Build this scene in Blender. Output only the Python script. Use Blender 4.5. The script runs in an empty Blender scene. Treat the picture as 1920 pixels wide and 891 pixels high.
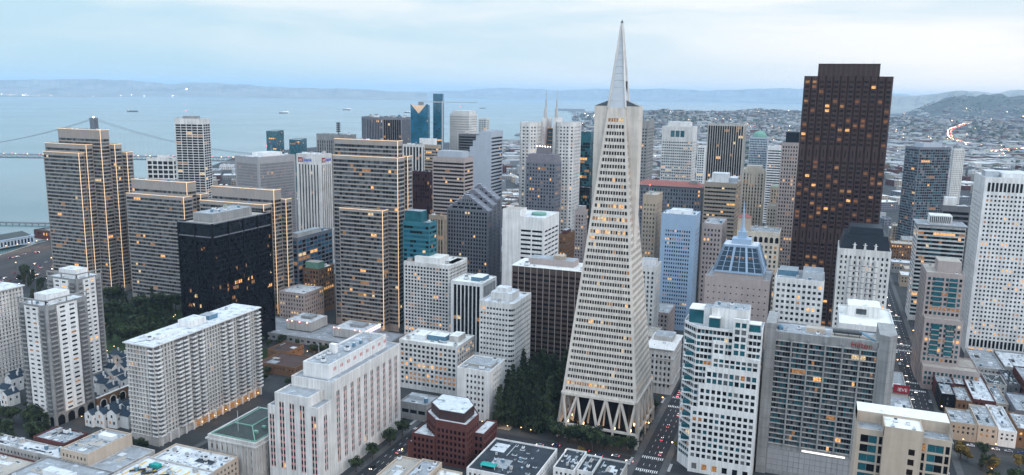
import bpy, math, random
from mathutils import Vector, Matrix
from mathutils.bvhtree import BVHTree

# World frame: +Y runs south along the street grid (away from the camera), +X runs west, Z up, metres.
S = bpy.context.scene
COL = S.collection
R = math.radians
rng = random.Random(7)

# ------------------------------------------------------------------ camera
CAMH = 216.5
cd = bpy.data.cameras.new('Camera'); cam = bpy.data.objects.new('Camera', cd); COL.objects.link(cam)
cd.sensor_width = 36; cd.lens = 1500 / 1920 * 36; cd.clip_start = 5; cd.clip_end = 120000
g_, p_, r_ = R(21), R(10.2), R(0.92)
fh = Vector((-math.sin(g_), math.cos(g_), 0)); rt = Vector((math.cos(g_), math.sin(g_), 0)); upv = Vector((0, 0, 1))
fw = fh * math.cos(p_) - upv * math.sin(p_); cu = upv * math.cos(p_) + fh * math.sin(p_)
cx = rt * math.cos(r_) + cu * math.sin(r_); cy = cu * math.cos(r_) - rt * math.sin(r_)
mw = Matrix((cx, cy, -fw)).transposed().to_4x4(); mw.translation = (0, 0, CAMH)
cam.matrix_world = mw
S.camera = cam
CAM = Vector((0, 0, CAMH))

# ------------------------------------------------------------------ sky and light
SUN_EL, SUN_AZ = R(26), R(25)           # low behind cloud in the west; azimuth from +X towards -Y
EXPO = 0.9
w = bpy.data.worlds.new('World'); S.world = w; w.use_nodes = True
nt = w.node_tree; nt.nodes.clear()
def N(tree, t, **kw):
    n = tree.nodes.new(t)
    for k, v in kw.items():
        if k.startswith('i_'): n.inputs[k[2:].replace('_', ' ')].default_value = v
        else: setattr(n, k, v)
    return n
out = N(nt, 'ShaderNodeOutputWorld'); bg = N(nt, 'ShaderNodeBackground'); bg.inputs['Strength'].default_value = 0.10
sky = N(nt, 'ShaderNodeTexSky', sky_type='NISHITA', sun_disc=False, sun_elevation=SUN_EL, sun_rotation=R(90) + SUN_AZ, altitude=100, air_density=1.0, dust_density=1.5, ozone_density=2.0)
tc = N(nt, 'ShaderNodeTexCoord'); sep = N(nt, 'ShaderNodeSeparateXYZ'); nt.links.new(tc.outputs['Generated'], sep.inputs[0])
mp = N(nt, 'ShaderNodeMapping'); mp.inputs['Scale'].default_value = (3.0, 3.0, 22.0); mp.inputs['Rotation'].default_value = (R(2), R(-2), 0)
nt.links.new(tc.outputs['Generated'], mp.inputs[0])
nz = N(nt, 'ShaderNodeTexNoise', i_Scale=1.05, i_Detail=6.0, i_Roughness=0.52); nt.links.new(mp.outputs[0], nz.inputs['Vector'])
nz.inputs['Distortion'].default_value = 0.35
cr = N(nt, 'ShaderNodeValToRGB'); cr.color_ramp.elements[0].position = 0.42; cr.color_ramp.elements[1].position = 0.59
cr.color_ramp.elements[0].color = (0, 0, 0, 1); cr.color_ramp.elements[1].color = (1, 1, 1, 1)
nt.links.new(nz.outputs['Fac'], cr.inputs[0])
# thin blue gaps in a high overcast, warmer and paler low down and to the west
base = N(nt, 'ShaderNodeMix', data_type='RGBA'); base.inputs['Factor'].default_value = 0.92
base.inputs['B'].default_value = (3.15, 4.3, 5.05, 1)
nt.links.new(sky.outputs[0], base.inputs['A'])
cl = N(nt, 'ShaderNodeMix', data_type='RGBA'); cl.inputs['B'].default_value = (5.3, 5.5, 5.6, 1)
nt.links.new(cr.outputs[0], cl.inputs['Factor']); nt.links.new(base.outputs['Result'], cl.inputs['A'])
low = N(nt, 'ShaderNodeMapRange'); low.inputs['From Min'].default_value = 0.015; low.inputs['From Max'].default_value = 0.15
low.inputs['To Min'].default_value = 1; low.inputs['To Max'].default_value = 0; nt.links.new(sep.outputs['Z'], low.inputs['Value'])
west = N(nt, 'ShaderNodeMapRange'); west.inputs['From Min'].default_value = -0.75; west.inputs['From Max'].default_value = 0.12
nt.links.new(sep.outputs['X'], west.inputs['Value'])
lw = N(nt, 'ShaderNodeMath', operation='MULTIPLY'); nt.links.new(low.outputs[0], lw.inputs[0]); nt.links.new(west.outputs[0], lw.inputs[1])
lw2 = N(nt, 'ShaderNodeMath', operation='MULTIPLY'); lw2.inputs[1].default_value = 0.95; nt.links.new(lw.outputs[0], lw2.inputs[0])
warm = N(nt, 'ShaderNodeMix', data_type='RGBA'); warm.inputs['B'].default_value = (6.4, 6.0, 5.65, 1)
nt.links.new(lw2.outputs[0], warm.inputs['Factor']); nt.links.new(cl.outputs['Result'], warm.inputs['A'])
# the east is dusk-blue low down
est = N(nt, 'ShaderNodeMath', operation='SUBTRACT'); est.inputs[0].default_value = 1; nt.links.new(west.outputs[0], est.inputs[1])
le = N(nt, 'ShaderNodeMath', operation='MULTIPLY'); nt.links.new(low.outputs[0], le.inputs[0]); nt.links.new(est.outputs[0], le.inputs[1])
eb = N(nt, 'ShaderNodeMix', data_type='RGBA'); eb.inputs['B'].default_value = (3.0, 4.2, 4.7, 1)
nt.links.new(le.outputs[0], eb.inputs['Factor']); nt.links.new(warm.outputs['Result'], eb.inputs['A'])
# an overcast vault is brightest overhead
zen = N(nt, 'ShaderNodeMapRange'); zen.inputs['From Min'].default_value = 0.12; zen.inputs['From Max'].default_value = 0.75; zen.inputs['To Min'].default_value = 0.0; zen.inputs['To Max'].default_value = 1.0
nt.links.new(sep.outputs['Z'], zen.inputs['Value']); zt = N(nt, 'ShaderNodeMix', data_type='RGBA'); zt.inputs['A'].default_value = (1, 1, 1, 1); zt.inputs['B'].default_value = (1.9, 2.0, 2.2, 1); nt.links.new(zen.outputs[0], zt.inputs['Factor'])
vm = N(nt, 'ShaderNodeVectorMath', operation='MULTIPLY'); nt.links.new(eb.outputs['Result'], vm.inputs[0]); nt.links.new(zt.outputs['Result'], vm.inputs[1])
nt.links.new(vm.outputs[0], bg.inputs[0]); nt.links.new(bg.outputs[0], out.inputs[0])

sl = bpy.data.lights.new('Sun', 'SUN'); sl.energy = 0.6; sl.angle = R(35); sl.color = (1, 0.9, 0.82)
so = bpy.data.objects.new('Sun', sl); COL.objects.link(so)
sd = Vector((math.cos(SUN_EL) * math.cos(SUN_AZ), -math.cos(SUN_EL) * math.sin(SUN_AZ), math.sin(SUN_EL)))
so.rotation_euler = sd.to_track_quat('Z', 'Y').to_euler()
S.view_settings.view_transform = 'Standard'; S.view_settings.look = 'None'; S.view_settings.exposure = EXPO; S.view_settings.gamma = 1
S.view_settings.use_curve_mapping = False
S.render.engine = 'CYCLES'
cy_ = S.cycles; cy_.use_denoising = True; cy_.max_bounces = 5; cy_.diffuse_bounces = 1; cy_.glossy_bounces = 3; cy_.volume_bounces = 1
cy_.transmission_bounces = 2; cy_.caustics_reflective = False; cy_.caustics_refractive = False; cy_.sample_clamp_indirect = 4

# ------------------------------------------------------------------ materials
MATS = {}
def mat(name, col=(.5, .5, .5), rough=.75, var=.10, sc=.12, streak=.0, metal=0, spec=.22, emit=None, es=0, evar=0, blot=None):
    if name in MATS: return MATS[name]
    m = bpy.data.materials.new(name); m.use_nodes = True; t = m.node_tree; b = t.nodes['Principled BSDF']
    b.inputs['Roughness'].default_value = rough; b.inputs['Metallic'].default_value = metal
    b.inputs['Specular IOR Level'].default_value = spec
    c = (*col, 1); b.inputs['Base Color'].default_value = c
    if var or streak or blot:
        geo = N(t, 'ShaderNodeNewGeometry')
        n1 = N(t, 'ShaderNodeTexNoise', i_Scale=sc, i_Detail=4.0, i_Roughness=.6); t.links.new(geo.outputs['Position'], n1.inputs['Vector'])
        mr = N(t, 'ShaderNodeMapRange'); mr.inputs['From Min'].default_value = .3; mr.inputs['From Max'].default_value = .7
        mr.inputs['To Min'].default_value = 1 - var; mr.inputs['To Max'].default_value = 1 + var; t.links.new(n1.outputs['Fac'], mr.inputs['Value'])
        f = mr.outputs[0]
        if streak:
            m2 = N(t, 'ShaderNodeMapping'); m2.inputs['Scale'].default_value = (.7, .7, .035); t.links.new(geo.outputs['Position'], m2.inputs[0])
            n2 = N(t, 'ShaderNodeTexNoise', i_Scale=1.0, i_Detail=3.0); t.links.new(m2.outputs[0], n2.inputs['Vector'])
            r2 = N(t, 'ShaderNodeMapRange'); r2.inputs['From Min'].default_value = .35; r2.inputs['From Max'].default_value = .65
            r2.inputs['To Min'].default_value = 1 - streak; r2.inputs['To Max'].default_value = 1.0; t.links.new(n2.outputs['Fac'], r2.inputs['Value'])
            mm = N(t, 'ShaderNodeMath', operation='MULTIPLY'); t.links.new(f, mm.inputs[0]); t.links.new(r2.outputs[0], mm.inputs[1]); f = mm.outputs[0]
        src = None
        if blot:   # second colour in patches (grime, membranes, patched felt)
            n3 = N(t, 'ShaderNodeTexNoise', i_Scale=blot[1], i_Detail=6.0, i_Roughness=.65); t.links.new(geo.outputs['Position'], n3.inputs['Vector'])
            r3 = N(t, 'ShaderNodeMapRange'); r3.inputs['From Min'].default_value = blot[2]; r3.inputs['From Max'].default_value = blot[2] + .08
            t.links.new(n3.outputs['Fac'], r3.inputs['Value'])
            bm = N(t, 'ShaderNodeMix', data_type='RGBA'); bm.inputs['A'].default_value = c; bm.inputs['B'].default_value = (*blot[0], 1)
            t.links.new(r3.outputs[0], bm.inputs['Factor']); src = bm.outputs['Result']
        mx = N(t, 'ShaderNodeVectorMath', operation='SCALE')
        if src: t.links.new(src, mx.inputs[0])
        else: mx.inputs[0].default_value = col
        t.links.new(f, mx.inputs['Scale']); t.links.new(mx.outputs[0], b.inputs['Base Color'])
    if emit:
        b.inputs['Emission Color'].default_value = (*emit, 1); b.inputs['Emission Strength'].default_value = es
        if evar:
            geo = N(t, 'ShaderNodeNewGeometry')
            n1 = N(t, 'ShaderNodeTexNoise', i_Scale=1.5, i_Detail=3.0); t.links.new(geo.outputs['Position'], n1.inputs['Vector'])
            mr = N(t, 'ShaderNodeMapRange'); mr.inputs['From Min'].default_value = .35; mr.inputs['From Max'].default_value = .65
            mr.inputs['To Min'].default_value = es * (1 - evar); mr.inputs['To Max'].default_value = es * (1 + evar)
            t.links.new(n1.outputs['Fac'], mr.inputs['Value']); t.links.new(mr.outputs[0], b.inputs['Emission Strength'])
    MATS[name] = m
    return m
M = mat
M('glass_dark', (.011, .015, .021), .14, .7, .35, spec=.28)
M('glass_mid', (.04, .05, .06), .15, .6, .35, spec=.4)
M('glass_blind', (.16, .16, .16), .35, .25, .4, spec=.5)
M('glass_teal', (.016, .10, .125), .10, .35, .12, spec=.6)
M('glass_blue', (.018, .12, .20), .10, .35, .08, spec=.6)
M('glass_black', (.006, .007, .010), .14, .6, .3, spec=.2)
M('glass_brown', (.018, .012, .011), .15, .5, .3, spec=.22)
M('lit_warm', (.1, .06, .03), .4, 0, emit=(1, .50, .17), es=.58, evar=.6)
M('lit_dim', (.1, .06, .03), .4, 0, emit=(1, .47, .17), es=.16, evar=.8)
M('lit_pale', (.1, .08, .05), .4, 0, emit=(1, .72, .40), es=.42, evar=.6)
M('lit_ember', (.08, .04, .02), .4, 0, emit=(1, .40, .13), es=.09, evar=.85)
M('led', (.8, .6, .4), .5, 0, emit=(1, .60, .28), es=.75)
M('bulb', (.9, .7, .5), .5, 0, emit=(1, .55, .2), es=5)
M('bulb_white', (.9, .9, .9), .5, 0, emit=(1, .86, .7), es=8)
M('red_lamp', (.6, .02, .02), .5, 0, emit=(1, .05, .03), es=4)
M('green_lamp', (.02, .6, .3), .5, 0, emit=(.05, 1, .5), es=3)
M('white_stone', (.70, .68, .66), .75, .13, .09, .26)
M('white_paint', (.78, .77, .76), .7, .11, .1, .22)
M('pale_conc', (.50, .48, .46), .8, .13, .1, .24)
M('grey_conc', (.30, .30, .30), .8, .14, .12, .26)
M('dark_conc', (.16, .16, .17), .8, .12, .15, .16)
M('quartz', (.64, .58, .52), .7, .10, .15, .18)
M('emb_conc', (.34, .305, .28), .8, .08, .12, .10)
M('emb_mull', (.12, .115, .11), .6, .1, .2)
M('cream', (.60, .53, .44), .8, .08, .2, .15)
M('glass_sky', (.10, .115, .13), .2, .5, .35, spec=.5)  # paler base colour stands in for sky reflected in the panes
M('beige', (.50, .41, .33), .8, .08, .15, .12)
M('tan', (.40, .325, .255), .8, .1, .15, .14)
M('pinkish', (.40, .34, .325), .75, .08, .15, .1)
M('brownstone', (.19, .105, .06), .85, .12, .2, .12)
M('redbrick', (.105, .040, .036), .85, .14, .5, .08)
M('maroon', (.05, .018, .022), .5, .15, .2)
M('granite_brown', (.056, .034, .034), .45, .12, .15, .1)
M('bronze', (.085, .062, .055), .55, .12, .15, .1)
M('black_steel', (.008, .009, .012), .5, .15, .2, spec=.1)
M('blue_panel', (.30, .41, .55), .5, .06, .15, .05)
M('grey_panel', (.40, .44, .50), .5, .05, .12, .05)
M('fine_grey', (.36, .35, .36), .65, .06, .15, .06)
M('slate_grey', (.17, .18, .21), .6, .1, .2, .08)
M('mansard', (.16, .15, .17), .6, .15, .3)
M('dark_mansard', (.012, .018, .028), .45, .2, .3)
M('red_tile', (.26, .10, .085), .8, .15, .4)
M('copper_green', (.15, .30, .24), .7, .15, .4)
M('slate_green', (.05, .062, .06), .6, .2, .25, .2)
M('pink_panel', (.55, .20, .19), .8, .1, .4)
M('roof_white', (.55, .57, .59), .85, .14, .3, blot=((.25, .28, .31), .2, .54))
M('roof_grey', (.27, .29, .31), .9, .2, .25, blot=((.45, .48, .52), .16, .56))
M('roof_dark', (.030, .038, .048), .8, .3, .2, blot=((.11, .13, .15), .12, .6))
M('roof_tan', (.36, .33, .29), .9, .12, .2, blot=((.22, .2, .19), .15, .6))
M('roof_pale', (.66, .66, .62), .85, .08, .25, blot=((.42, .43, .43), .14, .58))
M('unit_metal', (.42, .45, .48), .5, .15, .8)
M('unit_white', (.68, .7, .72), .6, .1, .8)
M('unit_blue', (.10, .20, .28), .6, .2, .8)
M('dark_metal', (.04, .045, .05), .5, .15, .5)
M('asphalt', (.028, .030, .035), .85, .2, .12)
M('pavement', (.085, .085, .088), .9, .15, .2)
M('ground', (.045, .048, .05), .95, .25, .05)
M('paint', (.72, .72, .70), .7, .1, 1)
M('bark', (.06, .045, .035), .9, .2, 1)
M('leaf_dark', (.017, .028, .018), .8, .35, .35)
M('leaf_mid', (.045, .066, .028), .8, .35, .35)
M('leaf_olive', (.055, .05, .024), .8, .35, .35)
M('leaf_yellow', (.20, .13, .03), .8, .3, .35)
M('lawn', (.022, .040, .014), .95, .2, .15)
M('navy_roof', (.018, .035, .055), .6, .3, .3)
M('teal_awning', (.02, .28, .26), .7, .1, .3)

# ------------------------------------------------------------------ mesh builder
LOC = {}
class MB:
    def __init__(self, mats):
        self.v = []; self.f = []; self.mi = []; self.mats = [MATS[m] for m in mats]
    def poly(self, pts, mi=0):
        i = len(self.v); self.v.extend(pts); self.f.append(tuple(range(i, i + len(pts)))); self.mi.append(mi)
    def box(self, x0, x1, y0, y1, z0, z1, mi=0, mt=None):
        self.prism([(x0, y0), (x1, y0), (x1, y1), (x0, y1)], z0, z1, mi, mt)
    def prism(self, pl, z0, z1, mi=0, mt=None, pl2=None):
        n = len(pl); i = len(self.v); q = pl2 or pl
        self.v.extend([(x, y, z0) for x, y in pl]); self.v.extend([(x, y, z1) for x, y in q])
        for k in range(n):
            j = (k + 1) % n
            self.f.append((i + k, i + j, i + n + j, i + n + k)); self.mi.append(mi)
        self.f.append(tuple(range(i + n, i + 2 * n))); self.mi.append(mi if mt is None else mt)
        self.f.append(tuple(range(i + n - 1, i - 1, -1))); self.mi.append(mi)
    def bar(self, a, b, wd, ht=None, mi=0, up=(0, 0, 1)):
        a = Vector(a); b = Vector(b); d = (b - a).normalized(); ht = ht or wd
        s = d.cross(Vector(up))
        if s.length < 1e-4: s = d.cross(Vector((0, 1, 0)))
        s.normalize(); t = s.cross(d); s = s * wd / 2; t = t * ht / 2; i = len(self.v)
        for c in (a, b): self.v.extend([tuple(c + s + t), tuple(c - s + t), tuple(c - s - t), tuple(c + s - t)])
        for q in ((0, 1, 2, 3), (7, 6, 5, 4), (0, 4, 5, 1), (1, 5, 6, 2), (2, 6, 7, 3), (3, 7, 4, 0)):
            self.f.append(tuple(i + k for k in q)); self.mi.append(mi)
    def cyl(self, c, r, z0, z1, n=12, mi=0, r2=None, mt=None):
        r2 = r if r2 is None else r2
        a = [(c[0] + r * math.cos(6.28319 * k / n), c[1] + r * math.sin(6.28319 * k / n)) for k in range(n)]
        b = [(c[0] + r2 * math.cos(6.28319 * k / n), c[1] + r2 * math.sin(6.28319 * k / n)) for k in range(n)]
        self.prism(a, z0, z1, mi, mt, b)
    def build(self, name, parent=None, off=None, kind=None, label=None):
        me = bpy.data.meshes.new(name)
        o = off if off is not None else (LOC.get(parent.name, (0, 0, 0)) if parent else (0, 0, 0))
        me.from_pydata([(x - o[0], y - o[1], z - o[2]) for x, y, z in self.v] if any(o) else self.v, [], self.f)
        for m in self.mats: me.materials.append(m)
        if len(self.mats) > 1: me.polygons.foreach_set('material_index', self.mi)
        ob = bpy.data.objects.new(name, me); COL.objects.link(ob)
        if parent: ob.parent = parent; LOC[ob.name] = o
        if kind: ob['kind'] = kind
        if label: ob['label'] = label
        return ob
def thing(name, label, cat, loc=(0, 0, 0), group=None):
    o = bpy.data.objects.new(name, None); COL.objects.link(o); o.location = loc; o.empty_display_size = .5
    LOC[o.name] = tuple(loc); o['label'] = label; o['category'] = cat
    if group: o['group'] = group
    return o
def tag(o, label, cat, group=None):
    o['label'] = label; o['category'] = cat
    if group: o['group'] = group
    return o
def struct(name, mb, kind='structure'): return mb.build(name, kind=kind)

# ------------------------------------------------------------------ facades
OCC_V = []; OCC_F = []; FOOT = []
def occl(pl, z0, z1):
    FOOT.append((min(p[0] for p in pl), max(p[0] for p in pl), min(p[1] for p in pl), max(p[1] for p in pl)))
    i = len(OCC_V); n = len(pl)
    OCC_V.extend([(x, y, z0) for x, y in pl]); OCC_V.extend([(x, y, z1) for x, y in pl])
    for k in range(n):
        j = (k + 1) % n; OCC_F.append((i + k, i + j, i + n + j, i + n + k))
    OCC_F.append(tuple(range(i + n, i + 2 * n)))
ST = dict(fl=3.9, bay=3.2, wf=.6, hf=.55, mx=.8, top=1.6, bot=4.5, d=.35, mode='punch', lit=.06, glass=('glass_dark', 'glass_mid', 'glass_blind', 'glass_sky'), gw=(.52, .24, .07, .17), fin=None, vo=.0, rowlit=.12)
BUILDS = []
class Bld:
    def __init__(self, name, label, cat='building', at=(0, 0), wall='pale_conc', sp='dark_conc', roof='roof_grey', maxw=100, group=None, wpart='window'):
        self.root = thing(name, label, cat, (at[0], at[1], 0), group); self.mb = MB([wall, sp, roof]); self.win = []; self.maxw = maxw
        self.roofm = roof; self.nroof = 0; self.wpart = wpart; self.rn = random.Random(sum(map(ord, label)) % 97 + int(abs(at[0]) * 13 + abs(at[1]) * 7))
        BUILDS.append(self)
    def facade(self, p, u, W, z0, z1, **kw):
        st = dict(ST); st.update(kw); mb = self.mb; n = (u[1], -u[0]); d = st['d']; rn = self.rn
        def P(s, z, dd=0.0): return (p[0] + u[0] * s - n[0] * dd, p[1] + u[1] * s - n[1] * dd, z)
        def Q(s0, s1, a, b, dd=0.0, mi=0): mb.poly((P(s0, a, dd), P(s1, a, dd), P(s1, b, dd), P(s0, b, dd)), mi)
        def reveal(s0, s1, a, b, mi=0):
            mb.poly((P(s0, a), P(s0, a, d), P(s0, b, d), P(s0, b)), mi); mb.poly((P(s1, a, d), P(s1, a), P(s1, b), P(s1, b, d)), mi)
            mb.poly((P(s0, a), P(s1, a), P(s1, a, d), P(s0, a, d)), mi); mb.poly((P(s0, b, d), P(s1, b, d), P(s1, b), P(s0, b)), mi)
        zb, zt = z0 + st['bot'], z1 - st['top']; mode = st['mode']
        if zt - zb < 1.5 or W < 1 or mode == 'blank': Q(0, W, z0, z1); return
        mx = min(st['mx'], W * .2)
        nr = max(1, round((zt - zb) / st['fl'])); fl = (zt - zb) / nr
        nb = max(1, round((W - 2 * mx) / st['bay'])); bw = (W - 2 * mx) / nb
        wz = [(zb + (r + .5 + st['vo'] - st['hf'] / 2) * fl, zb + (r + .5 + st['vo'] + st['hf'] / 2) * fl) for r in range(nr)]
        ws = [(mx + (c + .5 - st['wf'] / 2) * bw, mx + (c + .5 + st['wf'] / 2) * bw) for c in range(nb)]
        skip = st.get('skip')          # columns left blank
        if skip: ws = [x for c, x in enumerate(ws) if not skip(c, nb)]
        Q(0, W, z0, zb)
        if mode == 'punch':
            zz = zb
            for a, b in wz:
                Q(0, W, zz, a); s = 0
                for s0, s1 in ws: Q(s, s0, a, b); reveal(s0, s1, a, b); s = s1
                Q(s, W, a, b); zz = b
            Q(0, W, zz, z1)
        elif mode == 'strip':
            s = 0
            for s0, s1 in ws:
                Q(s, s0, zb, zt); reveal(s0, s1, zb, zt); s = s1; zz = zb
                for a, b in wz: Q(s0, s1, zz, a, d, 1); zz = b
                Q(s0, s1, zz, zt, d, 1)
            Q(s, W, zb, zt); Q(0, W, zt, z1)
        else:
            zz = zb; A, Bq = mx, W - mx
            for a, b in wz:
                Q(0, W, zz, a); Q(0, A, a, b); Q(Bq, W, a, b); reveal(A, Bq, a, b); s = A
                for s0, s1 in ws: Q(s, s0, a, b, d * .8, 1); s = s1
                Q(s, Bq, a, b, d * .8, 1); zz = b
            Q(0, W, zz, z1)
        if st['fin']:
            fw_, fd, ev = st['fin'][:3]; fm = st['fin'][3] if len(st['fin']) > 3 else 0
            for c in range(0, nb + 1, ev):
                s = mx + c * bw
                a0, a1 = P(s - fw_ / 2, 0), P(s + fw_ / 2, 0); b1, b0 = P(s + fw_ / 2, 0, -fd), P(s - fw_ / 2, 0, -fd)
                mb.prism([b0[:2], b1[:2], a1[:2], a0[:2]], zb - .2, z1 - .3, fm)
        gl, gw = st['glass'], st['gw']; lit = st['lit']; ang = math.atan2(u[1], u[0])
        for r, (a, b) in enumerate(wz):
            rf = 4.5 if rn.random() < st['rowlit'] else .65; run = None
            for s0, s1 in ws:
                if run and rn.random() < .38: m = run
                elif rn.random() < lit * rf * .6: m = rn.choice(st.get('litm') or ('lit_warm', 'lit_dim', 'lit_dim', 'lit_dim', 'lit_dim', 'lit_warm', 'lit_pale'))
                else: m = None
                run = m
                self.win.append((P((s0 + s1) / 2, a, d), u, n, ang, s1 - s0, b - a, m or rn.choices(gl, gw)[0]))
    def mass(self, pl, z0, z1, st=None, roof=True, par=.9, wallst=None, every=None):
        """a prism with facades on the sides that face the city view, plain walls elsewhere"""
        n = len(pl)
        for k in range(n):
            a = Vector(pl[k]); b = Vector(pl[(k + 1) % n]); dv = b - a; W = dv.length; dv.normalize(); nn = Vector((dv.y, -dv.x)); mid = (a + b) / 2
            face = nn.dot(Vector((0, 0)) - mid) > 0
            s = dict(st or {});
            if wallst and k in wallst: s.update(wallst[k])
            if face and st is not None: self.facade(a, (dv.x, dv.y), W, z0, z1, **s)
            else: self.mb.poly(((a.x, a.y, z0), (b.x, b.y, z0), (b.x, b.y, z1), (a.x, a.y, z1)))
        occl(pl, z0, z1)
        if roof: self.roof(pl, z1, par)
    def roof(self, pl, z, par=.9, t=.45, m=None):
        c = Vector((sum(p[0] for p in pl) / len(pl), sum(p[1] for p in pl) / len(pl)))
        inn = inset(pl, t); n = len(pl); mb = self.mb
        for k in range(n):
            j = (k + 1) % n; a, b, ia, ib = pl[k], pl[j], inn[k], inn[j]
            mb.poly(((*a, z), (*b, z), (*ib, z), (*ia, z))); mb.poly(((*ib, z - par), (*ia, z - par), (*ia, z), (*ib, z)))
        r = MB([m or self.roofm]); r.poly([(x, y, z - par) for x, y in inn]); r.build('roof', self.root)
    def box(self, x0, x1, y0, y1, z0, z1, name='penthouse', m=None, roofm=None):
        b = MB([m or 'pale_conc', roofm or self.roofm]); b.box(x0, x1, y0, y1, z0, z1, 0, 1)
        occl([(x0, y0), (x1, y0), (x1, y1), (x0, y1)], z0, z1)
        return b.build(name, self.root)
    def units(self, pl, z, n, big=1.0, keep=()):
        xs = [p[0] for p in pl]; ys = [p[1] for p in pl]; rn = self.rn; done = []; n = int(n * 1.6 + .5)
        for _ in range(n * 6):
            if n <= 0: break
            k = rn.randrange(len(UNITS)); s = big * rn.uniform(.7, 1.4)
            x = rn.uniform(min(xs) + 2.5 * s, max(xs) - 2.5 * s) if max(xs) - min(xs) > 6 * s else sum(xs) / len(xs)
            y = rn.uniform(min(ys) + 2.5 * s, max(ys) - 2.5 * s) if max(ys) - min(ys) > 6 * s else sum(ys) / len(ys)
            if not inside(pl, x, y) or any(abs(x - a) < 2.6 * (s + c) / 1 and abs(y - b) < 2.6 * (s + c) for a, b, c in done): continue
            if any(a0 - 2 < x < a1 + 2 and b0 - 2 < y < b1 + 2 for a0, a1, b0, b1 in keep): continue
            done.append((x, y, s)); n -= 1
            nm, me = UNITS[k]; o = bpy.data.objects.new(nm, me); COL.objects.link(o); o.parent = self.root
            l = LOC[self.root.name]; o.location = (x - l[0], y - l[1], z); o.scale = (s, s, s * rn.uniform(.8, 1.1)); o.rotation_euler.z = rn.choice((0, R(90)))
    def patches(self, pl, z, n):
        xs = [p[0] for p in pl]; ys = [p[1] for p in pl]; rn = self.rn; W, D = max(xs) - min(xs) - 2, max(ys) - min(ys) - 2
        for i in range(n):
            a, b = min(xs) + 1 + rn.random() * W * .7, min(ys) + 1 + rn.random() * D * .7; w, d = W * rn.uniform(.12, .3), D * rn.uniform(.1, .3)
            k = MB([rn.choice(('roof_white', 'roof_grey', 'roof_tan', 'roof_dark', 'unit_metal'))]); k.box(a, a + w, b, b + d, z, z + .05 + .012 * i); k.build('roof_patch', self.root)
        for i in range(max(1, n // 2)):
            k = MB(['unit_metal', 'dark_metal']); a, b = min(xs) + 1 + rn.random() * W * .6, min(ys) + 1 + rn.random() * D * .6; L = W * .35 if rn.random() < .5 else 0; L2 = 0 if L else D * .35
            k.bar((a, b, z + .5), (a + L, b + L2, z + .5), .35); [k.box(a + L * t - .12, a + L * t + .12, b + L2 * t - .12, b + L2 * t + .12, z, z + .34, 1) for t in (.05, .5, .95)]; k.build('pipe', self.root)
    def finish(self): self.mb.build('wall', self.root)
def inside(pl, x, y):
    n = len(pl)
    return all((pl[(k + 1) % n][0] - pl[k][0]) * (y - pl[k][1]) - (pl[(k + 1) % n][1] - pl[k][1]) * (x - pl[k][0]) > 0 for k in range(n))
def inset(pl, t):
    n = len(pl); o = []
    for k in range(n):
        p0, p1, p2 = Vector(pl[k - 1]), Vector(pl[k]), Vector(pl[(k + 1) % n])
        d1 = (p1 - p0).normalized(); d2 = (p2 - p1).normalized(); n1 = Vector((-d1.y, d1.x)); n2 = Vector((-d2.y, d2.x))
        q = n1 + n2; q = q / max(q.dot(n1), .3); o.append((p1.x + q.x * t, p1.y + q.y * t))
    return o
def rect(x0, x1, y0, y1): return [(x0, y0), (x1, y0), (x1, y1), (x0, y1)]
def quadpoly(x, y, wl, wr, th=0):
    t = R(th); L = (-math.cos(t), -math.sin(t)); Q = (-math.sin(t), math.cos(t))
    return [(x, y), (x + Q[0] * wr, y + Q[1] * wr), (x + Q[0] * wr + L[0] * wl, y + Q[1] * wr + L[1] * wl), (x + L[0] * wl, y + L[1] * wl)]
# rooftop plant, shared meshes
UNITS = []
def unit_mesh(name, fn, mats):
    b = MB(mats); fn(b); o = b.build(name); UNITS.append((name, o.data)); bpy.data.objects.remove(o)
def _ac(b):
    b.box(-1.3, 1.3, -.9, .9, .25, 1.7); b.cyl((-.6, 0), .5, 1.7, 1.9, 10, 1); b.cyl((.6, 0), .5, 1.7, 1.9, 10, 1); b.box(-1.2, -1, -.8, .8, 0, .25, 1); b.box(1, 1.2, -.8, .8, 0, .25, 1)
def _tower(b):
    b.box(-1.6, 1.6, -1.6, 1.6, .4, 2.4); b.cyl((0, 0), 1.3, 2.4, 3.0, 12, 1); b.box(-1.5, 1.5, -1.5, -1.3, 0, .4, 1); b.box(-1.5, 1.5, 1.3, 1.5, 0, .4, 1)
def _duct(b):
    b.box(-2.4, 1.6, -.4, .4, .3, 1.0); b.box(1.6, 2.4, -.4, .4, 0, 1.0); b.box(-2.4, -1.6, -.4, 1.6, .3, .99); b.box(-.2, 0, -.5, .5, 0, .3, 1)
def _hatch(b):
    b.box(-1.2, 1.2, -1, 1, 0, 2.2); b.prism(rect(-1.4, 1.4, -1.2, 1.2), 2.2, 2.4, 1)
def _tank(b):
    b.cyl((0, 0), 1.1, .5, 2.6, 12); b.cyl((0, 0), 1.1, 2.6, 3.0, 12, 1, .2); b.box(-.8, -.6, -.8, .8, 0, .5, 1); b.box(.6, .8, -.8, .8, 0, .5, 1)
def _vent(b):
    b.cyl((0, 0), .35, 0, 1.0, 8); b.cyl((0, 0), .6, 1.0, 1.3, 8, 1); b.cyl((1.4, .5), .3, 0, .8, 8); b.cyl((1.4, .5), .5, .8, 1.05, 8, 1); b.box(-.3, 1.6, -.1, .7, 0, .12, 1)
def _sky(b):
    b.prism(rect(-1.5, 1.5, -.9, .9), 0, .35, 0); b.prism(rect(-1.35, 1.35, -.75, .75), .35, .75, 1, None, rect(-.9, .9, -.1, .1))
unit_mesh('air_handler', _ac, ['unit_metal', 'dark_metal']); unit_mesh('cooling_tower', _tower, ['unit_white', 'dark_metal']); unit_mesh('duct', _duct, ['unit_metal', 'dark_metal'])
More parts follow.
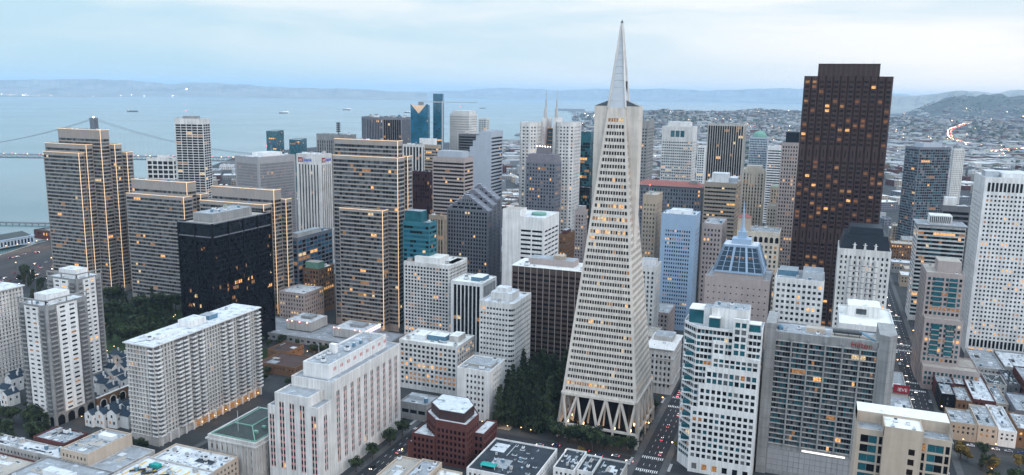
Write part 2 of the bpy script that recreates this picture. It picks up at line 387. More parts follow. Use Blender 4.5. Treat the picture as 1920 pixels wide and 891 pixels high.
unit_mesh('stair_hut', _hatch, ['pale_conc', 'roof_grey']); unit_mesh('water_tank', _tank, ['unit_blue', 'unit_metal']); unit_mesh('roof_vent', _vent, ['unit_white', 'unit_metal'])
unit_mesh('skylight', _sky, ['unit_white', 'glass_mid']); unit_mesh('air_handler', _ac, ['unit_white', 'dark_metal'])
def mast(b, x, y, z, h, r=.12, name='antenna', m='unit_metal', lamp=False):
    k = MB([m, 'red_lamp']); k.cyl((x, y), r, z, z + h, 6)
    if lamp: k.cyl((x, y), .5, z + h, z + h + .9, 6, 1)
    return k.build(name, b.root)
# ------------------------------------------------------------------ setting: ground, water, streets
BX = {'emb4_t': (-696.3, 622.6, 172.7, 59.8, 11.8, 0), 'emb4_m': (-712.2, 628.0, 157.6, 54.3, 3.3, 0), 'emb4_f': (-714.2, 617.0, 149.3, 47.2, 4.7, 0), 'emb3_t': (-588.1, 624.2, 124.0, 72.2, 12.8, 0),
      'emb3_f': (-584.4, 612.0, 111.1, 71.5, 11.2, 0), 'emb2_t': (-475.4, 614.2, 124.0, 73.2, 6.2, 0), 'emb2_f': (-480.9, 602.0, 111.5, 71.7, 14.7, 0), 'emb1_t': (-354.9, 634.9, 173.0, 66.8, 5.9, 0),
      'emb1_f': (-350.0, 622.0, 159.0, 65.2, 11.7, 0), 'emb1_l': (-358.0, 612.0, 112.6, 44.8, 2.8, 0), 'alcoa': (-442.4, 494.0, 112.0, 33.6, 71.5, 0), 'slab219': (-969.5, 1073.9, 166.7, 48.1, 29.6, 20),
      'sibl': (-981.2, 1015.8, 105.2, 44.5, 10.0, 20), 'gray425': (-688.8, 860.3, 129.1, 44.8, 65.5, -10), 'usbank': (-571.9, 830.2, 139.4, 34.6, 25.3, 0), 'blueglass': (-470.5, 641.5, 74.7, 16.6, 60.0, 0),
      'brick1': (-446.7, 641.6, 45.5, 18.2, 25.7, 0), 'teal1': (-1077.0, 1407.5, 130.6, 21.5, 52.3, 20), 'teal2': (-1000.9, 1383.2, 116.5, 22.0, 52.1, 20), 'conc': (-631.2, 989.5, 154.8, 55.8, 18.3, 0),
      'octo': (-520.9, 924.7, 183.1, 58.2, 24.3, 0), 'strip755': (-464.2, 893.0, 151.8, 27.8, 5.8, 0), 'beige774': (-467.9, 945.1, 148.8, 37.6, 7.9, 0), 'maroon': (-410.0, 806.6, 128.4, 34.7, 8.0, 0),
      'band811': (-352.9, 775.0, 148.7, 37.8, 23.7, 0), 'teal3': (-314.9, 618.2, 104.2, 26.3, 14.6, 0), 'back804': (-333.9, 685.9, 99.8, 16.0, 7.1, 0), 'gable': (-293.8, 700.0, 105.3, 43.5, 37.1, 0),
      'grayblank': (-357.5, 858.9, 172.9, 33.1, 36.5, 0), 'white843': (-532.8, 1187.9, 183.0, 35.0, 32.1, 0), 'small897': (-546.2, 1289.9, 173.6, 15.1, 14.3, 0), 'dark860': (-502.1, 1146.2, 153.4, 30.0, 14.6, 0),
      'wedge': (-573.9, 1118.6, 198.7, 25.0, 40.7, 20), 'mill': (-572.9, 1172.6, 214.4, 15.4, 20.5, 20), 'white952': (-230.6, 682.7, 105.4, 36.0, 43.9, 0), 'cal_l': (-319.1, 895.1, 183.3, 18.8, 11.3, 0),
      'cal_r': (-275.2, 912.0, 184.0, 23.7, 17.6, 0), 'cal_f': (-277.9, 857.4, 140.3, 35.8, 11.7, 0), 'brown1048': (-244.0, 795.4, 71.2, 8.3, 31.1, 0), 'green1084': (-290.5, 1045.3, 167.3, 17.8, 16.1, 0),
      'green_low': (-268.0, 968.3, 101.8, 18.1, 17.5, 0), 'pale1078': (-240.6, 850.3, 89.3, 11.1, 13.0, 0), 'gray1198': (-202.9, 993.3, 186.4, 12.0, 106.5, 0), 'white1242': (-172.7, 1165.5, 173.9, 44.9, 57.5, 0),
      'pale1311': (-176.7, 1324.7, 137.1, 11.9, 38.2, 0), 'redroof': (-120.9, 896.2, 116.9, 74.6, 25.3, 0), 'brown1206': (-143.6, 759.0, 123.2, 13.4, 29.9, 0), 'bluewhite': (-102.4, 733.5, 109.9, 31.3, 30.3, 0),
      'black1327': (-96.5, 1087.7, 182.1, 46.6, 66.4, 0), 'band1322': (-79.7, 858.5, 128.2, 33.3, 45.5, 0), 'dome': (-86.0, 1413.1, 150.8, 29.3, 120.0, 0), 'wg1440': (-54.4, 1371.6, 138.3, 28.0, 120.0, 0),
      'deco': (-58.1, 941.7, 135.1, 19.7, 120.0, 0), 'stone1438': (-33.2, 929.9, 97.7, 19.2, 81.2, 0), 'small1445': (-45.2, 1053.8, 107.0, 11.5, 67.2, 0), 'pink': (-23.3, 923.0, 169.0, 18.1, 120.0, 0),
      'beige1319': (-81.7, 761.3, 99.0, 17.7, 44.0, 0), 'bank': (-30.0, 759.7, 95.1, 37.7, 91.3, 0), 'spire': (-28.0, 605.1, 83.6, 47.1, 25.3, 0), 'w1454': (9.1, 603.3, 87.3, 33.6, 120.0, 0),
      'bofa': (-18.8, 775.0, 236.1, 80.0, 71.6, -90), 'statue': (16.7, 606.3, 112.0, 80.0, 34.2, -90), 'whitebh': (16.1, 509.6, 82.3, 80.0, 31.0, -90), 'hilton': (-16.3, 463.8, 85.9, 80.0, 50.8, -90),
      'step_t': (82.5, 675.3, 86.8, 61.9, 26.0, -90), 'banded57': (93.8, 866.2, 96.6, 75.3, 41.5, -90), 'c650': (129.6, 767.8, 153.9, 51.9, 43.0, -90), 'gl1693': (124.7, 1226.1, 153.2, 31.2, 47.6, -60),
      'slim': (192.1, 1412.7, 143.0, 6.0, 18.4, -60), 'low1764': (118.0, 902.2, 112.7, 16.3, 24.6, -90), 'gg_slab': (-364.5, 352.0, 63.7, 21.4, 97.2, 0), 'gg1': (-447.2, 349.4, 82.2, 22.7, 28.5, 0),
      'gg2': (-489.0, 407.7, 83.0, 28.8, 21.0, 0), 'w757': (-291.8, 610.0, 69.8, 44.2, 37.9, 0), 'stripe845': (-249.5, 585.0, 63.5, 28.8, 29.9, 0), 'round900': (-195.4, 514.0, 69.4, 26.2, 37.3, 0),
      'mid745': (-232.7, 500.0, 37.1, 47.2, 31.2, 0), 'small857': (-193.2, 466.1, 35.5, 23.7, 27.7, 0), 'brown960': (-161.4, 570.0, 84.8, 57.0, 19.2, 0), 'mw': (-23.1, 446.8, 96.2, 40.7, 25.4, 0),
      'neo': (-89.6, 564.0, 34.1, 20.0, 39.8, 0), 'pale1200': (-119.1, 639.8, 79.1, 15.5, 23.0, 0), 'beige1605': (23.1, 346.3, 84.4, 12.4, 35.5, -90), 'redb_up': (-180.0, 398.0, 25.5, 24.8, 23.4, 0),
      'custom': (-279.4, 337.2, 24.0, 33.3, 24.1, 0), 'appr_m': (-243.0, 358.4, 57.5, 23.5, 76.9, 0), 'appr_a': (-248.0, 354.1, 53.3, 29.5, 11.9, 0), 'gg_left': (-546.4, 368.4, 70.0, 21.7, 41.0, 0),
      'bl_brick': (-391.8, 309.7, 15.0, 25.4, 15.8, 0), 'bl_beige': (-359.3, 297.2, 20.0, 19.8, 29.4, 0), 'bl_white': (-383.0, 298.7, 13.0, 59.4, 13.9, 0), 'bl_left': (-389.0, 285.0, 13.0, 34.4, 7.1, 0),
      'pod1': (-462.4, 642.1, 10.0, 27.2, 25.4, 0), 'pod2': (-409.8, 588.2, 14.0, 25.2, 32.7, 0), 'pod3': (-362.7, 583.7, 14.0, 19.0, 43.5, 0), 'brownflat': (-359.1, 486.0, 8.0, 36.2, 28.0, 0),
      'lowgray762': (-231.4, 449.7, 12.0, 20.0, 17.5, 0)}
g = MB(['ground'])
shore = [(-880, -600), (-985, 300), (-975, 690), (-1015, 790), (-1020, 830), (-1060, 872), (-1250, 1180), (-1480, 1560), (-1760, 2080), (-1840, 2350), (-1830, 2750), (-1660, 3060), (-1430, 3330), (-1320, 3524), (-1420, 4246),
         (-1600, 5400), (-1500, 6300), (-2100, 7700), (-2600, 8900), (-2800, 10300), (-2300, 11200), (-1882, 12300), (-1104, 12600), (-335, 12320), (300, 12468), (1500, 15000), (2500, 22000), (16000, 26000), (16000, -600)]
g.poly([(x, y, 0) for x, y in reversed(shore)]); struct('ground', g)
def wmat():
    m = mat('water', (.06, .135, .145), .16, 0, spec=.5); t = m.node_tree; b = t.nodes['Principled BSDF']
    geo = N(t, 'ShaderNodeNewGeometry'); n1 = N(t, 'ShaderNodeTexNoise', i_Scale=.06, i_Detail=4.0); t.links.new(geo.outputs['Position'], n1.inputs['Vector'])
    bp = N(t, 'ShaderNodeBump', i_Strength=.12, i_Distance=1.0); t.links.new(n1.outputs['Fac'], bp.inputs['Height']); t.links.new(bp.outputs[0], b.inputs['Normal'])
    n2 = N(t, 'ShaderNodeTexNoise', i_Scale=.0016, i_Detail=5.0); t.links.new(geo.outputs['Position'], n2.inputs['Vector'])
    r2 = N(t, 'ShaderNodeMapRange'); r2.inputs['To Min'].default_value = .08; r2.inputs['To Max'].default_value = .30; t.links.new(n2.outputs['Fac'], r2.inputs['Value']); t.links.new(r2.outputs[0], b.inputs['Roughness'])
wmat()
w_ = MB(['water']); w_.poly([(-47000, -800, -2.5), (17000, -800, -2.5), (17000, 47500, -2.5), (-47000, 47500, -2.5)]); struct('bay_water', w_)
sw = MB(['grey_conc'])
for a, b in zip(shore[1:14], shore[2:15]): sw.bar((*a, -1.1), (*b, -1.1), 1.2, 2.8)
struct('seawall', sw)
XS = {'Kearny': 81, 'Montgomery': -81, 'Sansome': -228, 'Battery': -336}
rd = MB(['asphalt']); pv = MB(['pavement']); mk = MB(['paint'])
def road_y(x, y0, y1, wd=14):
    rd.poly([(x - wd / 2, y0, .02), (x + wd / 2, y0, .02), (x + wd / 2, y1, .02), (x - wd / 2, y1, .02)])
    for s in (-1, 1): pv.box(min(x + s * wd / 2, x + s * (wd / 2 + 4)), max(x + s * wd / 2, x + s * (wd / 2 + 4)), y0, y1, 0, .14)
    for off in (-wd / 4, 0, wd / 4):
        y = y0
        while y < y1: mk.poly([(x + off - .1, y, .03), (x + off + .1, y, .03), (x + off + .1, y + 3, .03), (x + off - .1, y + 3, .03)]); y += 9
def road_x(y, x0, x1, wd=12):
    rd.poly([(x0, y - wd / 2, .024), (x1, y - wd / 2, .024), (x1, y + wd / 2, .024), (x0, y + wd / 2, .024)])
def zebra(x, y, wd=14, along='x', w=3.2):
    k = -wd / 2 + .5
    while k < wd / 2 - .4:
        if along == 'x': mk.poly([(x + k, y - w / 2, .034), (x + k + .55, y - w / 2, .034), (x + k + .55, y + w / 2, .034), (x + k, y + w / 2, .034)])
        else: mk.poly([(x - w / 2, y + k, .034), (x + w / 2, y + k, .034), (x + w / 2, y + k + .55, .034), (x - w / 2, y + k + .55, .034)])
        k += 1.2
road_y(XS['Kearny'], 440, 1150, 16); road_y(XS['Montgomery'], 300, 1100, 14); road_y(XS['Sansome'], 250, 1000, 13); road_y(XS['Battery'], 250, 560, 12)
for y in (344, 447, 552, 657, 762, 866, 970): road_x(y, -560 if y > 500 else -480, 330)
for y in (447, 552, 657, 762, 866):
    for x in (XS['Kearny'], XS['Montgomery'], XS['Sansome']):
        for dy in (-9, 9): zebra(x, y + dy)
        for dx in (-11, 11): zebra(x + dx, y, 11, 'y')
# the waterfront roadway and its parking lots
emb = [(-905, 420), (-915, 560), (-945, 700), (-985, 800), (-1045, 900), (-1150, 1060)]
for a, b in zip(emb, emb[1:]): rd.poly([(a[0] - 14, a[1], .02), (a[0] + 14, a[1], .02), (b[0] + 14, b[1], .02), (b[0] - 14, b[1], .02)])
rd.poly([(-885, 560, .018), (-740, 590, .018), (-760, 760, .018), (-925, 745, .018)])
pz = MB([M('plaza_sand', (.33, .25, .18), .9, .15, .2).name]); pz.poly([(-192, 459, .04), (-176, 459, .04), (-176, 500, .04), (-192, 500, .04)]); struct('paved_plaza', pz)
struct('road', rd); struct('pavement', pv); struct('road_markings', mk)

# ------------------------------------------------------------------ generic towers
def tower(key, name, label, wall='pale_conc', sp='dark_conc', roof='roof_grey', maxw=100, pent=(), units=5, hh=None, zb=0, cat='building', masts=0, fin=True, ubig=1.0, **st):
    x, y, h, wl, wr, th = BX[key]; h = hh or h
    pl = quadpoly(x, y, wl, wr, th); B = Bld(name, label, cat, (x, y), wall, sp, roof, maxw)
    B.mass(pl, zb, h, st); B.pl = pl; B.h = h; keep = []
    def fr(a, b): # fraction along left (a) and back (b)
        p0, pr, plf = Vector(pl[0]), Vector(pl[1]) - Vector(pl[0]), Vector(pl[3]) - Vector(pl[0])
        v = p0 + plf * a + pr * b; return (v.x, v.y)
    B.fr = fr
    for a0, a1, b0, b1, ph, *pm in pent:
        q = [fr(a0, b0), fr(a0, b1), fr(a1, b1), fr(a1, b0)]
        k = MB([pm[0] if pm else wall, pm[1] if len(pm) > 1 else roof]); k.prism(q, h - .9, h + ph, 0, 1); k.build('penthouse', B.root); occl(q, h, h + ph)
        xs = [v[0] for v in q]; ys = [v[1] for v in q]; keep.append((min(xs), max(xs), min(ys), max(ys)))
    if units: B.units(pl, h - .9, units, ubig, keep)
    for i in range(masts):
        xx, yy = fr(.2 + .6 * B.rn.random(), .2 + .6 * B.rn.random()); mast(B, xx, yy, h - .9, 8 + 8 * B.rn.random(), .15, lamp=i == 0)
    if fin: B.finish()
    return B
T = tower
dk = dict(glass=('glass_dark', 'glass_mid', 'glass_sky'), gw=(.65, .2, .15))
bk = dict(glass=('glass_black', 'glass_dark'), gw=(.7, .3))
T('slab219', 'office_tower', 'slim white tower of square windows standing alone before the bay, antennas on its roof', 'white_stone', mode='punch', fl=4.2, bay=9.5, wf=.84, hf=.62, top=10, lit=.10, pent=((.3, .75, .2, .8, 4, 'grey_conc'),), masts=3, wallst={0: dict(bay=4.6, wf=.7)}, units=3) if False else None
def led(B, a, b, t=.28):
    k = MB(['led']); k.bar(a, b, t); return k.build('light_strip', B.root)
T('slab219', 'office_tower', 'slim white tower of square windows standing alone before the bay', 'white_stone', fl=4.2, bay=9.5, wf=.9, hf=.74, top=9, lit=.10, pent=((.3, .75, .2, .8, 4, 'grey_conc'),), masts=3, units=3, **bk)
T('sibl', 'office_building', 'low white block with dark square bays beside the slim white bayside tower', 'white_stone', fl=7.5, bay=8, wf=.8, hf=.72, top=5, lit=.02, pent=((.2, .6, .2, .9, 4, 'white_paint'),), units=3, **bk)
T('gray425', 'office_tower', 'broad grey tower with fine vertical ribs and a white rim around its roof', 'fine_grey', 'fine_grey', 'roof_white', fl=3.9, bay=2.0, wf=.5, hf=.62, mode='strip', d=.5, top=9, mx=3, lit=.035, rowlit=.06, pent=((.25, .75, .3, .8, 4, 'white_paint', 'roof_white'),), masts=2, units=5, glass=('glass_mid', 'glass_dark'), gw=(.6, .4))
B = T('usbank', 'bank_tower', 'white tower of tall vertical ribs with a blue and red bank sign at its top', 'white_stone', 'black_steel', 'roof_white', fl=4, bay=4.2, wf=.5, hf=.8, mode='strip', d=1.2, top=13, mx=2.2, lit=.03, units=4, ubig=1.2, fin=False, **bk)
T('blueglass', 'office_building', 'dark blue glass block with pale framing lines and a cluttered grey roof', 'slate_grey', 'black_steel', 'roof_grey', fl=4.1, bay=6.5, wf=.88, hf=.72, d=.3, top=3, lit=.09, pent=((.2, .7, .1, .75, 3, 'pale_conc'),), units=5, glass=('glass_blue', 'glass_black'), gw=(.5, .5), fin=True)
T('brick1', 'brick_building', 'brown brick building with pale green upper storeys beside the low plaza roofs', 'brownstone', 'brownstone', 'roof_pale', fl=4.6, bay=3.4, wf=.6, hf=.6, lit=.10, pent=((.1, .9, .05, .45, 6, 'copper_green', 'roof_tan'),), units=3)
T('teal1', 'apartment_tower', 'taller of two blue-green glass towers standing at the water', 'glass_teal', 'glass_blue', fl=3.6, bay=4, wf=.8, hf=.75, d=.2, lit=.08, glass=('glass_teal', 'glass_blue', 'glass_mid'), gw=(.5, .3, .2), top=3, units=0)
T('teal2', 'apartment_tower', 'shorter of two blue-green glass towers standing at the water', 'glass_teal', 'glass_blue', fl=3.6, bay=4, wf=.8, hf=.75, d=.2, lit=.08, glass=('glass_teal', 'glass_blue', 'glass_mid'), gw=(.5, .3, .2), top=3, units=0)
B = T('conc', 'office_building', 'flat topped grey concrete tower with a stack of dark dishes on its roof', 'grey_conc', fl=5, bay=4, wf=.45, hf=.7, mode='strip', top=9, lit=.03, units=4, fin=False, **dk)
x, y, h, wl, wr, th = BX['conc']
k = MB(['dark_metal']); k.cyl((x - 22, y + 6), .5, h - 1, h + 17, 8)
for i in range(5):
    for s in (-1, 1): k.cyl((x - 22 + s * 1.4, y + 6), 1.7, h + 3 + i * 2.9, h + 5 + i * 2.9, 10)
k.build('dish_mast', B.root); B.finish()
B = T('strip755', 'office_tower', 'black and white vertically striped block behind the lit slab tower', 'white_stone', 'black_steel', fl=4, bay=4.6, wf=.66, hf=.8, mode='strip', d=.8, top=3, lit=.05, units=4, **bk)
T('beige774', 'office_building', 'tan building with horizontal window bands and a white box penthouse', 'tan', 'emb_mull', fl=4, bay=3, wf=.86, hf=.5, mode='ribbon', top=4, lit=.12, pent=((.15, .75, .1, .9, 8, 'white_paint'),), units=3, **dk)
T('maroon', 'office_building', 'dark maroon glass block with a few lit windows low on its face', 'maroon', 'maroon', 'roof_grey', fl=4, bay=3, wf=.8, hf=.8, d=.12, top=3, lit=.05, glass=('maroon', 'glass_brown'), gw=(.6, .4), units=6)
T('band811', 'office_tower', 'tan and dark horizontally banded tower with a pale box penthouse', 'pinkish', 'emb_mull', 'roof_grey', fl=4.0, bay=2.8, wf=.9, hf=.55, mode='ribbon', d=.7, top=5, lit=.10, pent=((.12, .88, .12, .85, 6, 'grey_panel'),), units=0, **bk)
T('teal3', 'office_building', 'low turquoise glass building with a lighter glass box on its roof', M('teal_panel', (.035, .15, .19), .3, .1, .15).name, 'glass_teal', 'roof_grey', fl=4.2, bay=3.2, wf=.92, hf=.55, mode='ribbon', d=.25, top=3, lit=.05, glass=('glass_blue', 'glass_black', 'glass_teal'), gw=(.4, .3, .3), pent=((.35, .98, .2, .95, 9, 'glass_teal'),), units=2)
T('back804', 'office_building', 'brown ribbed low building squeezed behind the turquoise glass one', 'tan', 'emb_mull', 'roof_tan', fl=5, bay=3, wf=.5, hf=.75, mode='strip', top=4, lit=.04, units=4, **dk)
x, y, h, wl, wr, th = BX['grayblank']
B = Bld('office_tower', 'pale blue-grey tower with a blank wall that steps down and banded windows on its side', 'building', (x, y), 'grey_panel', 'emb_mull', 'roof_grey', 100)
cuts = [(x, 0), (x - 15, 0), (x - 19, 5), (x - 23, 11), (x - 27, 18), (x - wl, 25)]
for i in range(len(cuts) - 1):
    x1, _ = cuts[i]; x0, dz = cuts[i + 1]; dz = 0 if i == 0 else dz
    B.mass(rect(x0, x1, y, y + wr), 0, h - dz, dict(mode='blank'), wallst={1: dict(mode='ribbon', fl=4.1, bay=3, wf=.92, hf=.5, d=.6, top=6, lit=.05, mx=1.5, **bk)} if i == 0 else None)
B.finish()
T('white843', 'office_tower', 'white tower with slotted sides and a taller white crown box', 'white_stone', 'black_steel', 'roof_white', fl=4, bay=3.4, wf=.5, hf=.5, top=3, lit=.04, pent=((.05, .9, .1, .9, 5, 'white_stone', 'roof_white'),), masts=1, units=0, **bk)
T('small897', 'apartment_tower', 'small white and teal tower beside the white crowned one', 'white_stone', 'glass_teal', fl=3.6, bay=4, wf=.7, hf=.6, lit=.05, glass=('glass_teal', 'glass_blue'), gw=(.6, .4), units=0, top=2)
T('dark860', 'office_building', 'dark low glass block in front of the white crowned tower', 'dark_conc', 'black_steel', fl=4.2, bay=3, wf=.85, hf=.6, mode='ribbon', top=3, lit=.03, units=3, **bk)
x, y, h, wl, wr, th = BX['wedge']
B = T('wedge', 'glass_tower', 'blue glass tower with a glowing notched triangular top', 'glass_blue', 'glass_blue', fl=4, bay=3.2, wf=.9, hf=.85, d=.1, top=.5, bot=3, lit=.04, glass=('glass_blue', 'glass_teal'), gw=(.7, .3), units=0, top_=None, fin=False) if False else None
pl = quadpoly(x, y, wl, wr, th); B = Bld('glass_tower', 'blue glass tower with a glowing notched triangular top', 'building', (x, y), 'glass_blue', 'glass_blue', 'roof_grey', 100)
B.mass(pl, 0, h - 20, dict(fl=4, bay=3.2, wf=.9, hf=.85, d=.1, top=.4, bot=3, lit=.03, glass=('glass_blue', 'glass_teal'), gw=(.7, .3)), roof=False)
p0, p1, p2, p3 = [Vector(q) for q in pl]; m_ = (p0 + p3) / 2
k = MB(['glass_blue', M('crown_glow', (.3, .2, .12), .4, .3, .3, emit=(1, .55, .25), es=.12).name]); z0, z1 = h - 20, h
k.poly([(*p3, z0), (*p0, z0), (*p0, z1), (*m_, z0 + 5), (*p3, z1)]); k.poly([(*p0, z0), (*p1, z0), (*p1, z1 - 3), (*p0, z1)]); k.poly([(*p1, z0), (*p2, z0), (*p2, z1 - 3), (*p1, z1 - 3)]); k.poly([(*p2, z0), (*p3, z0), (*p3, z1), (*p2, z1 - 3)])
k.poly([(*p0, z1), (*p1, z1 - 3), (*m_, z0 + 5)], 1); k.poly([(*p3, z1), (*m_, z0 + 5), (*p2, z1 - 3)], 1); k.poly([(*p1, z1 - 3), (*p2, z1 - 3), (*m_, z0 + 5)], 1)
k.build('notched_crown', B.root); B.finish()
T('mill', 'glass_tower', 'tallest and slimmest blue glass tower on the far skyline', 'glass_blue', 'glass_teal', fl=3.6, bay=3.5, wf=.85, hf=.7, d=.15, top=14, lit=.02, glass=('glass_blue', 'glass_teal', 'glass_mid'), gw=(.5, .3, .2), units=0)
x, y, h, wl, wr, th = BX['white952']
B = T('white952', 'office_tower', 'white tower with wide black window bands and a round green pad on its roof', 'white_paint', 'black_steel', 'roof_white', fl=4.3, bay=11.2, wf=.9, hf=.46, d=.7, top=11, mx=1.5, lit=.02, units=0, fin=False, **bk)
B.box(x - wl - 5, x - wl + 12, y - .5, y + 18, 0, h + 6, 'stair_tower', 'white_paint', 'roof_tan')
k = MB(['copper_green', 'dark_metal']); k.cyl((x - 13, y + 22), 7, h - .9, h + 1.2, 24); k.cyl((x - 13, y + 22), 5.2, h + 1.2, h + 1.4, 24, 0); k.build('roof_pad', B.root); B.finish()
# twin tower with masts and the mansard block in front of it
xl, yl, hl, wll, wrl, _ = BX['cal_l']; xr, yr, hr, wlr, wrr, _ = BX['cal_r']; xf, yf, hf_, wlf, wrf, _ = BX['cal_f']
B = Bld('twin_tower', 'pale grey twin tower joined by a lit glass bridge, two slender masts on top', 'building', ((xl + xr) / 2, yr), 'white_stone', 'grey_conc', 'roof_grey', 100)
pst = dict(fl=4, bay=3.9, wf=.5, hf=.48, top=4, lit=.13, glass=('glass_dark', 'glass_blind', 'glass_mid'), gw=(.6, .1, .3))
ya = yr + 4
B.mass([(xl - wll, yl + 6), (xl - wll + 4, yl), (xl - 4, yl), (xl + 2, yl + 8), (xl + 2, yl + 34), (xl - wll, yl + 34)], 0, hl, pst)
B.mass([(xl + 2.2, ya + 4), (xl + 6, ya + 4), (xl + 6, ya + 30), (xl + 2.2, ya + 30)], 0, hl + 5, dict(fl=4, bay=7, wf=.2, hf=.5, lit=.8, top=10))
B.mass([(xr - wlr, yr + 9), (xr - wlr + 6, yr), (xr - 4, yr), (xr, yr + 5), (xr, yr + 34), (xr - wlr, yr + 34)], 0, hr, pst)
B.mass([(xr - wlr - 4, ya + 4), (xr - wlr - .2, ya + 4), (xr - wlr - .2, ya + 30), (xr - wlr - 4, ya + 30)], 0, hr + 5, dict(mode='blank'))
bx0, bx1 = xl + 6.1, xr - wlr - 4.1
k = MB(['glass_teal', 'lit_dim', 'grey_conc']); 
for i in range(10):
    z = 128 + i * 4.8; q = i * .35
    k.box(bx0 + q * .3, bx1 - q * .3, ya + 6 + q * 2, ya + 24, z, z + 4.3, 0); k.box(bx0 - .05 + q * .3, bx1 + .05 - q * .3, ya + 5.7 + q * 2, ya + 24, z + 4.3, z + 4.8, 1)
k.build('glass_bridge', B.root)
for xm in (xl + 4.3, xr - wlr - 2):
    k = MB(['pale_conc']); k.cyl((xm, ya + 10), 2.2, hl + 4, hl + 16, 8, 0, 1.8); k.cyl((xm + .4, ya + 10), 1.1, hl + 16, hl + 26, 8, 0, .9); k.cyl((xm + .5, ya + 10), .55, hl + 26, hl + 39, 8, 0, .15); k.build('mast', B.root)
B.finish()
B = Bld('office_building', 'grey stone block with a mansard roof standing in front of the twin tower', 'building', (xf, yf), 'slate_grey', 'mansard', 'mansard', 100)
pf = rect(xf - wlf, xf, yf, yf + wrf + 10); B.mass(pf, 0, hf_, dict(fl=4, bay=3.6, wf=.55, hf=.55, top=1, lit=.22, glass=('glass_dark', 'glass_blind', 'glass_mid'), gw=(.4, .2, .4)), roof=False)
k = MB(['mansard']); k.prism(pf, hf_, hf_ + 9, 0, None, inset(pf, 2.2)); q = inset(pf, 9); k.prism(q, hf_ + 9, hf_ + 17, 0, None, inset(q, .8)); k.build('mansard_roof', B.root)
k = MB(['bulb_white']); 
for i in range(6): k.cyl((xf - 10 - i * (wlf - 20) / 5, yf + 9.6), .35, hf_ + 17, hf_ + 17.9, 6)
k.build('roof_lamp', B.root); B.finish()
T('brown1048', 'brick_building', 'brown brick building with a paler cornice beside the white banded tower', 'brownstone', 'brownstone', 'roof_grey', fl=4, bay=3.2, wf=.45, hf=.5, top=3, lit=.12, pent=((.1, .7, .1, .6, 4, 'redbrick'),), units=2)
T('green1084', 'glass_tower', 'dark green glass tower beside the slanted white pyramid', 'glass_teal', 'glass_teal', 'roof_grey', fl=4, bay=3, wf=.9, hf=.8, d=.12, top=14, lit=.08, glass=('glass_black', 'glass_teal'), gw=(.6, .4), units=3)
T('green_low', 'glass_building', 'low black glass block at the foot of the dark green tower', 'glass_black', 'glass_teal', 'roof_dark', fl=4.2, bay=3, wf=.85, hf=.8, d=.12, top=10, lit=.10, glass=('glass_black', 'glass_teal'), gw=(.6, .4), units=2)
T('pale1078', 'office_building', 'small pale building with square dark windows wedged beside the pyramid', 'pinkish', 'dark_conc', fl=4, bay=3.4, wf=.5, hf=.55, top=4, lit=.05, pent=((.1, .8, .2, .8, 5),), units=2)
BX['gray1198'] = (*BX['gray1198'][:4], 38, 0); BX['white1242'] = (*BX['white1242'][:4], 36, 0)
T('gray1198', 'office_tower', 'grey tower with a dark gridded side and a plain top edge, right behind the pyramid', 'grey_conc', 'dark_conc', fl=4, bay=3.4, wf=.6, hf=.45, top=9, lit=.06, units=3, **dk)
x, y, h, wl, wr, th = BX['white1242']
B = T('white1242', 'office_tower', 'white tower with close window bands and three green glass openings at its top', 'white_stone', 'white_stone', 'roof_white', fl=4, bay=3, wf=.7, hf=.42, top=21, lit=.12, rowlit=.25, pent=((.15, .85, .2, .8, 6, 'white_stone'),), units=2, fin=False, glass=('glass_dark', 'glass_teal'), gw=(.6, .4))
k = MB(['glass_teal']);
for i in range(3): k.box(x - wl * .72 + i * 7, x - wl * .72 + i * 7 + 5.6, y - .15, y + .3, h - 15, h - 6)
k.build('glass_opening', B.root); B.finish()
T('pale1311', 'office_tower', 'pale green-white slab showing only its edge behind the tower with green openings', 'white_paint', 'glass_teal', fl=3.8, bay=3, wf=.7, hf=.6, lit=.08, glass=('glass_mid', 'glass_teal'), gw=(.5, .5), units=0)
x, y, h, wl, wr, th = BX['redroof']
B = Bld('office_building', 'long grey stone building under a low red tiled roof', 'building', (x, y), 'slate_grey', 'grey_conc', 'red_tile', 100)
pl = rect(x - wl, x, y, y + 30); B.mass(pl, 0, h, dict(fl=4.2, bay=3.1, wf=.5, hf=.62, top=2.2, lit=.08), roof=False)
k = MB(['red_tile', 'grey_conc']); o_ = inset(pl, -1.4); k.prism(o_, h, h + .7, 1); k.prism(o_, h + .7, h + 4.5, 0, None, inset(pl, 9)); k.build('tiled_roof', B.root)
k = MB(['grey_conc']); k.box(x - 14, x - 6, y + 6, y + 13, h + 2, h + 7); k.build('penthouse', B.root); B.finish()
T('brown1206', 'office_building', 'narrow tan brick tower with arched windows below its flat top', 'tan', 'brownstone', 'roof_tan', fl=4.2, bay=3.1, wf=.4, hf=.5, top=8, lit=.08, units=2, masts=1)
T('bluewhite', 'office_tower', 'pale blue tower with narrow windows and a row of tall openings under its roof', 'blue_panel', 'blue_panel', 'roof_white', fl=3.75, bay=2.15, wf=.6, hf=.52, d=.5, mx=4, top=14, lit=.05, units=5, pent=((.2, .8, .3, .8, 2.5, 'unit_white'),), **dk)
BX['black1327'] = (*BX['black1327'][:4], 34, 0)
T('black1327', 'office_tower', 'black tower with thin pale vertical stripes in the middle distance', 'pale_conc', 'black_steel', 'roof_dark', fl=4, bay=3.0, wf=.74, hf=.85, mode='strip', d=.9, top=3, lit=.035, units=5, **bk)
T('band1322', 'office_tower', 'tan tower with horizontal window bands and a white machine room on its roof', 'tan', 'emb_mull', 'roof_white', fl=4.1, bay=3, wf=.88, hf=.45, mode='ribbon', d=.6, top=4, lit=.14, pent=((.3, .8, .1, .5, 9, 'white_paint', 'roof_white'), (.05, .3, .3, .8, 4, 'grey_panel')), units=4, **dk)
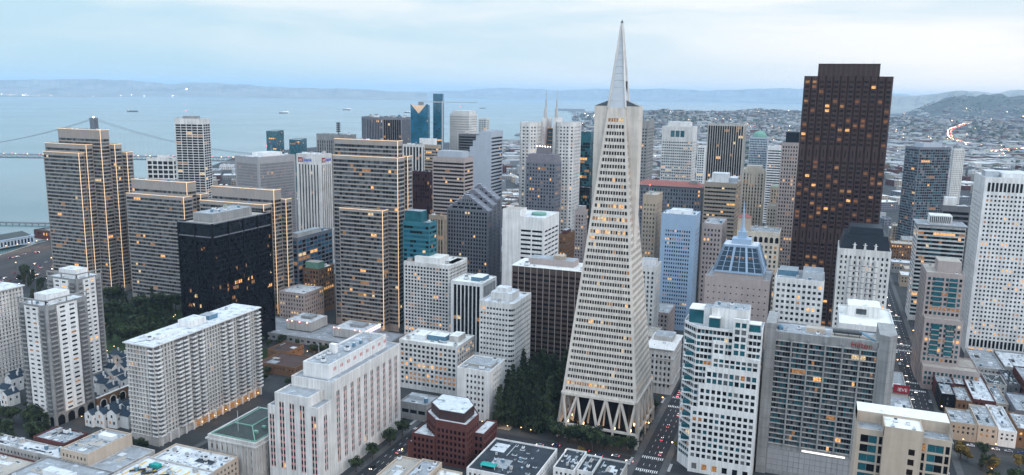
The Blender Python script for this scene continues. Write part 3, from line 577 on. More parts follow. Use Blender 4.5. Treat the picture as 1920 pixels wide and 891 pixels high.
x, y, h, wl, wr, th = BX['dome']; BX['dome'] = (x, y, h, wl, 34, th)
B = T('dome', 'glass_tower', 'pale glass tower with a rounded green dome on top', 'grey_panel', 'glass_teal', fl=3.9, bay=2.6, wf=.75, hf=.6, d=.2, top=2, lit=.06, units=0, fin=False, glass=('glass_teal', 'glass_mid', 'glass_blind'), gw=(.4, .4, .2))
k = MB(['copper_green'])
for i in range(6):
    a, b = i / 6 * 1.5, (i + 1) / 6 * 1.5; k.cyl((x - wl / 2, y + 17), 12 * math.cos(a), h - .9 + 11 * math.sin(a), h - .9 + 11 * math.sin(b), 18, 0, 12 * math.cos(b))
k.build('dome', B.root); B.finish()
BX['wg1440'] = (*BX['wg1440'][:4], 32, 0); BX['deco'] = (*BX['deco'][:3], 24, 26, 0); BX['stone1438'] = (*BX['stone1438'][:4], 24, 0); BX['small1445'] = (*BX['small1445'][:4], 22, 0); BX['pink'] = (*BX['pink'][:4], 30, 0); BX['bank'] = (*BX['bank'][:4], 34, 0); BX['w1454'] = (*BX['w1454'][:4], 34, 0)
T('wg1440', 'office_tower', 'white-grey banded tower far behind the ornate stone high-rise', 'white_paint', 'emb_mull', fl=4, bay=3, wf=.9, hf=.5, mode='ribbon', top=5, lit=.05, units=3, **dk)
x, y, h, wl, wr, th = BX['deco']
B = T('deco', 'stone_tower', 'slender cream stone high-rise with carved vertical piers and a stepped top', 'cream', 'tan', 'roof_tan', fl=3.9, bay=3.0, wf=.5, hf=.55, mode='strip', d=.5, top=3, lit=.10, pent=((.15, .85, .15, .8, 5),), units=2, fin=False)
for i in range(7): B.box(x - wl + i * (wl - 1.4) / 6, x - wl + i * (wl - 1.4) / 6 + 1.4, y - .5, y + 1.4, h - 16, h + 3.5 - abs(i - 3) * .5, 'pinnacle', 'cream')
B.finish()
T('stone1438', 'stone_building', 'lower cream stone wing beside the ornate high-rise', 'cream', 'tan', 'roof_tan', fl=4, bay=3, wf=.45, hf=.55, top=3, lit=.10, units=3)
T('small1445', 'stone_building', 'small old stone block with a green copper roof edge', 'tan', 'tan', 'copper_green', fl=4.2, bay=3, wf=.45, hf=.6, top=4, lit=.06, units=0)
B = T('pink', 'office_tower', 'pinkish stone tower beside the big brown tower, with a glazed upper part', 'pinkish', 'tan', 'roof_dark', fl=4, bay=2.7, wf=.52, hf=.55, top=3, lit=.08, pent=((.05, .8, .1, .9, 11, 'dark_mansard'),), units=0)
T('beige1319', 'stone_building', 'small square tan building with a dark strip of windows under its roof', 'pinkish', 'dark_conc', 'roof_grey', fl=4.6, bay=3.4, wf=.5, hf=.5, top=4, lit=.04, units=3)
x, y, h, wl, wr, th = BX['bank']
B = T('bank', 'bank_building', 'old cream stone bank with a row of arched windows and a small turret', 'cream', 'tan', 'roof_grey', fl=4.4, bay=4.2, wf=.5, hf=.6, top=12, lit=.08, units=5, fin=False)
for i in range(8):
    k = MB(['glass_dark']); xc = x - wl + 2.8 + i * 4.7; a = [(xc + 1.5 * math.cos(t), h - 6.2 + 1.5 * math.sin(t)) for t in [math.pi * j / 8 for j in range(9)]]
    pts = [(xc + 1.5, h - 10)] + a + [(xc - 1.5, h - 10)]; k.poly([(px, y - .06, pz) for px, pz in pts]); k.build('arched_window', B.root)
k = MB(['beige', 'red_tile']); k.box(x - wl, x - wl + 11, y, y + 11, h, h + 12); k.prism(rect(x - wl - .6, x - wl + 11.6, y - .6, y + 11.6), h + 12, h + 15, 1, None, rect(x - wl + 4, x - wl + 7, y + 4, y + 7)); k.build('turret', B.root); B.finish()
# masonry block with the blue glass mansard and spire
x, y, h, wl, wr, th = BX['spire']
B = Bld('office_building', 'granite block under a blue glass mansard with a tall pale spire', 'building', (x, y), 'pinkish', 'slate_grey', 'roof_grey', 100)
pl = rect(x - wl, x, y, y + 42); B.mass(pl, 0, h, dict(fl=5, bay=4, wf=.25, hf=.2, top=5, lit=.02)); ip = inset(pl, 5.5); tp = inset(pl, 11.5)
k = MB(['pinkish']); k.prism(ip, h - 1, h + 3); k.build('parapet_base', B.root)
fr_ = MB(['blue_panel']); lo, hi = h + 3, h + 22; occl(ip, h, hi)
for q in range(4):
    j = (q + 1) % 4; a, b, c, d = (*ip[q], lo), (*ip[j], lo), (*tp[j], hi), (*tp[q], hi); gp = MB([M('mansard_glass', (.012, .035, .06), .12, .3, .2, spec=.4).name]); gp.poly([a, b, c, d]); gp.build('mansard_glazing', B.root)
    va, vb, vc, vd = map(Vector, (a, b, c, d))
    for i in range(7):
        s = i / 6; fr_.bar(va.lerp(vb, s), vd.lerp(vc, s), 1.5 if i in (0, 2, 4, 6) else .45)
    for i in range(6):
        s = i / 5; fr_.bar(va.lerp(vd, s), vb.lerp(vc, s), 1.4 if i in (0, 5) else .3)
fr_.build('mansard_frame', B.root)
k = MB(['blue_panel', 'roof_white']); k.prism(tp, hi, hi + 1, 0, 1); cxm, cym = (tp[0][0] + tp[1][0]) / 2, (tp[0][1] + tp[2][1]) / 2
k.box(cxm - 7, cxm + 7, cym - 6, cym + 6, hi + 1, hi + 5); k.build('crown', B.root)
k = MB(['blue_panel']); k.box(cxm - 3, cxm + 3, cym - 3, cym + 3, hi + 5, hi + 10); k.cyl((cxm, cym), 2.3, hi + 10, hi + 13, 8, 0, 1.6); k.cyl((cxm, cym), 1.3, hi + 13, hi + 33, 8, 0, .25); k.build('spire', B.root)
k = MB(['lit_dim'])
for i in range(9): k.box(x - wl + 14 + i * 2.3, x - wl + 15.2 + i * 2.3, ip[0][1] + 3.2, ip[0][1] + 3.4, h + 12.6, h + 14.4)
k.build('lit_window', B.root); B.finish()
T('w1454', 'office_building', 'low white block with scattered small windows and a grey-blue cluttered roof', 'white_paint', 'dark_conc', 'roof_grey', fl=4.2, bay=3.6, wf=.55, hf=.5, top=3, lit=.14, pent=((.02, .45, .2, .9, 4, 'unit_metal'), (.55, .95, .4, .9, 3, 'unit_blue')), units=6)
# the big brown tower with serrated bays
x, y, h, wl, wr, th = BX['bofa']
B = Bld('office_tower', 'huge dark brown granite tower with a setback crown, taller than the skyline', 'building', (x, y), 'granite_brown', 'granite_brown', 'roof_dark', 100)
D_ = 44; x0, x1 = x - 1, x + wr; nb = 12; bw = (x1 - x0) / nb; pl = []
for i in range(nb): pl += [(x0 + i * bw, y), (x0 + (i + .18) * bw, y - 1.1), (x0 + (i + .82) * bw, y - 1.1)]
pl += [(x1, y), (x1, y + D_), (x0, y + D_)]
bst = dict(fl=4.05, bay=bw * .64, wf=.93, hf=.55, d=.35, mx=.1, top=3, lit=.23, rowlit=.22, litm=('lit_dim', 'lit_ember', 'lit_ember', 'lit_ember', 'lit_dim', 'lit_ember', 'lit_warm'), glass=('glass_black', 'glass_brown'), gw=(.6, .4))
W_ = {i: (bst if i % 3 == 1 else dict(mode='blank')) for i in range(len(pl))}
W_[len(pl) - 1] = dict(bst, bay=4); W_[len(pl) - 3] = dict(bst, bay=4)
mech = (96, 106)
for a, b in ((0, 88), (98, 163), (173, h)): B.mass(pl, a, b, dict(bst, bot=1.5 if a else 6, top=3 if b == h else 1), roof=b == h, wallst={k: dict(v, top=3 if b == h else 1, bot=1.5 if a else 6) for k, v in W_.items()})
for a, b in ((88, 98), (163, 173)): B.mass(pl, a, b, dict(mode='strip', fl=10, bay=3, wf=.4, hf=.8, top=1, bot=1, d=.5, lit=0, glass=('glass_black',), gw=(1,)), roof=False)
cp = [(x0 + 11, y + 4), (x1 - 11, y + 4), (x1 - 11, y + 38), (x0 + 11, y + 38)]
B.mass(cp, h - 1, h + 11, dict(mode='strip', fl=11, bay=4, wf=.45, hf=.9, top=.8, bot=.8, d=.5, lit=0, glass=('bronze',), gw=(1,)))
for i in range(6): mast(B, x0 + 14 + i * 8.5, y + 6 + (i % 2) * 5, h + 10, 2 + (i % 3) * 1.3, .12)
B.finish()
x, y, h, wl, wr, th = BX['statue']; BX['statue'] = (x, y, h, 34, wr, -90)
B = T('statue', 'hotel_building', 'white stone tower with curved bays and a dark mansard topped by pale figures', 'white_stone', 'slate_grey', 'roof_dark', fl=3.9, bay=3.1, wf=.42, hf=.55, top=4, lit=.03, units=0, fin=False)
pm = rect(x, x + wr, y, y + 34); k = MB(['dark_mansard']); k.prism(inset(pm, .6), h - .9, h + 10, 0, None, inset(pm, 3)); k.prism(inset(pm, 5.5), h + 10, h + 15, 0, None, inset(pm, 6.5)); k.build('mansard_roof', B.root)
for i in range(7): B.units(inset(pm, 6), h + 10, 1, .6)
for i in range(3):
    k = MB(['white_stone']); q = x + wr * (.3 + i * .2); k.box(q - .8, q + .8, y + .2, y + 1.6, h - .2, h + 1.2); k.cyl((q, y + .9), .75, h + 1.2, h + 3.6, 8, 0, .5); k.cyl((q, y + .9), .42, h + 3.6, h + 4.5, 8); k.bar((q - 1.4, y + .9, h + 3.2), (q + 1.4, y + .9, h + 3.0), .4); k.build('statue', B.root)
for i in range(5):
    q = x + wr * (.26 + i * .12); k = MB(['white_stone', 'glass_sky']); k.cyl((q, y), 1.2, 12, h - 7, 10)
    for z in range(16, int(h) - 9, 4): k.cyl((q, y), 1.23, z, z + .45, 10, 1)
    k.build('curved_bay', B.root)
B.finish()
x, y, h, wl, wr, th = BX['whitebh']
B = Bld('office_building', 'white building with a wide pale roof directly behind the hotel with the red sign', 'building', (x, y), 'white_paint', 'white_paint', 'roof_pale', 100)
x1 = x + wr + 2; B.mass([(x + 2, y + 2), (x1 - 4, y + 2), (x1, y + 8), (x1, y + 50), (x + 2, y + 50)], 0, h, dict(fl=4.2, bay=4.2, wf=.42, hf=.5, top=8, lit=.03))
B.box(x + 7, x + 26, y + 26, y + 44, h - 1, h + 6, 'penthouse', 'white_paint', 'roof_pale'); k = MB(['glass_mid']); k.box(x + 12, x + 18, y + 25.7, y + 26.1, h + .6, h + 4); k.build('louvre', B.root); B.finish()
# ------------------------------------------------------------------ lit slab towers
est_ = dict(mode='ribbon', fl=3.75, bay=3.0, wf=.92, hf=.64, d=.4, mx=.6, top=8, lit=.035, rowlit=.10, bot=6, glass=('glass_dark', 'glass_mid', 'glass_sky'), gw=(.3, .4, .3))
def slab(key, label, parts, backs=(), flat=10):
    x, y, h, wl, wr, th = BX[key]; B = Bld('slab_tower', label, 'building', (x, y), 'emb_conc', 'emb_mull', 'roof_grey', 100, 'light strung slab towers')
    for k, dx0, dx1, dy0, dy1, hh, tp in parts:
        pl = rect(dx0, dx1, dy0, dy1); B.mass(pl, 0, hh, dict(est_, top=tp))
        led(B, (dx0, dy0 - .1, hh), (dx1 + .1, dy0 - .1, hh)); led(B, (dx1 + .1, dy0 - .1, hh), (dx1 + .1, dy0 - .1, 4))
        led(B, (dx1 + .1, dy0, hh), (dx1 + .1, dy1, hh))
    B.units(rect(parts[0][1], parts[0][2], parts[0][3], parts[0][4]), parts[0][5] - .9, 3, .8); B.finish(); return B
def P3(key): x, y, h, wl, wr, th = BX[key]; return x, y, h, wl, wr
x, y, h, wl, wr = P3('emb4_t'); xm, ym, hm, wm, _, = P3('emb4_m'); xf, yf, hf_, wf_, _ = P3('emb4_f')
ym = y - 8; yf = y - 15
slab('emb4_t', 'tall light strung slab tower with its foot by the waterfront, set apart from its sisters', [('t', x - wl, x, y, y + 11, h, 9), ('m', xm - wm, xm + 4, ym, y - .05, hm, 4), ('f', xf - wf_, xf + 3, yf, ym - .05, hf_, 3),
     ('b', x - wl - 3, x + 6.5, y + 11.05, y + 20, hm, 4), ('c', x - wl - 6, x + 13, y + 20.05, y + 28, hf_, 3)])
x, y, h, wl, wr = P3('emb3_t'); xf, yf, hf_, wf_, _ = P3('emb3_f')
slab('emb3_t', 'lower light strung slab tower with one step, left of the black braced tower', [('t', x - wl, x, y, y + 13, h, 9), ('f', xf - wf_, xf + 3, yf, y - .05, hf_, 3), ('b', x - wl - 4, x + 5, y + 13.05, y + 24, hf_, 3)])
x, y, h, wl, wr = P3('emb2_t'); xf, yf, hf_, wf_, _ = P3('emb2_f')
slab('emb2_t', 'lower light strung slab tower mostly hidden behind the black braced tower', [('t', x - wl, x, y, y + 11, h, 9), ('f', xf - wf_, xf + 3, yf, y - .05, hf_, 3), ('b', x - wl - 4, x + 5, y + 11.05, y + 20, hf_ + 3, 3)])
x, y, h, wl, wr = P3('emb1_t'); xf, yf, hf_, wf_, _ = P3('emb1_f'); xo, yo, ho, wo, _ = P3('emb1_l')
slab('emb1_t', 'tallest light strung slab tower in mid picture with a short slab stepped out in front', [('t', x - wl, x, y, y + 9, h, 4), ('f', xf - wf_, xf + 2, yf, y - .05, hf_, 3), ('l', xo - wo, xo, yo, yf - .05, ho, 2), ('b', x - wl - 3, x + 5, y + 9.05, y + 18, hf_, 3)])

# ------------------------------------------------------------------ black braced tower
x, y, h, wl, wr, th = BX['alcoa']; B = Bld('braced_tower', 'black office tower crossed by diagonal steel braces under a grey rooftop box', 'building', (x, y), 'black_steel', 'black_steel', 'roof_tan', 100)
pl = rect(x - wl, x, y, y + wr); zt = h - 11
B.mass(pl, 0, h, dict(mode='punch', fl=4.0, bay=2.3, wf=.82, hf=.7, d=.2, mx=.5, top=11, bot=14, lit=.06, rowlit=.2, glass=('glass_black', 'glass_dark'), gw=(.8, .2)), par=1.2)
for face, (a, u, W) in {'n': ((x - wl, y), (1, 0), wl), 'w': ((x, y), (0, 1), wr)}.items():
    n = (u[1], -u[0]); nbx = 2 if face == 'n' else 4; cw = W / nbx; nz = 4; ch = (zt - 14) / nz
    def PT(s, z, o=.7): return (a[0] + u[0] * s + n[0] * o, a[1] + u[1] * s + n[1] * o, z)
    for i in range(nbx):
        for j in range(nz):
            k = MB(['black_steel']); z0 = 14 + j * ch; k.bar(PT(i * cw, z0), PT((i + 1) * cw, z0 + ch), 1.0, .6); k.bar(PT(i * cw, z0 + ch, .72), PT((i + 1) * cw, z0, .72), 1.0, .6); k.build('cross_brace', B.root)
    for i in range(nbx + 1):
        k = MB(['black_steel']); k.bar(PT(i * cw, 0, .5), PT(i * cw, h, .5), 1.3, .8); k.build('column', B.root)
    k = MB(['slate_grey'])
    k.bar(PT(0, zt, .5), PT(W, zt, .5), .8); k.bar(PT(0, h - .3, .5), PT(W, h - .3, .5), .9); k.build('edge_beam', B.root)
    for i in range(nbx * 2):
        k = MB(['glass_dark']); s0 = (i + .08) * cw / 2; s1 = (i + .92) * cw / 2; k.poly([PT(s0, zt + 1.2, .12), PT(s1, zt + 1.2, .12), PT(s1, h - 1.6, .12), PT(s0, h - 1.6, .12)]); k.build('top_panel', B.root)
B.box(x - wl + 6, x - 8, y + 10, y + wr - 14, h - 1.2, h + 6, 'penthouse', 'grey_conc', 'roof_grey'); B.units(rect(x - wl + 6, x - 8, y + 12, y + wr - 16), h + 6, 5, .8); B.finish()

# ------------------------------------------------------------------ slanted white pyramid
PX, PY, PH = -91.6 - 27, 461.9 + 27, 262.0
def hw(z): return 27.0 * (1 - z / PH)
py_ = thing('pyramid_tower', 'very tall slender white pyramid tower standing on slanted trusses', 'building', (PX, PY, 0))
SIDES = [((1, 0), (0, -1)), ((0, 1), (1, 0)), ((-1, 0), (0, 1)), ((0, -1), (-1, 0))]
def PP(u, n, s, z, o): r = hw(z) + o; return (PX + u[0] * s + n[0] * r, PY + u[1] * s + n[1] * r, z)
z0f, nfl = 30.0, 43; fh_ = (203.0 - z0f) / nfl
k = MB(['quartz', 'quartz'])
k.prism(rect(PX - hw(z0f) + .9, PX + hw(z0f) - .9, PY - hw(z0f) + .9, PY + hw(z0f) - .9), z0f, 206, 0, None, rect(PX - hw(206) + .9, PX + hw(206) - .9, PY - hw(206) + .9, PY + hw(206) - .9)); occl(rect(PX - hw(z0f), PX + hw(z0f), PY - hw(z0f), PY + hw(z0f)), z0f - 1, z0f)
PWIN = []
for si, (u, n) in enumerate(SIDES):
    seen = si < 2
    for f in range(nfl):
        z = z0f + f * fh_; za, zw0, zw1, zt = z, z + 1.5, z + 3.7, z + fh_
        W0 = hw(za)
        # sloped spandrel with ledge above and soffit below
        A = [PP(u, n, -hw(za), za, 0), PP(u, n, hw(za), za, 0), PP(u, n, hw(zw0), zw0, 0), PP(u, n, -hw(zw0), zw0, 0)]; k.poly(A)
        k.poly([PP(u, n, -hw(zw0), zw0, 0), PP(u, n, hw(zw0), zw0, 0), PP(u, n, hw(zw0) - .7, zw0, -.7), PP(u, n, -hw(zw0) + .7, zw0, -.7)])
        k.poly([PP(u, n, -hw(zw1), zw1, 0), PP(u, n, hw(zw1), zw1, 0), PP(u, n, hw(zw1) - .7, zw1, -.7), PP(u, n, -hw(zw1) + .7, zw1, -.7)])
        k.poly([PP(u, n, -hw(zw1), zw1, 0), PP(u, n, hw(zw1), zw1, 0), PP(u, n, hw(zt), zt, 0), PP(u, n, -hw(zt), zt, 0)])
        ed = max(1.4, hw(z) * .075)
        for s in (-1, 1):
            k.poly([PP(u, n, s * hw(zw0), zw0, 0), PP(u, n, s * (hw(zw0) - ed), zw0, 0), PP(u, n, s * (hw(zw1) - ed), zw1, 0), PP(u, n, s * hw(zw1), zw1, 0)])
            k.poly([PP(u, n, s * (hw(zw0) - ed), zw0, 0), PP(u, n, s * (hw(zw1) - ed), zw1, 0), PP(u, n, s * (hw(zw1) - ed), zw1, -.9), PP(u, n, s * (hw(zw0) - ed), zw0, -.9)])
        nw = max(5, round(2 * (hw(zw1) - ed) / 1.62)); bw = 2 * (hw(zw1) - ed) / nw; b0 = -(hw(zw1) - ed)
        if not seen: continue
        for c in range(nw):
            s = b0 + c * bw; PWIN.append((u, n, s + bw / 2, zw0, zw1, bw * .74, f))
            if c:
                q = [PP(u, n, s - bw * .13, zw0, -.05), PP(u, n, s + bw * .13, zw0, -.05), PP(u, n, s + bw * .13, zw1, -.05), PP(u, n, s - bw * .13, zw1, -.05)]; k.poly(q)
                for e in (-1, 1): k.poly([PP(u, n, s + e * bw * .13, zw0, -.05), PP(u, n, s + e * bw * .13, zw0, -.7), PP(u, n, s + e * bw * .13, zw1, -.7), PP(u, n, s + e * bw * .13, zw1, -.05)])
k.build('wall', py_)
pr = random.Random(3); rest = MB(['glass_dark', 'glass_mid', 'lit_warm', 'lit_dim', 'lit_pale', 'glass_brown']); cnt = 0
hot = {1: .95, 42: .9, 27: .75, 25: .8, 29: .5, 11: .25, 17: .3, 14: .2}
order = sorted(range(len(PWIN)), key=lambda i: (-PWIN[i][1][1] * 0 + (0 if PWIN[i][1] == (0, -1) else 1), abs(PWIN[i][6] - 8)))
for r_i, i in enumerate(order):
    u, n, s, zw0, zw1, ww, f = PWIN[i]; o = -.62
    lit = hot.get(f, .025); lit = lit if f != 1 or s < 5 else .1
    mi = pr.choice((2, 3, 3, 4)) if pr.random() < lit else pr.choice((0, 0, 0, 0, 5, 1))
    q = [PP(u, n, s - ww / 2, zw0 + .02, o), PP(u, n, s + ww / 2, zw0 + .02, o), PP(u, n, s + ww / 2, zw1 - .02, o), PP(u, n, s - ww / 2, zw1 - .02, o)]
    if cnt < 100: kk = MB([rest.mats[mi].name]); kk.poly(q); kk.build('window', py_); cnt += 1
    else: rest.poly(q, mi)
rest.build('window', py_, kind='stuff')
k = MB(['quartz', 'glass_blue']); a = hw(203) ; k.prism(rect(PX - a, PX + a, PY - a, PY + a), 203, 209, 0, None, rect(PX - hw(209), PX + hw(209), PY - hw(209), PY + hw(209))); k.build('top_storey', py_)
sp_ = MB([M('spire_metal', (.50, .54, .58), .5, .05, .3).name, 'white_stone']); b = hw(209) - .15
zs = [209 + i * 4.1 for i in range(13)]
for a0, a1 in zip(zs, zs[1:]): sp_.prism(rect(PX - hw(a0) + .15, PX + hw(a0) - .15, PY - hw(a0) + .15, PY + hw(a0) - .15), a0, a1 - .12, 0, None, rect(PX - hw(a1) + .15, PX + hw(a1) - .15, PY - hw(a1) + .15, PY + hw(a1) - .15))
for s in ((1, 1), (1, -1), (-1, 1), (-1, -1)): sp_.bar((PX + s[0] * hw(209), PY + s[1] * hw(209), 209), (PX + s[0] * hw(258), PY + s[1] * hw(258), 258), .9, mi=1)
sp_.build('spire', py_)
k = MB(['glass_mid', 'white_stone']); k.box(PX - .7, PX + .7, PY - .7, PY + .7, 258, 259.6, 1); k.prism(rect(PX - .8, PX + .8, PY - .8, PY + .8), 259.6, 261.4, 0, None, rect(PX - .05, PX + .05, PY - .05, PY + .05)); k.build('cap', py_)
for s in (1, -1):   # the shaft wings on the west and east sides
    k = MB(['quartz', 'glass_mid']); xi, xo = PX + s * 2, PX + s * 14.0
    k.box(min(xi, xo), max(xi, xo), PY - 5.0, PY + 5.0, 108, 210); k.prism(rect(min(PX + s * 5, xo), max(PX + s * 5, xo), PY - 5, PY + 5), 210.05, 213.5, 1, None, rect(PX + s * 5 - .2, PX + s * 5 + .2, PY - 4, PY + 4))
    for z in range(114, 210, 8): k.box(min(xo, xo + s * .12), max(xo, xo + s * .12), PY - 5.1, PY + 5.1, z, z + .3)
    for z in range(114, 210, 8): k.box(min(xi, xo), max(xi, xo), PY - 5.1, PY - 5.0, z, z + .25)
    k.build('shaft_wing', py_)
k = MB(['glass_black']); k.box(PX + hw(222) - .3, PX + hw(222) + .25, PY - 2.2, PY - .8, 217, 225); k.box(PX + hw(222) - .3, PX + hw(222) + .25, PY + .8, PY + 2.2, 217, 225); k.build('slot_window', py_)
k = MB(['black_steel', 'quartz', 'glass_black']); c = hw(22) - 7; k.box(PX - c, PX + c, PY - c, PY + c, 9, z0f - .4, 0); c = hw(9) - 9; k.box(PX - c, PX + c, PY - c, PY + c, 0, 8.4, 2); k.build('lobby_core', py_); occl(rect(PX - c, PX + c, PY - c, PY + c), 0, 30)
for u, n in SIDES:
    tn = [-1, -.6, -.2, .2, .6, 1]; bn = [-1, -.8, -.4, 0, .4, .8, 1]; zt, zb = z0f - .8, 9.5
    def TN(i, o=-.5): return Vector(PP(u, n, tn[i] * (hw(zt) + o), zt, o))
    def BN(i, o=-.5): return Vector(PP(u, n, bn[i] * (hw(zb) + o), zb, o))
    for i in range(6):
        k = MB(['quartz']); k.bar(TN(i), BN(i), 1.25); k.bar(TN(i), BN(i + 1), 1.25)
        if 0 < i < 5:
            m = (BN(i) + BN(i + 1)) / 2 - Vector((*n, 0)) * 6.5; k.bar(TN(i), m - (BN(i + 1) - BN(i)) * .25, .9); k.bar(TN(i), m + (BN(i + 1) - BN(i)) * .25, .9)
        k.build('truss_leg', py_)
    k = MB(['quartz']); k.bar(BN(0), BN(6), 1.3); k.bar(TN(0, -.4), TN(5, -.4), 2.2, 1.6); k.build('ring_beam', py_)
    for i in range(0, 6):
        k = MB(['quartz']); q = BN(i); k.bar((q.x, q.y, 0), (q.x, q.y, zb), 1.2 if i else 1.6); k.build('column', py_)
    k = MB(['bulb'])
    for i in range(1, 6): q = BN(i) - Vector((*n, 0)) * 5; k.cyl((q.x, q.y), .4, 8.8, 10.4, 8)
    k.build('lobby_lamp', py_)
# ------------------------------------------------------------------ long white balcony slab and white panel towers
BALC = {}
def balc_mesh(w, d, m):
    key = (round(w, 2), d, m)
    if key not in BALC:
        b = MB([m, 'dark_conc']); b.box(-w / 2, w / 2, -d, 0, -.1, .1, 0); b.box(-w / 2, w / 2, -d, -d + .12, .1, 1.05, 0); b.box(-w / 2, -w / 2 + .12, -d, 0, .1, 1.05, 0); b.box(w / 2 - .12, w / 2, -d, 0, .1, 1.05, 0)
        b.poly([(-w / 2 + .1, .02 * 0 - .02, .12), (w / 2 - .1, -.02, .12), (w / 2 - .1, -.02, 2.6), (-w / 2 + .1, -.02, 2.6)], 1)  # dark sheet behind each balcony, painting in the shade of the recess
        o = b.build('balcony'); BALC[key] = o.data; bpy.data.objects.remove(o)
    return BALC[key]
def balconies(B, a, u, cols, z0, fl, nf, w, d, m, cap=100):
    me = balc_mesh(w, d, m); n = (u[1], -u[0]); ang = math.atan2(u[1], u[0]); l = LOC[B.root.name]; extra = []
    jobs = [(s, f) for f in range(nf - 1, -1, -1) for s in cols]
    for i, (s, f) in enumerate(jobs):
        p = (a[0] + u[0] * s + n[0] * .02, a[1] + u[1] * s + n[1] * .02, z0 + f * fl)
        if B.nbal < cap:
            o = bpy.data.objects.new('balcony', me); COL.objects.link(o); o.parent = B.root; o.location = (p[0] - l[0], p[1] - l[1], p[2]); o.rotation_euler.z = ang; B.nbal += 1
        else: B.bal.append((p, ang, me))
def rest_balc(B):
    if not B.bal: return
    k = MB([B.bal[0][2].materials[0].name, 'dark_conc'])
    for p, ang, me in B.bal:
        c, s = math.cos(ang), math.sin(ang); i = len(k.v)
        k.v.extend([(p[0] + c * v.co.x - s * v.co.y, p[1] + s * v.co.x + c * v.co.y, p[2] + v.co.z) for v in me.vertices])
        for f in me.polygons: k.f.append(tuple(i + q for q in f.vertices)); k.mi.append(f.material_index)
    k.build('balcony', B.root, kind='stuff')
x, y, h, wl, wr, th = BX['gg_slab']
B = Bld('apartment_slab', 'long white apartment slab with stacked balconies along its whole side', 'building', (x, y), 'pale_conc', 'pale_conc', 'roof_white', 100); B.nbal = 0; B.bal = []
nf = 21; z0 = 6.0; fl = (h - z0 - .6) / nf
gst = dict(mode='strip', fl=fl, wf=.36, hf=.66, d=.35, top=.6, bot=6, lit=.03, glass=('glass_dark', 'glass_mid', 'glass_blind'), gw=(.4, .3, .3))
B.mass(rect(x - wl, x, y, y + wr), 0, h, dict(gst, bay=2.6), roof=False, wallst={1: dict(gst, bay=2.55)})
ov = MB(['white_paint', 'roof_white']); ov.prism(rect(x - wl - 1.2, x + 1.6, y - 1.2, y + wr + 1.2), h, h + .7, 0, 1); ov.prism(rect(x - wl + .6, x - .6, y + .6, y + wr - .6), h + .7, h + 1.0, 1); ov.build('roof', B.root)
k = MB(['white_stone'])
for f in range(nf + 1): k.box(x - wl - .15, x + .35, y - .35, y + wr, z0 + f * fl - .16, z0 + f * fl + .16)
k.build('floor_band', B.root)
cols = [wr * q for q in (.03, .205, .26, .335, .40, .615, .68, .79, .85, .975)]
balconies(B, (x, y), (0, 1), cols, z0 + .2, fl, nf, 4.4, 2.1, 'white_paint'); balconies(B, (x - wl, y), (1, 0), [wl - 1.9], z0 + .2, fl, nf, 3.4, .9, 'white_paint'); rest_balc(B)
for i in range(15):
    k = MB(['white_stone']); q = y + 2 + i * (wr - 4) / 14; k.box(x - .2, x + 1.2, q - .6, q + .6, 0, 6); k.build('column', B.root)
k = MB(['lit_dim']); k.poly([(x + .06, y + 32, .6), (x + .06, y + wr - 1, .6), (x + .06, y + wr - 1, 4.2), (x + .06, y + 32, 4.2)]); k.build('lit_lobby', B.root)
B.box(x - wl + 5, x - 6, y + 38, y + 52, h + 1, h + 5, 'penthouse', 'white_paint', 'roof_white'); B.box(x - wl + 6, x - 7, y + 56, y + 64, h + 1, h + 4, 'penthouse', 'unit_blue', 'roof_grey'); B.box(x - wl + 4, x - 5, y + 10, y + 26, h + 1, h + 2.4, 'roof_deck', 'white_paint', 'roof_white'); B.units(rect(x - wl + 2, x - 2, y + 4, y + wr - 4), h + 1, 6, .7); B.finish()
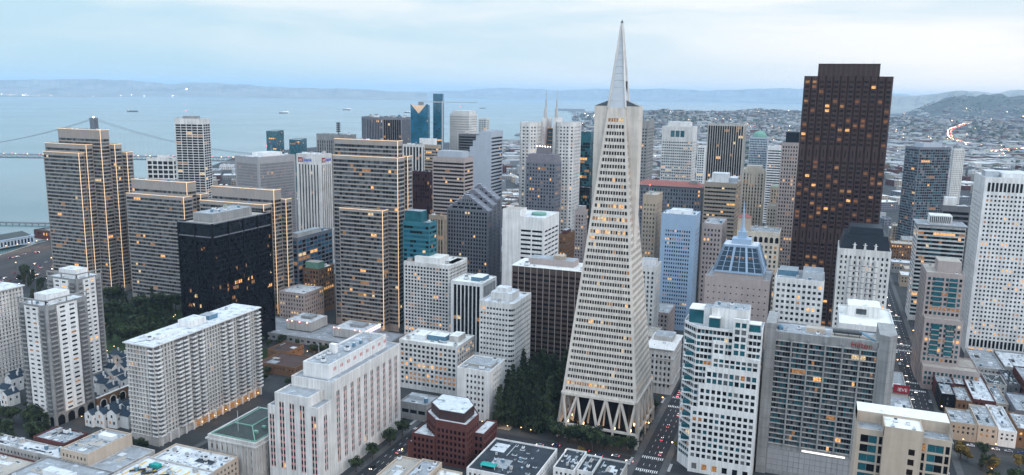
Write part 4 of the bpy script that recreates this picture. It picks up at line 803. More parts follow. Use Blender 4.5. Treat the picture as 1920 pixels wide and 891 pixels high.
def panel_tower(key, label, arches=False, wr=None):
    x, y, h, wl, wr_, th = BX[key]; wr = wr or wr_
    B = Bld('apartment_tower', label, 'building', (x, y), 'grey_conc', 'white_paint', 'roof_white', 100, 'white panelled apartment towers'); B.nbal = 0; B.bal = []
    z0 = 8.0; nf = 24; fl = (h - z0 - 2) / nf
    B.mass(rect(x - wl, x, y, y + wr), 0, h - 2, dict(mode='blank'), par=.6)
    pan = MB(['white_paint']); sv = B.mb; B.mb = pan2 = MB(['white_paint', 'white_paint'])
    for (a, u, W) in (((x - wl, y), (1, 0), wl), ((x, y), (0, 1), wr)):
        n = (u[1], -u[0]); s0, s1 = W * .23, W * .72; p = (a[0] + u[0] * s0 + n[0] * .8, a[1] + u[1] * s0 + n[1] * .8)
        B.facade(p, u, s1 - s0, z0, h - 3, mode='punch', fl=fl, bay=(s1 - s0) / 2.02, wf=.55, hf=.42, d=.2, mx=.4, top=.3, bot=.3, lit=.10, glass=('glass_dark', 'glass_mid', 'glass_blind'), gw=(.45, .25, .3))
        for s in (s0, s1):
            q = (a[0] + u[0] * s, a[1] + u[1] * s); pan2.poly([(q[0], q[1], z0), (q[0] + n[0] * .8, q[1] + n[1] * .8, z0), (q[0] + n[0] * .8, q[1] + n[1] * .8, h - 3), (q[0], q[1], h - 3)])
        balconies(B, a, u, (W * .115, W * .845), z0 + .2, fl, nf - 1, W * .19, 1.3, 'grey_conc', 92)
        k = MB(['grey_conc'])
        for s in (0, W * .5, W):
            k.bar((a[0] + u[0] * s, a[1] + u[1] * s, h - 2), (a[0] + u[0] * s, a[1] + u[1] * s, h + 1.6), .6)
        k.bar((a[0], a[1], h + 1.3), (a[0] + u[0] * W, a[1] + u[1] * W, h + 1.3), .8); k.build('roof_frame', B.root)
        if arches:
            for i in range(4):
                kk = MB(['grey_conc', 'black_steel']); sc = W * (i + .5) / 4; r = W / 10
                pts = [(sc + r, 0)] + [(sc + r * math.cos(t), 4 + r * math.sin(t)) for t in [math.pi * j / 10 for j in range(11)]] + [(sc - r, 0)]
                kk.poly([(a[0] + u[0] * s + n[0] * .06, a[1] + u[1] * s + n[1] * .06, z) for s, z in pts], 1)
                for (sa, za), (sb, zb) in zip(pts[:-1], pts[1:]): kk.bar((a[0] + u[0] * sa + n[0] * .1, a[1] + u[1] * sa + n[1] * .1, za), (a[0] + u[0] * sb + n[0] * .1, a[1] + u[1] * sb + n[1] * .1, zb), .5)
                kk.build('arch', B.root)
    pan2.build('panel', B.root); B.mb = sv
    k = MB(['grey_conc']); k.box(x - .9, x + .7, y - .7, y + .9, 0, h - 1); k.build('corner_pier', B.root); rest_balc(B)
    B.box(x - wl * .8, x - wl * .25, y + wr * .25, y + wr * .75, h - 2.6, h + 3, 'penthouse', 'white_paint', 'roof_white'); B.units(rect(x - wl + 1, x - 1, y + 1, y + wr - 1), h - 2.6, 3, .6, [(x - wl * .8, x - wl * .25, y + wr * .25, y + wr * .75)]); B.finish(); return B
BX['gg1'] = (BX['gg1'][0], BX['gg1'][1], BX['gg1'][2], 24, 30, 0)
panel_tower('gg1', 'nearer white panelled apartment tower with grey corner balconies and arches at its foot', True); panel_tower('gg2', 'farther white panelled apartment tower standing behind the one with arches')
x, y, h, wl, wr, th = BX['gg_left']
B = Bld('apartment_slab', 'white apartment slab with ribbed floors cut by the picture edge', 'building', (x, y), 'white_stone', 'white_stone', 'roof_white', 100)
B.mass(rect(x - wl, x, y, y + wr), 0, h, dict(gst, bay=2.6, top=.5), roof=False); k = MB(['white_paint', 'roof_white']); k.prism(rect(x - wl - 1, x + 1.3, y - 1, y + wr + 1), h, h + .8, 0, 1); k.build('roof', B.root)
k = MB(['white_stone'])
for f in range(22): k.box(x - wl, x + .35, y - .35, y + wr + .1, 6 + f * 3.0, 6.3 + f * 3.0)
k.build('floor_band', B.root); B.finish()
# ------------------------------------------------------------------ white block with pink window strips
xm, ym, hm, wm, wrm, _ = BX['appr_m']; xa, ya, ha, wa, _, _ = BX['appr_a']; ya = min(ya, ym - 14)
B = Bld('government_building', 'white stone block with tall strips of pink panelled windows and a stepped roof', 'building', (xm, ym), 'white_stone', 'pink_panel', 'roof_grey', 100)
ast = dict(mode='strip', fl=3.9, bay=5.2, wf=.0, hf=.62, d=.4, top=5, bot=8, mx=1.2, lit=.06, glass=('glass_dark', 'glass_black'), gw=(.6, .4))
def pair_strips(p, u, W, z0, z1, n, top=6.5, end=2.0):
    """pairs of narrow window strips"""
    step = (W - 2 * end) / n; s = 0; st = dict(ast, top=top, mx=0, bay=1.35, wf=.999)
    for i in range(n):
        for o in (-1.5, .25):
            c0 = end + (i + .5) * step + o; a = (p[0] + u[0] * s, p[1] + u[1] * s)
            B.facade(a, u, c0 - s, z0, z1, mode='blank'); b = (p[0] + u[0] * c0, p[1] + u[1] * c0)
            B.facade(b, u, 1.3, z0, z1, **dict(st, bay=1.3)); s = c0 + 1.3
    a = (p[0] + u[0] * s, p[1] + u[1] * s); B.facade(a, u, W - s, z0, z1, mode='blank')
wid = 27; x0 = xm - wid; ye = ym + wrm
# main slab
pair_strips((xm, ym), (0, 1), wrm, 0, hm, 10); pair_strips((xm, ym - 14), (0, 1), 14, 0, hm - 10, 1)

B.mb.poly([(xm, ye, 0), (x0, ye, 0), (x0, ye, hm), (xm, ye, hm)]); B.mb.poly([(x0, ym, hm - 12), (xm, ym, hm - 12), (xm, ym, hm), (x0, ym, hm)]); B.mb.poly([(x0, ye, 0), (x0, ym, 0), (x0, ym, hm), (x0, ye, hm)])
occl(rect(x0, xm, ym - 14, ye), 0, hm - 10); occl(rect(x0, xm, ym, ye), 0, hm); B.roof(rect(x0, xm, ym, ye), hm + .01)
# north pavilion, stepped at both sides
yn = ym - 14
for xa0, xa1, top in ((x0 - 6, x0 - 1, hm - 13), (x0 - 1, xm - 6, hm - 5), (xm - 6, xm, hm - 10)):
    pair_strips((xa0, yn), (1, 0), xa1 - xa0, 0, top, 3 if xa1 - xa0 > 10 else 1, 5, .9)
    
    if xa1 < xm: B.mb.poly([(xa1, yn, hm - 14), (xa1, ym, hm - 14), (xa1, ym, top), (xa1, yn, top)])
    B.mb.poly([(xa0, ym, 0), (xa0, yn, 0), (xa0, yn, top), (xa0, ym, top)]); B.roof(rect(xa0, xa1, yn, ym), top + .005)
k = MB(['white_paint', 'roof_grey', 'pink_panel']); k.box(x0 + 4.5, xm - 5.5, ym + 5, ye - 8, hm - .9, hm + 6.5, 0, 1)
for i in range(9):
    for o in (0, 1.6): q = ym + 10 + i * 7 + o; k.box(xm - 5.5, xm - 5.44, q, q + 1, hm + 2.6, hm + 4.6, 2)
k.build('penthouse', B.root); occl(rect(x0 + 4.5, xm - 5.5, ym + 5, ye - 8), hm, hm + 6.5)
k = MB(['white_paint', 'roof_grey'])
for (a0, a1, b0, b1) in ((x0 + 4.5, x0 + 4.9, ym + 5, ye - 8), (xm - 5.9, xm - 5.5, ym + 5, ye - 8), (x0 + 4.9, xm - 5.9, ym + 5, ym + 5.4), (x0 + 4.9, xm - 5.9, ye - 8.4, ye - 8)): k.box(a0, a1, b0, b1, hm + 6.52, hm + 7.6)
k.box(x0 + 8, x0 + 12, ym + 26, ym + 29, hm + 6.5, hm + 12); k.build('roof_parapet', B.root)
B.units(rect(x0 + 6, xm - 7, ym + 8, ye - 12), hm + 6.52, 9, .8); mast(B, x0 + 12, ym + 10, hm + 6.5, 11, .12, 'flagpole'); B.finish()
# ------------------------------------------------------------------ old custom house
x, y, h, wl, wr, th = BX['custom']; wr = 44
B = Bld('government_building', 'old grey stone building with a cornice and green ribbed hipped roof', 'building', (x, y), 'pale_conc', 'slate_grey', 'slate_green', 100)
B.mass(rect(x - wl, x, y, y + wr), 0, h - 3, dict(fl=4.6, bay=3.6, wf=.42, hf=.6, d=.5, top=1.6, bot=5, lit=.05), roof=False)
k = MB(['pale_conc']); k.prism(rect(x - wl - 1, x + 1, y - 1, y + wr + 1), h - 3, h - 2.2); k.prism(rect(x - wl, x, y, y + wr), h - 2.2, h - .4); k.build('cornice', B.root)
k = MB(['pale_conc'])
for i in range(9): q = x - wl + 1.8 + i * (wl - 3.6) / 8; k.box(q - .55, q + .55, y - .6, y + .1, 5, h - 3)
for i in range(11): q = y + 1.8 + i * (wr - 3.6) / 10; k.box(x - .1, x + .6, q - .55, q + .55, 5, h - 3)
k.build('pilaster', B.root)
a0, a1, b0, b1 = x - wl + 1.5, x - 1.5, y + 1.5, y + wr - 1.5; zr = h + 4; c0, c1, e0, e1 = a0 + 9, a1 - 9, b0 + 9, b1 - 9
k = MB(['slate_green', 'copper_green']); k.prism(rect(a0, a1, b0, b1), h - .4, zr, 0, 0, rect(c0, c1, e0, e1))
for p, q in (((a0, b0), (c0, e0)), ((a1, b0), (c1, e0)), ((a1, b1), (c1, e1)), ((a0, b1), (c0, e1))): k.bar((*p, h - .2), (*q, zr + .1), .55, mi=1)
for p, q in (((c0, e0), (c1, e0)), ((c1, e0), (c1, e1)), ((c1, e1), (c0, e1)), ((c0, e1), (c0, e0))): k.bar((*p, zr + .1), (*q, zr + .1), .6, mi=1)
for p, q in (((a0, b0), (a1, b0)), ((a1, b0), (a1, b1))): k.bar((*p, h - .1), (*q, h - .1), .5, mi=1)
for i in range(1, 16): s = i / 16; k.bar((a0 + (a1 - a0) * s, b0 + .2, h - .25), (c0 + (c1 - c0) * s, e0, zr + .05), .14)
k.build('hipped_roof', B.root); occl(rect(a0, a1, b0, b1), h - 3, h + 2)
for i in range(4): kk = MB(['copper_green', 'glass_dark']); q = b0 + 6 + i * 7; kk.box(a1 - 6, a1 - 3.6, q, q + 1.8, h + .6, h + 2.9); kk.build('dormer', B.root)
mast(B, x - wl / 2, y + 6, h, 14, .13, 'flagpole'); B.finish()
# ------------------------------------------------------------------ dark red brick polygon
x, y, h, wl, wr, th = BX['redb_up']; h += 0
B = Bld('brick_building', 'dark red brick office block with cut corners and a glazed dark drum on top', 'building', (x, y), 'redbrick', 'redbrick', 'roof_white', 100)
rst = dict(fl=3.75, bay=2.6, wf=.62, hf=.64, d=.6, mx=.6, top=4.2, bot=1.2, lit=.0, glass=('glass_black',), gw=(1,))
h += 2; up = [(x - 19, y), (x + 1, y), (x + 1, y + 18), (x - 8, y + 29), (x - 30, y + 29), (x - 30, y + 10)]
B.mass(up, 0, h, rst, par=.5)
k = MB(['roof_white']); k.prism(inset(up, 1.1), h - .6, h - .3); k.build('roof_walk', B.root)
dr = inset(up, 2.6); k = MB(['granite_brown', 'glass_blind', 'dark_metal']); k.prism(dr, h - .5, h + 5.4); occl(dr, h, h + 5.4)
k.build('drum', B.root); k = MB([M('drum_glass', (.50, .54, .57), .3, .2, .3, spec=.5, blot=((.10, .13, .16), .13, .55)).name]); k.prism(inset(dr, .35), h + 5.35, h + 5.55, 0, None, inset(dr, 1.5)); k.build('glazed_roof', B.root)
l1 = rect(x - 34, x - 19.1, y - 1.5, y + 20); B.mass(l1, 0, h - 10, dict(rst, top=1.5)); l2 = rect(x + 1.05, x + 8, y + 9, y + 30); B.mass(l2, 0, h - 8, dict(rst, top=1.5)); l3 = rect(x - 37, x - 34.05, y - 1, y + 24); B.mass(l3, 0, h - 16, dict(mode='blank'))
B.finish()
# ------------------------------------------------------------------ blocks between
hg = dict(glass=('glass_dark', 'glass_mid'), gw=(.6, .4))
T('w757', 'hotel_building', 'white hotel block with a regular grid of square windows, many warmly lit', 'white_stone', 'white_stone', 'roof_pale', fl=3.1, bay=3.0, wf=.66, hf=.62, d=.4, top=3, lit=.12, pent=((.25, .8, .1, .6, 4.5, 'white_paint', 'roof_pale'), (-.02, .2, .3, .95, -4, 'white_stone')), units=6, **hg)
T('stripe845', 'office_building', 'white framed block with tall black window strips between thin white piers', 'white_paint', 'black_steel', 'roof_pale', fl=3.7, bay=3.4, wf=.74, hf=.8, mode='strip', d=.6, mx=2.2, top=3, lit=.05, pent=((.15, .5, .3, .8, 2.5, 'unit_blue'),), units=4, **bk)
x, y, h, wl, wr, th = BX['round900']
B = Bld('office_tower', 'white tower with a rounded corner and small dark windows, pale box on its roof', 'building', (x, y), 'white_stone', 'white_stone', 'roof_white', 100)
r = 3.5; pl = [(x - wl, y), (x - r, y), (x - r + r * .5, y + r * .134), (x - r * .134, y + r * .5), (x, y + r), (x, y + wr), (x - wl, y + wr)]
rs = dict(fl=3.7, bay=2.45, wf=.62, hf=.42, d=.35, mx=.5, top=3, bot=6, lit=.03, glass=('glass_dark', 'glass_mid'), gw=(.7, .3)); cs = dict(rs, bay=1.85, wf=.98, mx=0)
B.mass(pl, 0, h, rs, wallst={1: cs, 2: cs, 3: cs}); B.box(x - wl + 5, x - 5, y + 9, y + 25, h - 1, h + 5, 'penthouse', 'white_stone', 'roof_white'); B.box(x - wl + 8, x - 9, y + 12, y + 20, h + 5, h + 8, 'penthouse', 'white_paint', 'roof_white'); B.units(pl, h - .9, 3, .8, [(x - wl + 5, x - 5, y + 9, y + 25)]); B.finish()
T('mid745', 'office_building', 'pale mid-rise office block with big windows and blue plant crowded on its roof', 'white_stone', 'grey_conc', 'roof_pale', fl=3.6, bay=3.5, wf=.62, hf=.6, d=.5, top=2, bot=3, lit=.16, rowlit=.3, pent=((.3, .6, .3, .6, 3, 'unit_blue'), (.62, .8, .2, .6, 3, 'unit_white'), (.1, .26, .4, .8, 3.5, 'pale_conc')), units=9, ubig=1.1, **hg)
T('small857', 'office_building', 'small plain white block with a grid of dark windows off centre on its blank wall', 'white_paint', 'white_paint', 'roof_grey', fl=3.7, bay=2.9, wf=.5, hf=.5, top=3, bot=5, lit=.0, skip=lambda c, n: c < 2 or c > 6, units=3, pent=((.1, .9, .3, .7, .6, 'roof_tan'),), **hg)
x, y, h, wl, wr, th = BX['brown960']; BX['brown960'] = (x, y, h, wl, 30, 0)
T('brown960', 'office_tower', 'brown tower with thin pale vertical ribs and a white edged roof, behind the dark grove', 'bronze', 'bronze', 'roof_pale', fl=3.8, bay=5.2, wf=.9, hf=.5, d=.3, top=5, lit=.03, fin_=0, pent=((.15, .85, .3, .8, 5, 'pinkish', 'roof_grey'),), units=5, glass=('glass_brown', 'glass_black'), gw=(.6, .4)) if False else None
B = Bld('office_tower', 'brown tower with thin pale vertical ribs and a white edged roof, behind the dark grove', 'building', (x, y), 'bronze', 'pinkish', 'roof_pale', 100)
B.mass(rect(x - wl, x, y, y + 30), 0, h, dict(fl=3.8, bay=5.1, wf=.9, hf=.5, d=.3, mx=.3, top=4, lit=.03, fin=(.34, .4, 1, 1), glass=('glass_brown', 'glass_black'), gw=(.6, .4)))
k = MB(['white_stone']); k.prism(rect(x - wl - .6, x + .6, y - .6, y + 30.6), h - .2, h + .2); k.build('roof_edge', B.root)
B.box(x - wl + 10, x - 10, y + 10, y + 24, h, h + 5, 'penthouse', 'pinkish', 'roof_grey'); B.box(x - wl + 30, x - wl + 38, y + 12, y + 20, h + 5, h + 8, 'penthouse', 'tan', 'roof_tan'); B.units(rect(x - wl, x, y, y + 10), h + .2, 4, .8); B.finish()
T('lowgray762', 'office_building', 'low grey building with a sunken roof beside the white block with pink strips', 'grey_conc', 'black_steel', 'roof_grey', fl=4.5, bay=6, wf=.85, hf=.6, top=4, bot=3.5, lit=.0, pent=((.3, .9, .5, .75, 1.5, 'unit_metal'),), units=3, **bk)
x, y, h, wl, wr, th = BX['neo']
B = T('neo', 'stone_building', 'ornate grey stone corner building with arched top windows beside the pyramid', 'white_stone', 'grey_conc', 'roof_grey', fl=4.2, bay=3.3, wf=.5, hf=.58, d=.5, top=3.5, lit=.12, units=5, fin=False, pent=((.2, .9, .5, .9, 4, 'pale_conc'),))
k = MB(['white_stone']); k.prism(rect(x - wl - .9, x + .9, y - .9, y + wr + .9), h - .1, h + .5); k.prism(rect(x - wl - .5, x + .5, y - .5, y + wr + .5), h - 7, h - 6.5); k.prism(rect(x - wl - .5, x + .5, y - .5, y + wr + .5), 8, 8.6); k.build('cornice', B.root); B.finish()
T('pale1200', 'office_building', 'pale stone block with a blank white back wall half hidden by the pyramid', 'white_stone', 'grey_conc', 'roof_grey', fl=4, bay=3.4, wf=.45, hf=.55, top=4, lit=.14, pent=((.1, .9, .3, .7, 4, 'white_paint'),), units=3)
# ------------------------------------------------------------------ white tower with a glazed stepped corner
x, y, h = -23.0, 447.0, 94.0
B = Bld('office_tower', 'white gridded tower with stacked glass bays stepping up its corner', 'building', (x, y), 'white_paint', 'white_paint', 'roof_white', 100)
gb = dict(mode='ribbon', fl=3.7, bay=2.2, wf=.84, hf=.66, d=.7, mx=.2, top=1, bot=6, lit=.05, glass=('glass_teal', 'glass_black', 'glass_mid'), gw=(.3, .5, .2))
body = [(x - 35.5, y + 1.5), (x, y + 1.5), (x, y + 25), (x - 44, y + 25), (x - 44, y + 11)]
B.mass(body, 0, h - 6, gb, wallst={1: dict(fl=3.7, bay=3, wf=.5, hf=.5, top=6)})
gs = dict(fl=3.7, bay=3.05, wf=.66, hf=.64, d=.5, mx=.7, top=1.6, bot=.8, lit=.05, glass=('glass_dark', 'glass_teal', 'glass_blind', 'glass_black'), gw=(.45, .15, .12, .28))
def sheet(x0, x1, z0, z1, st):
    B.facade((x0, y), (1, 0), x1 - x0, z0, z1, **st); B.mb.poly([(x0, y + 1.5, z0), (x0, y, z0), (x0, y, z1), (x0, y + 1.5, z1)]); B.mb.poly([(x1, y, z0), (x1, y + 1.5, z0), (x1, y + 1.5, z1), (x1, y, z1)]); B.mb.poly([(x0, y, z1), (x1, y, z1), (x1, y + 1.5, z1), (x0, y + 1.5, z1)])
for x0, x1, z0, z1 in ((-36, 0, 8, 40), (-32.5, 0, 40, 54), (-29.2, 0, 54, 64.5), (-26, -.0, 64.5, 72.5), (-26, -19, 72.5, 81), (-15.5, -7.2, 72.5, h + 1)): sheet(x + x0, x + x1, z0, z1, gs if z1 < 64 else dict(gs, wf=.74, hf=.72, glass=('glass_teal', 'glass_blind', 'glass_black', 'glass_sky'), gw=(.45, .15, .2, .2)))
sheet(x - 36, x, 0, 8, dict(gs, fl=6, bay=6, wf=.5, hf=.6, lit=.3, top=1))
for x0, x1, y0, y1, z0, z1, m in ((-29, -23, 2, 7, h - 6.9, h - .5, 'glass_teal'), (-41.5, -33, 11, 24, h - 6.9, h + 1, 'glass_teal'), (-7, -1, 2, 9, h - 6.9, h - 2, 'glass_teal')):
    k = MB([m, 'white_paint']); k.box(x + x0, x + x1, y + y0, y + y1, z0, z1, 0, 1); k.box(x + x0 - .2, x + x1 + .2, y + y0 - .2, y + y1 + .2, z1, z1 + .5, 1); k.build('glass_bay', B.root)
for i in range(9):
    k = MB(['white_paint', 'glass_teal']); z = 76 - i * 7.4; s = .15 + .09 * i
    k.box(x - 36 - 6.5, x - 36 - 1, y + 3.6, y + 8.2, z, z + .6, 0); k.box(x - 41.6, x - 37.2, y + 4.4, y + 8.2, z + .6, z + 2.8, 1); k.build('glass_bay', B.root)
B.box(x - 28, x - 8, y + 5, y + 20, h - 6.9, h + 5, 'penthouse', 'white_paint', 'roof_grey'); B.box(x - 33, x - 28.1, y + 9, y + 18, h - 6.9, h + 3.5, 'penthouse', 'white_paint', 'roof_grey'); B.units(rect(x - 27, x - 9, y + 6, y + 19), h + 5, 5, .6); B.units(rect(x - 8, x, y + 4, y + 24), h - 6.9, 2, .6); B.finish()
T3 = (x - 4, y + 27)
B = Bld('office_building', 'narrow grey slab edge seen between the white gridded tower and the hotel', 'building', T3, 'grey_conc', 'dark_conc', 'roof_dark', 60); B.mass(rect(x - 30, x + 1, y + 30, y + 60), 0, 62, dict(fl=3.8, bay=3.2, lit=.12)); B.finish()
# ------------------------------------------------------------------ hotel with the red sign
x, y, h, wl, wr, th = BX['hilton']; wr = 53.5
B = Bld('hotel_tower', 'grey hotel slab of stacked balcony floors with red lettering and a rooftop pool deck', 'building', (x, y), 'grey_conc', 'dark_conc', 'roof_grey', 100)
hst = dict(mode='ribbon', fl=3.05, bay=1.45, wf=.88, hf=.9, d=.5, mx=.0, top=1, bot=1, lit=.05, rowlit=.05, glass=('glass_teal', 'glass_sky', 'glass_blind', 'glass_dark', 'glass_mid'), gw=(.2, .24, .12, .28, .16))
x1 = x + wr; zb = 18.0
B.facade((x, y), (1, 0), wr, zb, h - 4, **hst); B.mb.poly([(x, y, h - 4), (x1, y, h - 4), (x1, y, h), (x, y, h)]); B.mb.poly([(x1, y, 0), (x1, y + 22, 0), (x1, y + 22, h), (x1, y, h)]); B.mb.poly([(x1, y + 22, 0), (x, y + 22, 0), (x, y + 22, h), (x1, y + 22, h)]); B.mb.poly([(x, y + 22, 0), (x, y, 0), (x, y, h), (x, y + 22, h)])
occl(rect(x, x1, y, y + 22), 0, h); B.roof(rect(x, x1, y, y + 22), h, .7)
nfl_ = round((h - 4 - zb - 2) / 3.05); f_ = (h - 4 - zb - 2) / nfl_
for f in range(nfl_ + 1):
    k = MB(['pale_conc']); z = zb + 1 + f * f_; k.box(x - .0, x1 - .0, y - .75, y + .0, z - .26, z + .1); k.build('balcony_ledge', B.root)
for i in range(7): k = MB(['grey_conc']); q = x + i * wr / 6; k.box(q - .45, q + .45, y - 1.25, y - .02, zb, h - 3); k.build('column', B.root)
B.facade((x, y - .5), (1, 0), wr, 0, zb - 2, mode='punch', fl=3.6, bay=3.0, wf=.93, hf=.93, d=.12, mx=.3, top=.3, bot=2.5, lit=0, glass=('fine_grey',), gw=(1,))
B.mb.poly([(x, y - .5, zb - 2), (x1, y - .5, zb - 2), (x1, y, zb - 2), (x, y, zb - 2)]); B.mb.poly([(x, y, zb - 2), (x1, y, zb - 2), (x1, y, zb), (x, y, zb)])
k = MB(['bulb_white']); k.poly([(x + 19, y - .56, zb - 1.6), (x + 42, y - .56, zb - 1.6), (x + 42, y - .56, zb - .6), (x + 19, y - .56, zb - .6)]); k.mats = [M('lit_panel', (.8, .8, .8), .5, 0, emit=(1, .93, .85), es=.8)]; k.build('lit_panel', B.root)
for q0, q1, yy0, yy1, zz in ((x - 5.5, x - .05, y - 2, y + 25, h + 5), (x1 + .05, x1 + 9, y - 2, y + 25, h + 5)):
    k = MB(['grey_conc', 'dark_conc']); c = [(q0, yy0), (q1, yy0), (q1, yy1), (q0, yy1)] if q0 < x else [(q0, yy0 + 1), (q1 - 4, yy0 - 1), (q1, yy0 + 4), (q1, yy1), (q0, yy1)]
    k.prism(c, 0, zz); 
    for z in range(4, int(zz), 6): k.prism(inset(c, -.06), z, z + .12, 1)
    occl(c, 0, zz); k.build('end_tower', B.root)
k = MB(['unit_blue', 'glass_teal', 'roof_tan']); k.box(x + 29, x1 - .8, y + .8, y + 14, h - .68, h - .5, 2); k.box(x + 29, x1 - 1, y + 1.0, y + 2.6, h - .5, h - .35, 1); k.build('pool_deck', B.root)
k = MB(['dark_metal']); k.box(x + 30, x + 45, y + 6, y + 10, h + 1.2, h + 2.4); [k.box(q, q + .3, y + 7, y + 9, h - .7, h + 1.2) for q in (x + 31, x + 38, x + 44)]; k.build('canopy', B.root)
k = MB(['unit_blue']); k.bar((x + 44, y + 10, h + 2.4), (x + 52, y + 4, h - .4), 1.6, .4); k.build('stair', B.root)
k = MB(['unit_white', 'unit_blue']); k.cyl((x + 2, y + 8), 1.7, h - .7, h + 1.2, 12, 1); k.cyl((x + 2, y + 8), 1.7, h + 1.2, h + 1.9, 12, 1, .6); k.build('dish', B.root); B.box(x + 16, x + 26, y + 8, y + 14, h - .7, h + 1.8, 'penthouse', 'beige', 'roof_tan'); B.units(rect(x + 3, x + 28, y + 3, y + 18), h - .7, 7, .6, [(x + 16, x + 26, y + 8, y + 14)])
def letters(B, txt, loc, size, m, rot=(R(90), 0, 0), ex=.15, name='lettering'):
    c = bpy.data.curves.new(name, 'FONT'); c.body = txt; c.size = size; c.extrude = ex; c.align_x = 'CENTER'; c.materials.append(MATS[m]); o = bpy.data.objects.new(name, c); COL.objects.link(o)
    o.parent = B.root; l = LOC[B.root.name]; o.location = (loc[0] - l[0], loc[1] - l[1], loc[2]); o.rotation_euler = rot; me = bpy.data.meshes.new_from_object(o); q = bpy.data.objects.new(name, me); COL.objects.link(q); q.parent = B.root; q.location = o.location; q.rotation_euler = rot; bpy.data.objects.remove(o); q.name = name; return q
M('sign_red', (.30, .012, .012), .5, 0); M('sign_blue', (.02, .05, .25), .5, 0, emit=(.05, .12, .6), es=.25)
letters(B, 'Hilton', (x1 - 8.5, y - 1.35, h - 3.6), 4.4, 'sign_red', ex=.2, name='sign_lettering'); B.finish()
ub = [b for b in BUILDS if b.root.name.startswith('bank_tower')][0]
xu, yu, hu, wu, wru, _ = BX['usbank']
for sx, sy, rz in ((xu - wu * .62, yu - .3, 0), (xu + .3, yu + wru * .55, R(90))):
    a = (sx, sy, hu - 8.5); letters(ub, 'bank', (sx + 3.5 * math.cos(rz), sy + 3.5 * math.sin(rz), hu - 9), 6.2, 'sign_blue', (R(90), 0, rz), name='sign_lettering'); letters(ub, 'us', (sx - 7.0 * math.cos(rz), sy - 7.0 * math.sin(rz), hu - 9), 6.2, 'white_paint', (R(90), 0, rz), .25, 'sign_lettering')
    k = MB(['sign_red']); c, s = math.cos(rz), math.sin(rz); o = .1
    k.poly([(sx - 10.6 * c + o * s, sy - 10.6 * s - o * 0, hu - 9.9), (sx - 3.4 * c + o * s, sy - 3.4 * s, hu - 9.9), (sx - 3.8 * c + o * s, sy - 3.8 * s, hu - 4.6), (sx - 10.6 * c + o * s, sy - 10.6 * s, hu - 4.2)]); k.build('sign_shield', ub.root)
ub.finish()
# ------------------------------------------------------------------ beige building with teal bays
x, y, h, wl, wr, th = BX['beige1605']; x1 = x + wr
B = Bld('office_building', 'beige stone building with teal glass bays and a broad white roof, nearest at the bottom', 'building', (x, y), 'beige', 'slate_grey', 'roof_pale', 100)
W = wr; gq = dict(mode='ribbon', fl=4.3, bay=2.6, wf=.94, hf=.78, d=.3, mx=.1, top=2.2, bot=2, lit=.03, glass=('glass_teal', 'glass_black'), gw=(.7, .3)); sl_ = dict(mode='punch', fl=4.3, bay=2, wf=.96, hf=.82, d=.4, mx=0, top=2.2, bot=2, lit=.05, glass=('glass_black',), gw=(1,))
hb = h - 4
B.facade((x, y + 3), (1, 0), 1.4, 0, hb, mode='blank'); B.facade((x + 1.4, y + 3), (1, 0), 6.6, 0, hb, **gq); B.facade((x + 8, y + 3), (1, 0), .6, 0, hb, mode='blank'); B.facade((x + 8.6, y + 3), (1, 0), 1.4, 0, hb, **sl_)
cx0, cx1 = x + 10, x + 24.5; B.facade((cx0, y), (1, 0), cx1 - cx0, 0, h - 1, mode='punch', fl=4.3, bay=(cx1 - cx0) / 6, wf=.98, hf=.62, d=.4, mx=0, top=7, bot=2, lit=0, glass=('glass_brown',), gw=(1,), skip=lambda c, n: c != 4)
for a, b in (((cx1, y), (cx1, y + 3)), ((cx0, y + 3), (cx0, y))): B.mb.poly([(*a, 0), (*b, 0), (*b, h - 1), (*a, h - 1)])
B.facade((cx1, y + 3), (1, 0), 1.6, 0, hb, **sl_); B.facade((cx1 + 1.6, y + 3), (1, 0), .7, 0, hb, mode='blank'); B.facade((cx1 + 2.3, y + 3), (1, 0), x1 - cx1 - 4.9, 0, hb, **gq); B.facade((x1 - 2.6, y + 3), (1, 0), .5, 0, hb, mode='blank'); B.facade((x1 - 2.1, y + 3), (1, 0), 1.6, 0, hb, **sl_); B.facade((x1 - .5, y + 3), (1, 0), .5, 0, hb, mode='blank')
for a, b in (((x1, y + 3), (x1, y + 24)), ((x1, y + 24), (x, y + 24)), ((x, y + 24), (x, y + 3))): B.mb.poly([(*a, 0), (*b, 0), (*b, h), (*a, h)])
occl(rect(x, x1, y + 3, y + 24), 0, hb); B.roof(rect(x, x1, y + 3, y + 13), hb, .9, m='roof_grey'); k = MB(['beige', 'roof_pale']); k.box(x, x1, y + 13, y + 24, hb - 1, h, 0, 1); k.build('upper_storey', B.root)
k = MB(['beige', 'roof_pale']); k.box(cx0, cx1, y + .01, y + 13, hb - 1, h - 1.02, 0, 1); [k.box(*q) for q in ((cx0, cx1, y + .01, y + .3, h - 1.02, h - .5), (cx0, cx0 + .3, y + .3, y + 12.98, h - 1.02, h - .5), (cx1 - .3, cx1, y + .3, y + 12.98, h - 1.02, h - .5), (x + 1 + 11.5, x + 12.8, y + 2, y + 2.2, h - 1, h - .6))]; k.build('centre_roof', B.root)
B.units(rect(cx0 + 1, cx1 - 1, y + 1, y + 12), h - 1.02, 4, .55); B.units(rect(x + 1, cx0, y + 4, y + 12), hb - .9, 2, .5); B.units(rect(cx1, x1, y + 4, y + 12), hb - .9, 2, .5); B.finish()
